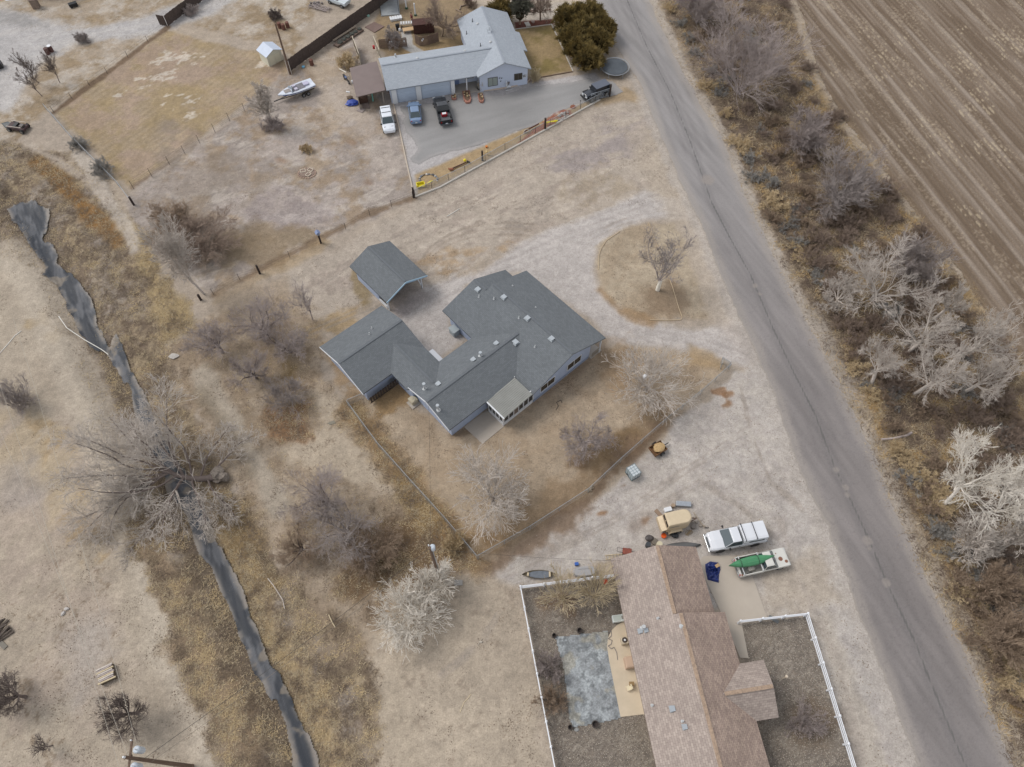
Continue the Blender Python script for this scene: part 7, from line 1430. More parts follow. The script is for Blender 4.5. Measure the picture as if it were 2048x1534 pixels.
obj_at('stepping_stone', 'flat grey stone beside the small lower planter', 'stone', (1153, 1459), MB().ball((0, 0, .03), .2, 8, 4, (1, .7, .3), .15, 3), mat('stone_grey', (150, 150, 148), .9))
obj_at('porch_ornament', 'pale round ornament at the tip of the brown porch gable', 'ornament', (1565, 1357), MB().cyl((0, 0, 0), (0, 0, 1.0), .04, .04, 6).ball((0, 0, 1.1), .13, 8, 6), mat('orn_cream', (222, 206, 184), .6), gz_=0)
obj_at('mat', 'dark metal ramp sheet under the east white fence', 'sheet', (1547, 1239), MB().box((0, 0, .06), (.95, .32, .05)), mat('sheet_dark', (104, 106, 106), .5), R(-35))
obj_at('utility_box', 'flat grey utility box lid on the sand beside the small pole', 'utility box', (917, 1166), MB().box((0, 0, .1), (.78, .5, .2)), mat('ubox', (166, 162, 156), .7), 0, bevel=.02)
obj_at('scrap_pile', 'pale broken timber scrap by the yard fence', 'scrap', (1180, 979), MB().box((0, 0, .12), (.8, .1, .08), .4).box((.1, .15, .18), (.7, .12, .06), 1.2).box((-.1, -.1, .1), (.5, .3, .05), .2), mat('scrap', (160, 146, 126), .9, noise=.2))
obj_at('concrete_slab', 'flat greenish-grey slab on the dirt west of the yard fence', 'slab', (663, 845), MB().prism([(-.45, -.1), (-.1, -.3), (.5, -.1), (.2, .22)], 0, .06), mat('slab_g', (138, 132, 118), .9))
obj_at('tree_birdhouse', 'small white birdhouse hanging in the round tree at the east yard corner', 'birdhouse', (1289.5, 753), MB().box((0, 0, 0), (.3, .2, .3)).loft([[(-.2, y, .15), (.2, y, .15), (0, y, .3)] for y in (-.14, .14)]), WTRIM, .6, z=3.6, gz_=3.6)
obj_at('lawn_debris', 'white and rust scrap lying on the sand south of the rail fence corner', 'scrap', (962, 1284), MB().ball((0, 0, .08), .16, 7, 5, (1.2, .7, .6), .2, 1).bar((-.3, -.3, .04), (.1, .3, .04), .05), mat('debris', (186, 176, 162), .9))
wp = put('log_stack', 'stack of weathered split rails on the left sand', 'log pile', (213, 1348), R(28), .3); rn = random.Random(8)
for k in range(9): part('rail', MB().box((0, -.62 + k * .155, .5 + rn.uniform(-.03, .04)), (1.35 + rn.uniform(-.15, .15), .12, .12), rn.uniform(-.05, .05)), BARK[('tan', 'grey', 'pale')[k % 3]], wp)
part('base_stack', MB().box((0, 0, .22), (1.25, 1.35, .44)), mat('stack_dark', (98, 86, 72), .9, noise=.3, nscale=6), wp)
obj_at('log_pile', 'dark pile of old boards on the left frame edge', 'log pile', (4, 1262), (lambda m: [m.box((rn.uniform(-.2, .2), -.8 + k * .2, .1 + .1 * (k % 3)), (1.4, .14, .12), rn.uniform(-.3, .3)) for k in range(9)] and m)(MB()), mat('pile_dark', (92, 82, 74), .9, noise=.3), .8)
obj_at('flat_board', 'grey board lying below the dark pile on the left edge', 'board', (6, 1290), MB().box((0, 0, .05), (.9, .4, .06)), mat('board_grey', (128, 122, 112), .9), -.6)
for k, (c, s) in enumerate((((134, 1218), .2), ((127, 1227), .22))): obj_at('rock', ['upper of two pale concrete lumps on the left sand', 'lower of two pale concrete lumps on the left sand'][k], 'rock', c, MB().ball((0, 0, .08), s, 7, 5, (1.2, .8, .6), .2, k), mat('rock_w', (190, 184, 178), .9), k * 1.2, group='pale concrete lumps')
obj_at('rock_heap', 'pale rubble lump on the grass above the dirt track', 'rock', (348, 713), MB().ball((0, 0, .1), .4, 9, 5, (1.3, .8, .35), .25, 4), mat('rubble', (184, 178, 170), .9, noise=.2))
# ------------------------------------------------------------------ yards of the white house
YEL = mat('yellow', (226, 208, 40), .5)
obj_at('yellow_machine', 'yellow loader bucket ornament in the apron corner behind the curb', 'ornament', (842, 374), MB().box((0, 0, .25), (1.1, .5, .12)).box((0, .28, .45), (1.1, .1, .4)).box((-.5, 0, .4), (.1, .6, .4)).box((.5, 0, .4), (.1, .6, .4)), YEL, R(15))
obj_at('yellow_ornament', 'yellow bent arm next to the yellow bucket ornament', 'ornament', (861, 369), MB().bar((-.45, -.15, .2), (.1, .05, .5), .14).bar((.1, .05, .5), (.35, .3, .3), .14), YEL)
obj_at('yellow_plank', 'long bright yellow plank sign on the red gravel bed', 'plank', (1103, 243), MB().box((0, 0, .5), (1.75, .28, .06)).box((-.6, 0, .25), (.06, .06, .5)).box((.6, 0, .25), (.06, .06, .5)), YEL, R(14), z=.5)
obj_at('yellow_flower', 'yellow round ornament with dark petals before the left brown rail', 'ornament', (930, 325), MB().ball((0, 0, .4), .22, 8, 6).cyl((0, 0, 0), (0, 0, .3), .03, .03, 5), YEL)
obj_at('dark_ornament', 'small dark bench ornament right of the yellow round ornament', 'ornament', (937, 326), MB().box((0, 0, .25), (.5, .2, .06)).box((-.2, 0, .12), (.05, .2, .24)).box((.2, 0, .12), (.05, .2, .24)), DARKM, -.5)
obj_at('orange_pot', 'orange pot on the pale gravel strip by the curb', 'pot', (973, 295), MB().cyl((0, 0, 0), (0, 0, .25), .12, .18, 10), mat('pot_orange', (206, 122, 52), .7))
obj_at('wagon_wheel', 'pale wagon wheel with yellow sunflowers leaning by the curb fence', 'wheel ornament', (975, 310), MB().tube([(.38 * math.cos(a), 0, .4 + .38 * math.sin(a)) for a in np.linspace(0, 6.283, 17)], .035, 5).bar((-.36, 0, .4), (.36, 0, .4), .04).bar((0, 0, .05), (0, 0, .78), .04).ball((-.1, -.08, .62), .14, 7, 5).ball((.14, -.08, .55), .1, 7, 5), mat('wheel_pale', (214, 190, 140), .7))
obj_at('iron_pipe', 'long rusty iron pipe lying on the grass bed by the curb', 'pipe', (918, 333), MB().cyl((-1.1, 0, .15), (1.1, 0, .2), .09, .09, 8), mat('pipe_rust', (92, 66, 54), .8), ang((905, 340), (931, 329)))
obj_at('iron_pig', 'small rust-red animal ornament at the left end of the iron pipe', 'ornament', (903, 341), MB().ball((0, 0, .25), .22, 9, 6, (1.5, .8, .8)).ball((-.34, 0, .3), .12, 7, 5).box((-.2, 0, .07), (.06, .2, .14)).box((.2, 0, .07), (.06, .2, .14)), mat('pig', (150, 96, 74), .8))
rgs = []
for k in range(16):
    a_ = -.3 + k / 15 * 3.9; c = (857 + 18 * math.cos(a_), 359 - 10 * math.sin(a_)); rgs.append(obj_at('ring_stone', f"{['pale', 'dark grey', 'mottled', 'bluish'][k % 4]} stone of the half ring in the apron corner, {['right end', 'right side', 'upper right', 'top', 'upper left', 'left side', 'lower left', 'left end'][k // 2]}{' (outer)' if k % 2 else ''}", 'stone', c, MB().ball((0, 0, .06), .13 + .03 * (k % 3), 7, 5, (1.1, .8, .7), .2, k), mat(('st_a', 'st_b', 'st_c', 'st_d')[k % 4], ((196, 192, 186), (84, 82, 82), (140, 134, 128), (116, 122, 130))[k % 4], .9), k, group='stones of the half ring'))
tr0 = put('trampoline', 'round black trampoline beside the gravel at the junction with the road', 'trampoline', (1230, 133), 0, .8)
part('mat', MB().cyl((0, 0, .8), (0, 0, .83), 1.9, 1.9, 32), mat('tramp_mat', (78, 84, 90), .6, noise=.2, nscale=1), tr0); part('frame', MB().tube([(2.1 * math.cos(a), 2.1 * math.sin(a), .82) for a in np.linspace(0, 2 * math.pi, 33)], .05, 6), GALV, tr0)
for k in range(6): a_ = k * math.pi / 3; part('leg', MB().cyl((2.1 * math.cos(a_), 2.1 * math.sin(a_), 0), (2.1 * math.cos(a_), 2.1 * math.sin(a_), .8), .03, .03, 6), GALV, tr0)
mb_ = put('mailbox', 'pale twin mailbox on a leaning post in front of the hedge', 'mailbox', (1198, 126), .4, 0); part('post', MB().bar((0, 0, 0), (0, .1, 1.3), .08), BARK['tan'], mb_); part('box', MB().box((-.14, .1, 1.42), (.24, .5, .24)).box((.16, .1, 1.42), (.24, .5, .24)), mat('mbox', (206, 212, 220), .4), mb_)
for c, lb, h in (((1117, 62), 'white topped garden post at the upper end of the hedge edging', 1.3), ((1140, 120), 'tan garden post with pale knob near the lower end of the hedge edging', 1.3), ((1153, 124), 'pale garden post next to the farm gate', 1.3), ((1130, 96), 'white pump ornament halfway along the hedge edging', 1.7)):
    x, y = G(*c); o_ = thing('garden_post', lb, 'garden post', (x, y, 0), 0, 'garden posts by the hedge'); part('stem', MB().cyl((0, 0, 0), (0, 0, h), .06, .05, 6), mat('stem', (176, 150, 124), .8), o_); part('knob', MB().ball((0, 0, h + .08), .15, 8, 6), mat('knob', (214, 204, 190), .6), o_)
ch = put('rocking_chair', 'white rocking chair at the edge of the apron by the flower bed', 'chair', (1017, 178), R(200), 0)
part('seat', MB().box((0, 0, .45), (.55, .55, .05)), WTRIM, ch); part('backrest', (lambda m: [m.box((.28 + .05 * 0, -.22 + k * .11, .85), (.04, .06, .8)) for k in range(5)] and m)(MB()).box((.28, 0, 1.25), (.05, .56, .08)), WTRIM, ch)
for s in (1, -1): part('rocker', MB().tube([(x, s * .27, .03 + .12 * x * x) for x in np.linspace(-.5, .5, 6)], .03, 4), WTRIM, ch); part('armrest', MB().box((0, s * .3, .66), (.5, .06, .04)), WTRIM, ch)
for c, L, W_, lb in (((934, 196), 2.6, 1.1, 'largest brick planter with pale shrubs projecting onto the apron'), ((962, 198), 1.9, .75, 'narrow brick planter right of the largest one'), ((908, 197), .9, .7, 'short brick planter with a yellow statue beside the garage pillar')):
    x, y = G(*c); o_ = thing('brick_planter', lb, 'planter', (x, y, 0), ang((c[0], c[1] - 8), (c[0] + 3, c[1] + 8)), 'brick planters on the apron'); k_ = L / 2
    part('wall', MB().prism([(-k_, -W_ / 2), (k_ * .5, -W_ / 2), (k_, -W_ / 4), (k_, W_ / 4), (k_ * .5, W_ / 2), (-k_, W_ / 2)], 0, .3), mat('brick', (168, 118, 102), .9, noise=.2, nscale=8), o_)
    part('soil', MB().prism([(-k_ * .85, -W_ * .36), (k_ * .45, -W_ * .36), (k_ * .8, 0), (k_ * .45, W_ * .36), (-k_ * .85, W_ * .36)], .3, .33), mat('soil', (112, 90, 74), 1, noise=.2), o_)
    rn = random.Random(int(c[0]))
    for j in range(int(3 + L * 3)): part('plant', MB().ball((rn.uniform(-k_ * .8, k_ * .5), rn.uniform(-W_ * .3, W_ * .3), .42), rn.uniform(.08, .15), 6, 5, (1, 1, 1.2), .25, j), mat(('pl_a', 'pl_b', 'pl_c')[j % 3], ((206, 190, 158), (128, 108, 84), (186, 160, 120))[j % 3], 1), o_)
for k, (c, colr, lb) in enumerate((((1002, 158), 'dark', 'dark conical shrub against the white gable window'), ((993, 160), 'red', 'reddish small shrub left of the dark conical one'), ((1013, 164), 'grey', 'dark round planter bush by the white gable'))):
    T('garden_shrub', lb, 'shrub', c, 6, 1.3, 'bush', colr, 120 + k, .02)
# open metal frame gates, weeds, fencing and yard things above the lean-to
def frame_gate(label, P, dark):
    W = GG(P); o = thing('frame_gate', label, 'gate', (W[0][0], W[0][1], 0), 0, 'open frame gates north of the lean-to'); dx, dy = W[1][0] - W[0][0], W[1][1] - W[0][1]; fm = MB()
    for z_ in (.15, 1.9): fm.bar((0, 0, z_), (dx, dy, z_), .08)
    for t in (0, .33, .66, 1): fm.bar((dx * t, dy * t, .15), (dx * t, dy * t, 1.9), .08)
    part('frame', fm, mat('gate_cream', (206, 194, 172), .6), o); pn = MB(); pn.slab([(0, .02, 1.85), (dx, dy + .02, 1.85), (dx, dy + .05, 1.85), (0, .05, 1.85)], 1.65)
    if dark: part('panel', pn, mat('gate_mesh', (98, 84, 74), .9, noise=.2), o)
frame_gate('left open frame gate with brown mesh north of the lean-to', [(709, 95), (722, 130)], True); frame_gate('right open frame gate with a red can hanging on it', [(750, 95), (762, 122)], False)
obj_at('red_can', 'bright red can hanging at the right frame gate', 'can', (748, 97), MB().cyl((0, 0, 0), (0, 0, .45), .18, .18, 10), mat('red_can', (180, 28, 38), .5), z=.8, gz_=.8)
obj_at('pit_cover', 'brown square timber cover on the ground behind the board fence', 'cover', (750, 55), MB().prism([(a - G(750, 55)[0], b - G(750, 55)[1]) for a, b in GG([(730, 55), (749, 45), (769, 54), (749, 66)])], 0, .12), mat('cover_brown', (124, 104, 96), .9, noise=.1))
obj_at('raised_bed', 'long dark raised bed with dried plants along the board fence', 'raised bed', (698, 77), MB().box((0, 0, .15), (5.6, .9, .3)), mat('bed_timber', (110, 94, 84), .9, noise=.2), ang((676, 92), (722, 62)))
for k in range(6):
    c = (681 + k * 7.6, 88 - k * 5.2); obj_at('bed_plant', f"dried dark plant in the long raised bed, number {k + 1} from the left" if False else ['dried dark plant at the left end of the raised bed', 'dried dark plant second from the left in the raised bed', 'dried dark plant left of the middle of the raised bed', 'dried dark plant right of the middle of the raised bed', 'dried dark plant second from the right in the raised bed', 'dried dark plant at the right end of the raised bed'][k], 'plant', c, MB().ball((0, 0, .4), .34, 8, 5, (1, 1, .5), .35, k), mat('dry_dark', (82, 84, 78), 1, noise=.3), k, group='plants of the raised bed')
obj_at('bed_board', 'pale timber bench board between raised bed and board fence', 'board', (690, 70), MB().box((0, 0, .3), (4.8, .35, .06)).box((-2, 0, .14), (.1, .3, .28)).box((2, 0, .14), (.1, .3, .28)), mat('bench_pale', (168, 152, 134), .9), ang((676, 92), (722, 62)))
obj_at('plywood', 'tan plywood sheet on trestles in the upper yard', 'table', (817, 64), MB().box((0, 0, .5), (1.7, .9, .05)).box((-.7, 0, .25), (.06, .7, .5)).box((.7, 0, .25), (.06, .7, .5)), mat('plywood', (200, 168, 128), .8), R(14))
obj_at('dark_shed', 'low dark red-brown woodshed behind the right panel fence', 'shed', (848, 62), MB().box((0, 0, .8), (3.2, 1.4, 1.6)).box((0, -.1, 1.63), (3.4, 1.7, .08)), mat('wood_dark', (78, 50, 44), .9, noise=.3, nscale=4), R(9))
sg_ = put('swing_bench', 'grey lattice garden table with white items in the upper yard', 'table', (813, 48), R(6), .5); part('top', MB().box((0, 0, .7), (2.0, .9, .06)), mat('grey_wood', (168, 160, 150), .8, noise=.15, nscale=5), sg_)
for x in (-.9, .9): part('leg', MB().box((x, 0, .35), (.08, .8, .7)), BARK['grey'], sg_)
for k in range(5): part('slat', MB().box((-.8 + k * .4, 0, .76), (.14, .6, .05)), WTRIM, sg_)
obj_at('white_crates', 'white slatted panels lying below the canopy', 'panel', (792, 39), (lambda m: [m.box((-.8 + k * .4, 0, .35), (.3, .9, .05)) for k in range(5)] and m)(MB()).box((0, 0, .15), (1.8, .7, .3)), WTRIM, R(16))
obj_at('grill', 'black barbecue grill standing among the yard furniture', 'grill', (796, 60), MB().cyl((-.3, 0, .8), (.3, 0, .8), .24, .24, 12).box((0, 0, .35), (.5, .35, .7)), BLK, .3)
obj_at('white_bag', 'white sack beside the black grill', 'bag', (800, 63), MB().ball((0, 0, .3), .24, 8, 6, (.8, .8, 1.3), .15, 3), WTRIM)
for k, c in enumerate(((813, 17), (831, 31))):
    x, y = G(*c); o_ = thing('white_post', ['white post with green base near the top edge', 'white post with green base right of the canopy'][k], 'post', (x, y, 0), 0, 'white posts with green bases'); part('post', MB().cyl((0, 0, .2), (0, 0, 2.0), .11, .10, 10), WTRIM, o_); part('base', MB().cyl((0, 0, 0), (0, 0, .22), .26, .2, 12), mat('green_base', (54, 84, 62), .7), o_)
# figure in dark red
px_, py_ = G(825, 47); ps = thing('person', 'person in a dark red jacket and dark trousers walking in the upper yard', 'person', (px_, py_, 0), R(200))
def figure():
    me = bpy.data.meshes.new('body'); v = [(0, 0, .95), (0, 0, 1.15), (.02, 0, 1.42), (.03, 0, 1.52), (.04, 0, 1.66), (.05, 0, 1.74), (0, .10, .9), (.14, .11, .5), (.08, .11, .08), (.2, .11, .04), (0, -.10, .9), (-.06, -.11, .5), (-.24, -.11, .12), (-.12, -.11, .05), (.02, .19, 1.40), (-.04, .25, 1.13), (.10, .25, .92), (.15, .25, .84), (.02, -.19, 1.40), (.08, -.25, 1.13), (.18, -.24, .93), (.22, -.23, .86)]
    e = [(0, 1), (1, 2), (2, 3), (3, 4), (4, 5), (0, 6), (6, 7), (7, 8), (8, 9), (0, 10), (10, 11), (11, 12), (12, 13), (2, 14), (14, 15), (15, 16), (16, 17), (2, 18), (18, 19), (19, 20), (20, 21)]
    r = [.15, .15, .15, .06, .10, .085, .10, .07, .05, .04, .10, .07, .05, .04, .07, .05, .04, .035, .07, .05, .04, .035]
    me.from_pydata(v, e, []); o = bpy.data.objects.new('body', me); col.objects.link(o); o.parent = ps; sk = o.modifiers.new('skin', 'SKIN')
    for i, q in enumerate(me.skin_vertices[0].data): q.radius = (r[i], r[i]); q.use_root = i == 0
    sb = o.modifiers.new('sub', 'SUBSURF'); sb.levels = 2; sb.render_levels = 2; me.materials.append(mat('skin_tone', (190, 146, 122), .6)); return o
figure()
part('jacket', MB().loft([[(x + rx * math.cos(a), ry * math.sin(a), z) for a in np.linspace(0, 2 * math.pi, 12, endpoint=False)] for x, rx, ry, z in ((0, .17, .21, .88), (0, .17, .21, 1.1), (.02, .18, .25, 1.36), (.03, .12, .18, 1.47), (.03, .08, .09, 1.52))]), mat('jacket_red', (104, 34, 36), .8), ps, smooth=True)
tr2 = MB()
for s, K_ in ((1, ((0, .10, .92), (.14, .11, .5), (.08, .11, .1))), (-1, ((0, -.10, .92), (-.06, -.11, .5), (-.24, -.11, .14)))): tr2.cyl(K_[0], K_[1], .125, .09, 10); tr2.cyl(K_[1], K_[2], .09, .075, 10)
for s in (1, -1): part('sleeve', MB().cyl((.02, s * .2, 1.42), ((-.04, .25, 1.13) if s > 0 else (.08, -.25, 1.13)), .085, .07, 8), MATS['jacket_red'], ps)
part('trousers', tr2, mat('trousers', (52, 48, 50), .9), ps); part('hair', MB().ball((.03, 0, 1.77), .12, 10, 6, (1.0, .95, .75)), mat('hair', (58, 44, 36), .8), ps, smooth=True)
# under the lean-to and around
obj_at('pallet_stack', 'dark brown crate stack at the mouth of the lean-to', 'crate', (727, 200), MB().box((0, 0, .45), (1.3, 1.6, .9)), mat('crate_dark', (88, 66, 54), .9, noise=.25, nscale=6), R(12))
obj_at('pallet', 'grey slatted pallet lying in front of the lean-to', 'pallet', (732, 213), (lambda m: [m.box((0, -.5 + k * .2, .16), (1.0, .13, .04)) for k in range(6)] and m)(MB()).box((-.4, 0, .07), (.1, 1.1, .12)).box((.4, 0, .07), (.1, 1.1, .12)), BARK['dark'], R(12))
obj_at('pallet', 'second grey pallet on the dirt below the lean-to', 'pallet', (722, 221), (lambda m: [m.box((0, -.4 + k * .2, .1), (.8, .12, .04)) for k in range(5)] and m)(MB()).box((-.3, 0, .04), (.1, .9, .08)).box((.3, 0, .04), (.1, .9, .08)), BARK['grey'], R(60))
obj_at('paddle_board', 'teal board leaning at the lean-to opening', 'board', (743, 196), MB().bar((0, .9, 1.5), (.35, -.9, .1), .18, .05), mat('teal', (120, 184, 168), .5))
obj_at('blue_tarp', 'bright blue tarp bundle left of the lean-to', 'tarp', (704, 208), MB().ball((0, 0, .25), .75, 12, 7, (1.1, .8, .42), .28, 6), mat('tarp_bright', (48, 74, 160), .4, noise=.25, nscale=3))
obj_at('dark_heap', 'small dark brown heap above the bright blue tarp', 'heap', (700, 198), MB().ball((0, 0, .2), .45, 9, 6, (1, .8, .6), .3, 7), mat('heap', (108, 92, 76), .9, noise=.3))
obj_at('white_bucket', 'white bucket beside the brown lean-to wall', 'bucket', (706, 166), MB().cyl((0, 0, 0), (0, 0, .4), .17, .2, 10), WTRIM); obj_at('white_jug', 'white jug right next to the white bucket', 'jug', (710, 168), MB().ball((0, 0, .2), .17, 8, 6, (1, 1, 1.2)), WTRIM)
obj_at('white_plate', 'white panel lying flat on the dirt left of the lean-to', 'panel', (696, 184), MB().box((0, 0, .04), (.55, .22, .05)), WTRIM, R(-15))
for c, lb in (((783, 191), 'blue and white toy bin at the left garage pillar'), ((779, 183), 'brown wooden rack against the garage corner')): obj_at('storage_bin', lb, 'bin', c, MB().box((0, 0, .3), (.45, .4, .6)).box((0, 0, .62), (.5, .45, .05)), mat('bin_blue', (98, 112, 140), .6) if 'blue' in lb else mat('rack_brown', (140, 104, 80), .9), .2)
obj_at('garden_bench', 'small wooden bench with orange pumpkins at the middle garage pillar', 'bench', (829, 194), MB().box((0, 0, .4), (1.1, .4, .06)).box((-.45, 0, .2), (.08, .4, .4)).box((.45, 0, .2), (.08, .4, .4)).ball((.15, 0, .55), .15, 8, 6).ball((-.2, 0, .52), .12, 8, 6), mat('bench_wood', (190, 142, 104), .8), R(15))
obj_at('fire_ring', 'ring of pale sticks and bricks on the boat lot', 'fire ring', (614, 347), (lambda m: [m.ball((1.15 * math.cos(a), .95 * math.sin(a), .06), .13, 6, 4, (1, 1, .7), .2, int(a * 9)) for a in np.linspace(0, 6.0, 20)] and m)(MB()), mat('ring_brick', (176, 150, 134), .9), 0)
for k, (c, rz) in enumerate((((606, 343), .3), ((621, 341), -.5), ((617, 350), 1.0))): obj_at('wooden_frame', ['left white frame lying in the stick ring', 'right white frame lying in the stick ring', 'lower white frame lying in the stick ring'][k], 'frame', c, MB().box((0, .25, .15), (.7, .06, .05)).box((0, -.25, .15), (.7, .06, .05)).box((-.33, 0, .15), (.06, .5, .05)).box((.33, 0, .15), (.06, .5, .05)), mat('frame_white', (222, 210, 190), .8), rz, group='white frames')
obj_at('ash_mound', 'low grey-brown ash mound inside the stick ring', 'mound', (614, 345), MB().ball((0, 0, 0), 1.0, 14, 6, (1.1, .85, .14), .12, 9), mat('ash', (142, 124, 112), 1, noise=.2))
for c, lb in (((560, 56), 'left rusty barrel above the cream shed'), ((568, 59), 'middle lower rusty barrel above the cream shed'), ((576, 55), 'right rusty barrel above the cream shed'), ((624, 130), 'lone rusty barrel beside the dark board fence')): barrel('barrel', lb, 'barrel', c, RUST, .29, .88, group='rusty barrels')
for c, lb, lid in (((97, 108), 'brown trash bin by the gravel drive, left one', None), ((104, 103), 'brown trash bin with a white lid by the gravel drive', WTRIM)): barrel('trash_bin', lb, 'bin', c, mat('bin_brown', (92, 62, 58), .7), .32, .95, group='trash bins', lidm=lid)
obj_at('outhouse', 'weathered brown box standing before the white metal building', 'crate', (74, 15), MB().box((0, 0, .7), (1.0, .9, 1.4)).box((0, 0, 1.42), (1.1, 1.0, .08)), mat('crate_w', (128, 112, 100), .9, noise=.2), .2)
obj_at('dark_cart', 'black cart right of the white metal building', 'cart', (148, 13), MB().box((0, 0, .4), (1.3, .7, .4)).cyl((-.4, -.4, .2), (-.4, .4, .2), .2, .2, 10).cyl((.4, -.4, .2), (.4, .4, .2), .2, .2, 10), BLK, .6)
obj_at('white_sheet', 'white sheet on the drive at the top left edge', 'sheet', (26, -2), MB().box((0, 0, .05), (2.2, .7, .06)), WTRIM, .2)
obj_at('dark_machine', 'dark machine cut by the left frame edge beside the drive', 'machine', (-2, 136), MB().box((0, 0, .5), (1.4, 1.0, .8)).cyl((-.5, -.6, .3), (-.5, .6, .3), .3, .3, 10), BLK, .4)
obj_at('blue_bucket', 'small light blue tub near the dark board fence', 'tub', (607, 135), MB().cyl((0, 0, 0), (0, 0, .2), .2, .24, 10), mat('lt_blue', (126, 186, 214), .5)); obj_at('teal_bucket', 'small pale green tub near the canopy', 'tub', (737, 33), MB().cyl((0, 0, 0), (0, 0, .2), .2, .24, 10), mat('lt_green', (166, 206, 190), .5))
obj_at('branch_heap', 'heap of grey branches by the truck at the top', 'branch pile', (640, 18), (lambda m: [m.bar((rn.uniform(-2, 2), rn.uniform(-.8, .8), rn.uniform(.05, .5)), (rn.uniform(-2, 2), rn.uniform(-.8, .8), rn.uniform(.05, .4)), .05) for k in range(38)] and m)(MB()), BARK['grey'], R(-20))
obj_at('rubble_heap', 'dark rubble heap above the branch heap', 'rubble', (632, 10), (lambda m: [m.ball((rn.uniform(-1, 1), rn.uniform(-.6, .6), .15), rn.uniform(.12, .25), 6, 4, (1, 1, .8), .2, k) for k in range(22)] and m)(MB()), mat('rubble2', (120, 112, 110), .9, noise=.3), 0)
for k, c in enumerate(((930, 12), (922, 16), (918, 22))): obj_at('log', ['upper curved log on the dirt left of the white wing', 'middle curved log on the dirt left of the white wing', 'lower curved log on the dirt left of the white wing'][k], 'log', c, MB().cyl((-.6, 0, .1), (.6, .2, .1), .1, .08, 7), BARK['red'], .3 + k, group='curved logs')
for k, c in enumerate(((1060, 28), (1072, 24), (1090, 24))): obj_at('timber', ['left red-brown rail of the gravel bed', 'middle red-brown rail of the gravel bed', 'right red-brown rail of the gravel bed'][k], 'rail', c, MB().box((0, 0, .3), (1.9, .1, .12)).box((-.8, 0, .15), (.1, .1, .3)).box((.8, 0, .15), (.1, .1, .3)), mat('rail_red', (122, 78, 68), .9), R(8), group='red-brown rails')
obj_at('stone_step', 'pale stone slab step across the red gravel bed', 'step', (1055, 49), MB().box((0, 0, .06), (.7, 1.1, .1)), CURB, R(18))
obj_at('planter_ball', 'white boulder cluster in the red gravel bed', 'rock', (1066, 45), MB().ball((0, 0, .15), .3, 8, 5, (1, .8, .7), .2, 2), mat('boulder', (196, 176, 166), .9))
obj_at('sunken_ring', 'small red-brown mulch ring with a seedling on the pale gravel', 'planting ring', (1146, 214), MB().cyl((0, 0, 0), (0, 0, .08), .42, .4, 14).cyl((0, 0, 0), (0, 0, .6), .02, .02, 4), mat('mulch', (140, 92, 72), 1, noise=.2))
obj_at('lamp_stake', 'thin dark lamp stake by the open farm gate', 'lamp', (1160, 213), MB().cyl((0, 0, 0), (0, 0, .9), .02, .02, 5).ball((0, 0, .95), .1, 6, 5), DARKM)
obj_at('bed_stones', 'pale boulders scattered on the red gravel bed', 'stones', (1126, 234), (lambda m: [m.ball((rn.uniform(-1.4, 1.4), rn.uniform(-.7, .7), .12), rn.uniform(.12, .26), 7, 5, (1.1, .8, .7), .25, k) for k in range(18)] and m)(MB()), mat('bed_stone', (176, 168, 162), .9, noise=.3, nscale=5), .4, kind='stuff')
obj_at('grey_rail', 'rusty plough beam on the bed left of the tall dark post', 'beam', (1063, 258), MB().cyl((-1.3, 0, .25), (1.3, 0, .25), .1, .08, 8).box((-1.2, 0, .1), (.1, .3, .2)), mat('plough', (88, 52, 48), .8), ang((1048, 266), (1078, 250)))
obj_at('pale_wheel', 'pale half-buried wheel next to the plough beam', 'wheel ornament', (1053, 266), MB().tube([(.45 * math.cos(a), 0, .2 + .4 * math.sin(a)) for a in np.linspace(-.3, 3.4, 12)], .05, 5).bar((-.4, 0, .2), (.4, 0, .2), .05), mat('wheel_w', (196, 184, 172), .8), .4)
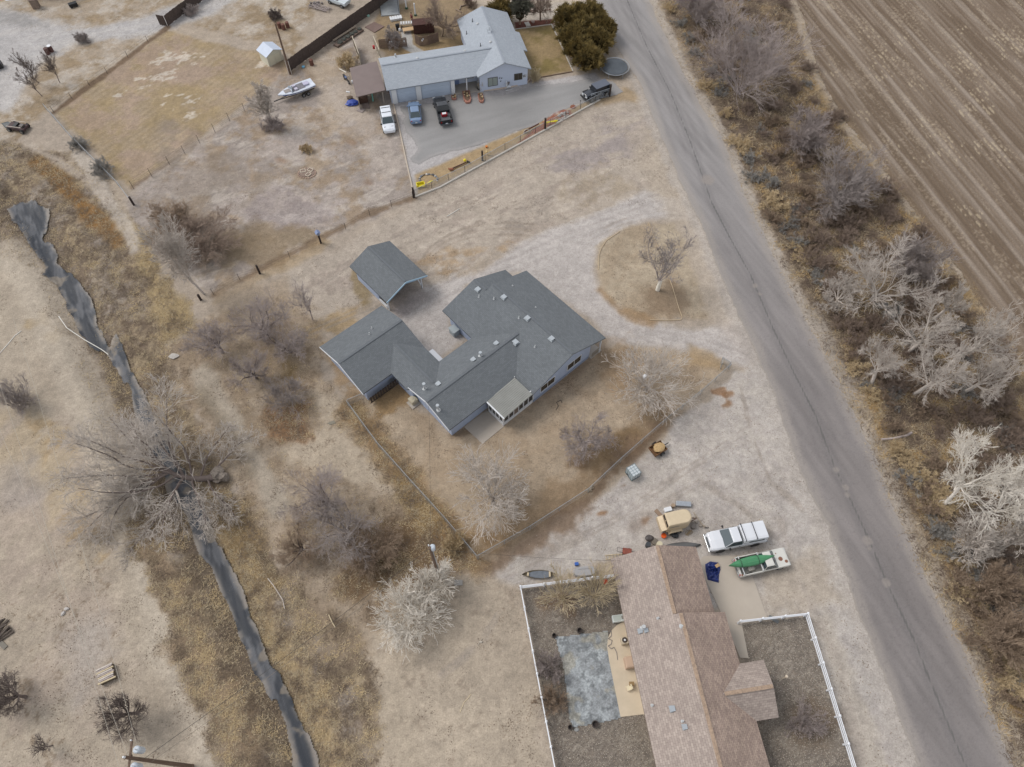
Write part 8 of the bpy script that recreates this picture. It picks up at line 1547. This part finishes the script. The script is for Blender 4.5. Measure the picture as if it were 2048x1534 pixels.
# scattered stones over the brown gravel lawns, the parking and the dirt: countless
def pebbles(name, label, polys, n, seed, m, s0, s1):
    rn = np.random.default_rng(seed); pts = []
    for P, frac in polys:
        W = GG(P); a = np.array(W); k = int(n * frac); q = np.stack([rn.uniform(a[:, 0].min(), a[:, 0].max(), k * 4), rn.uniform(a[:, 1].min(), a[:, 1].max(), k * 4)], 1); d = sdist(q[:, 0], q[:, 1], W); pts.append(q[d < -.1][:k])
    q = np.concatenate(pts); n = len(q); s = rn.uniform(s0, s1, n); th = rn.uniform(0, 6.28, n); V = []
    for k in range(4): V.append(np.stack([q[:, 0] + s * np.cos(th + k * 1.57), q[:, 1] + s * np.sin(th + k * 1.57) * .8, np.full(n, .01) + base_h(q[:, 0], q[:, 1])], 1))
    V.append(np.stack([q[:, 0], q[:, 1], s * .9 + base_h(q[:, 0], q[:, 1])], 1)); V = np.stack(V, 1).reshape(-1, 3); b = np.arange(n)[:, None] * 5
    F = np.concatenate([np.stack([b[:, 0] + k, b[:, 0] + (k + 1) % 4, b[:, 0] + 4], 1) for k in range(4)]); me = raw_mesh(name, V, F, 3)
    for m_ in m: me.materials.append(m_)
    me.polygons.foreach_set('material_index', np.tile(rn.integers(0, len(m), n), 4).astype(np.int32)); o = bpy.data.objects.new(name, me); col.objects.link(o); tag(o, label, 'gravel', None, 'stuff')
PB = [mat('peb_a', (176, 166, 152), .9), mat('peb_b', (100, 91, 84), .9), mat('peb_c', (150, 136, 120), .9)]
pebbles('lawn_gravel', 'coarse brown and pale gravel covering the lawns of the brown-roofed house', [(LAWN_W, .6), (LAWN_E, .4)], 26000, 5, PB, .02, .055)
pebbles('loose_stones', 'loose stones and clods scattered over gravel and dirt', [(PARK, .30), (DRV, .12), (YARD, .10), (SAND, .10), ([(-250, 500), (60, 510), (230, 900), (450, 1450), (500, 1700), (-250, 1700)], .18), ([(560, 560), (840, 400), (1200, 210), (1300, 200), (1360, 400), (1200, 420), (900, 560), (640, 640), (440, 590)], .12), (LOT, .08)], 6000, 6, [mat('peb_f', (186, 176, 162), .9), mat('peb_g', (130, 116, 102), .9), mat('peb_d', (150, 134, 118), .9), mat('peb_e', (142, 126, 110), .9)], .015, .055)
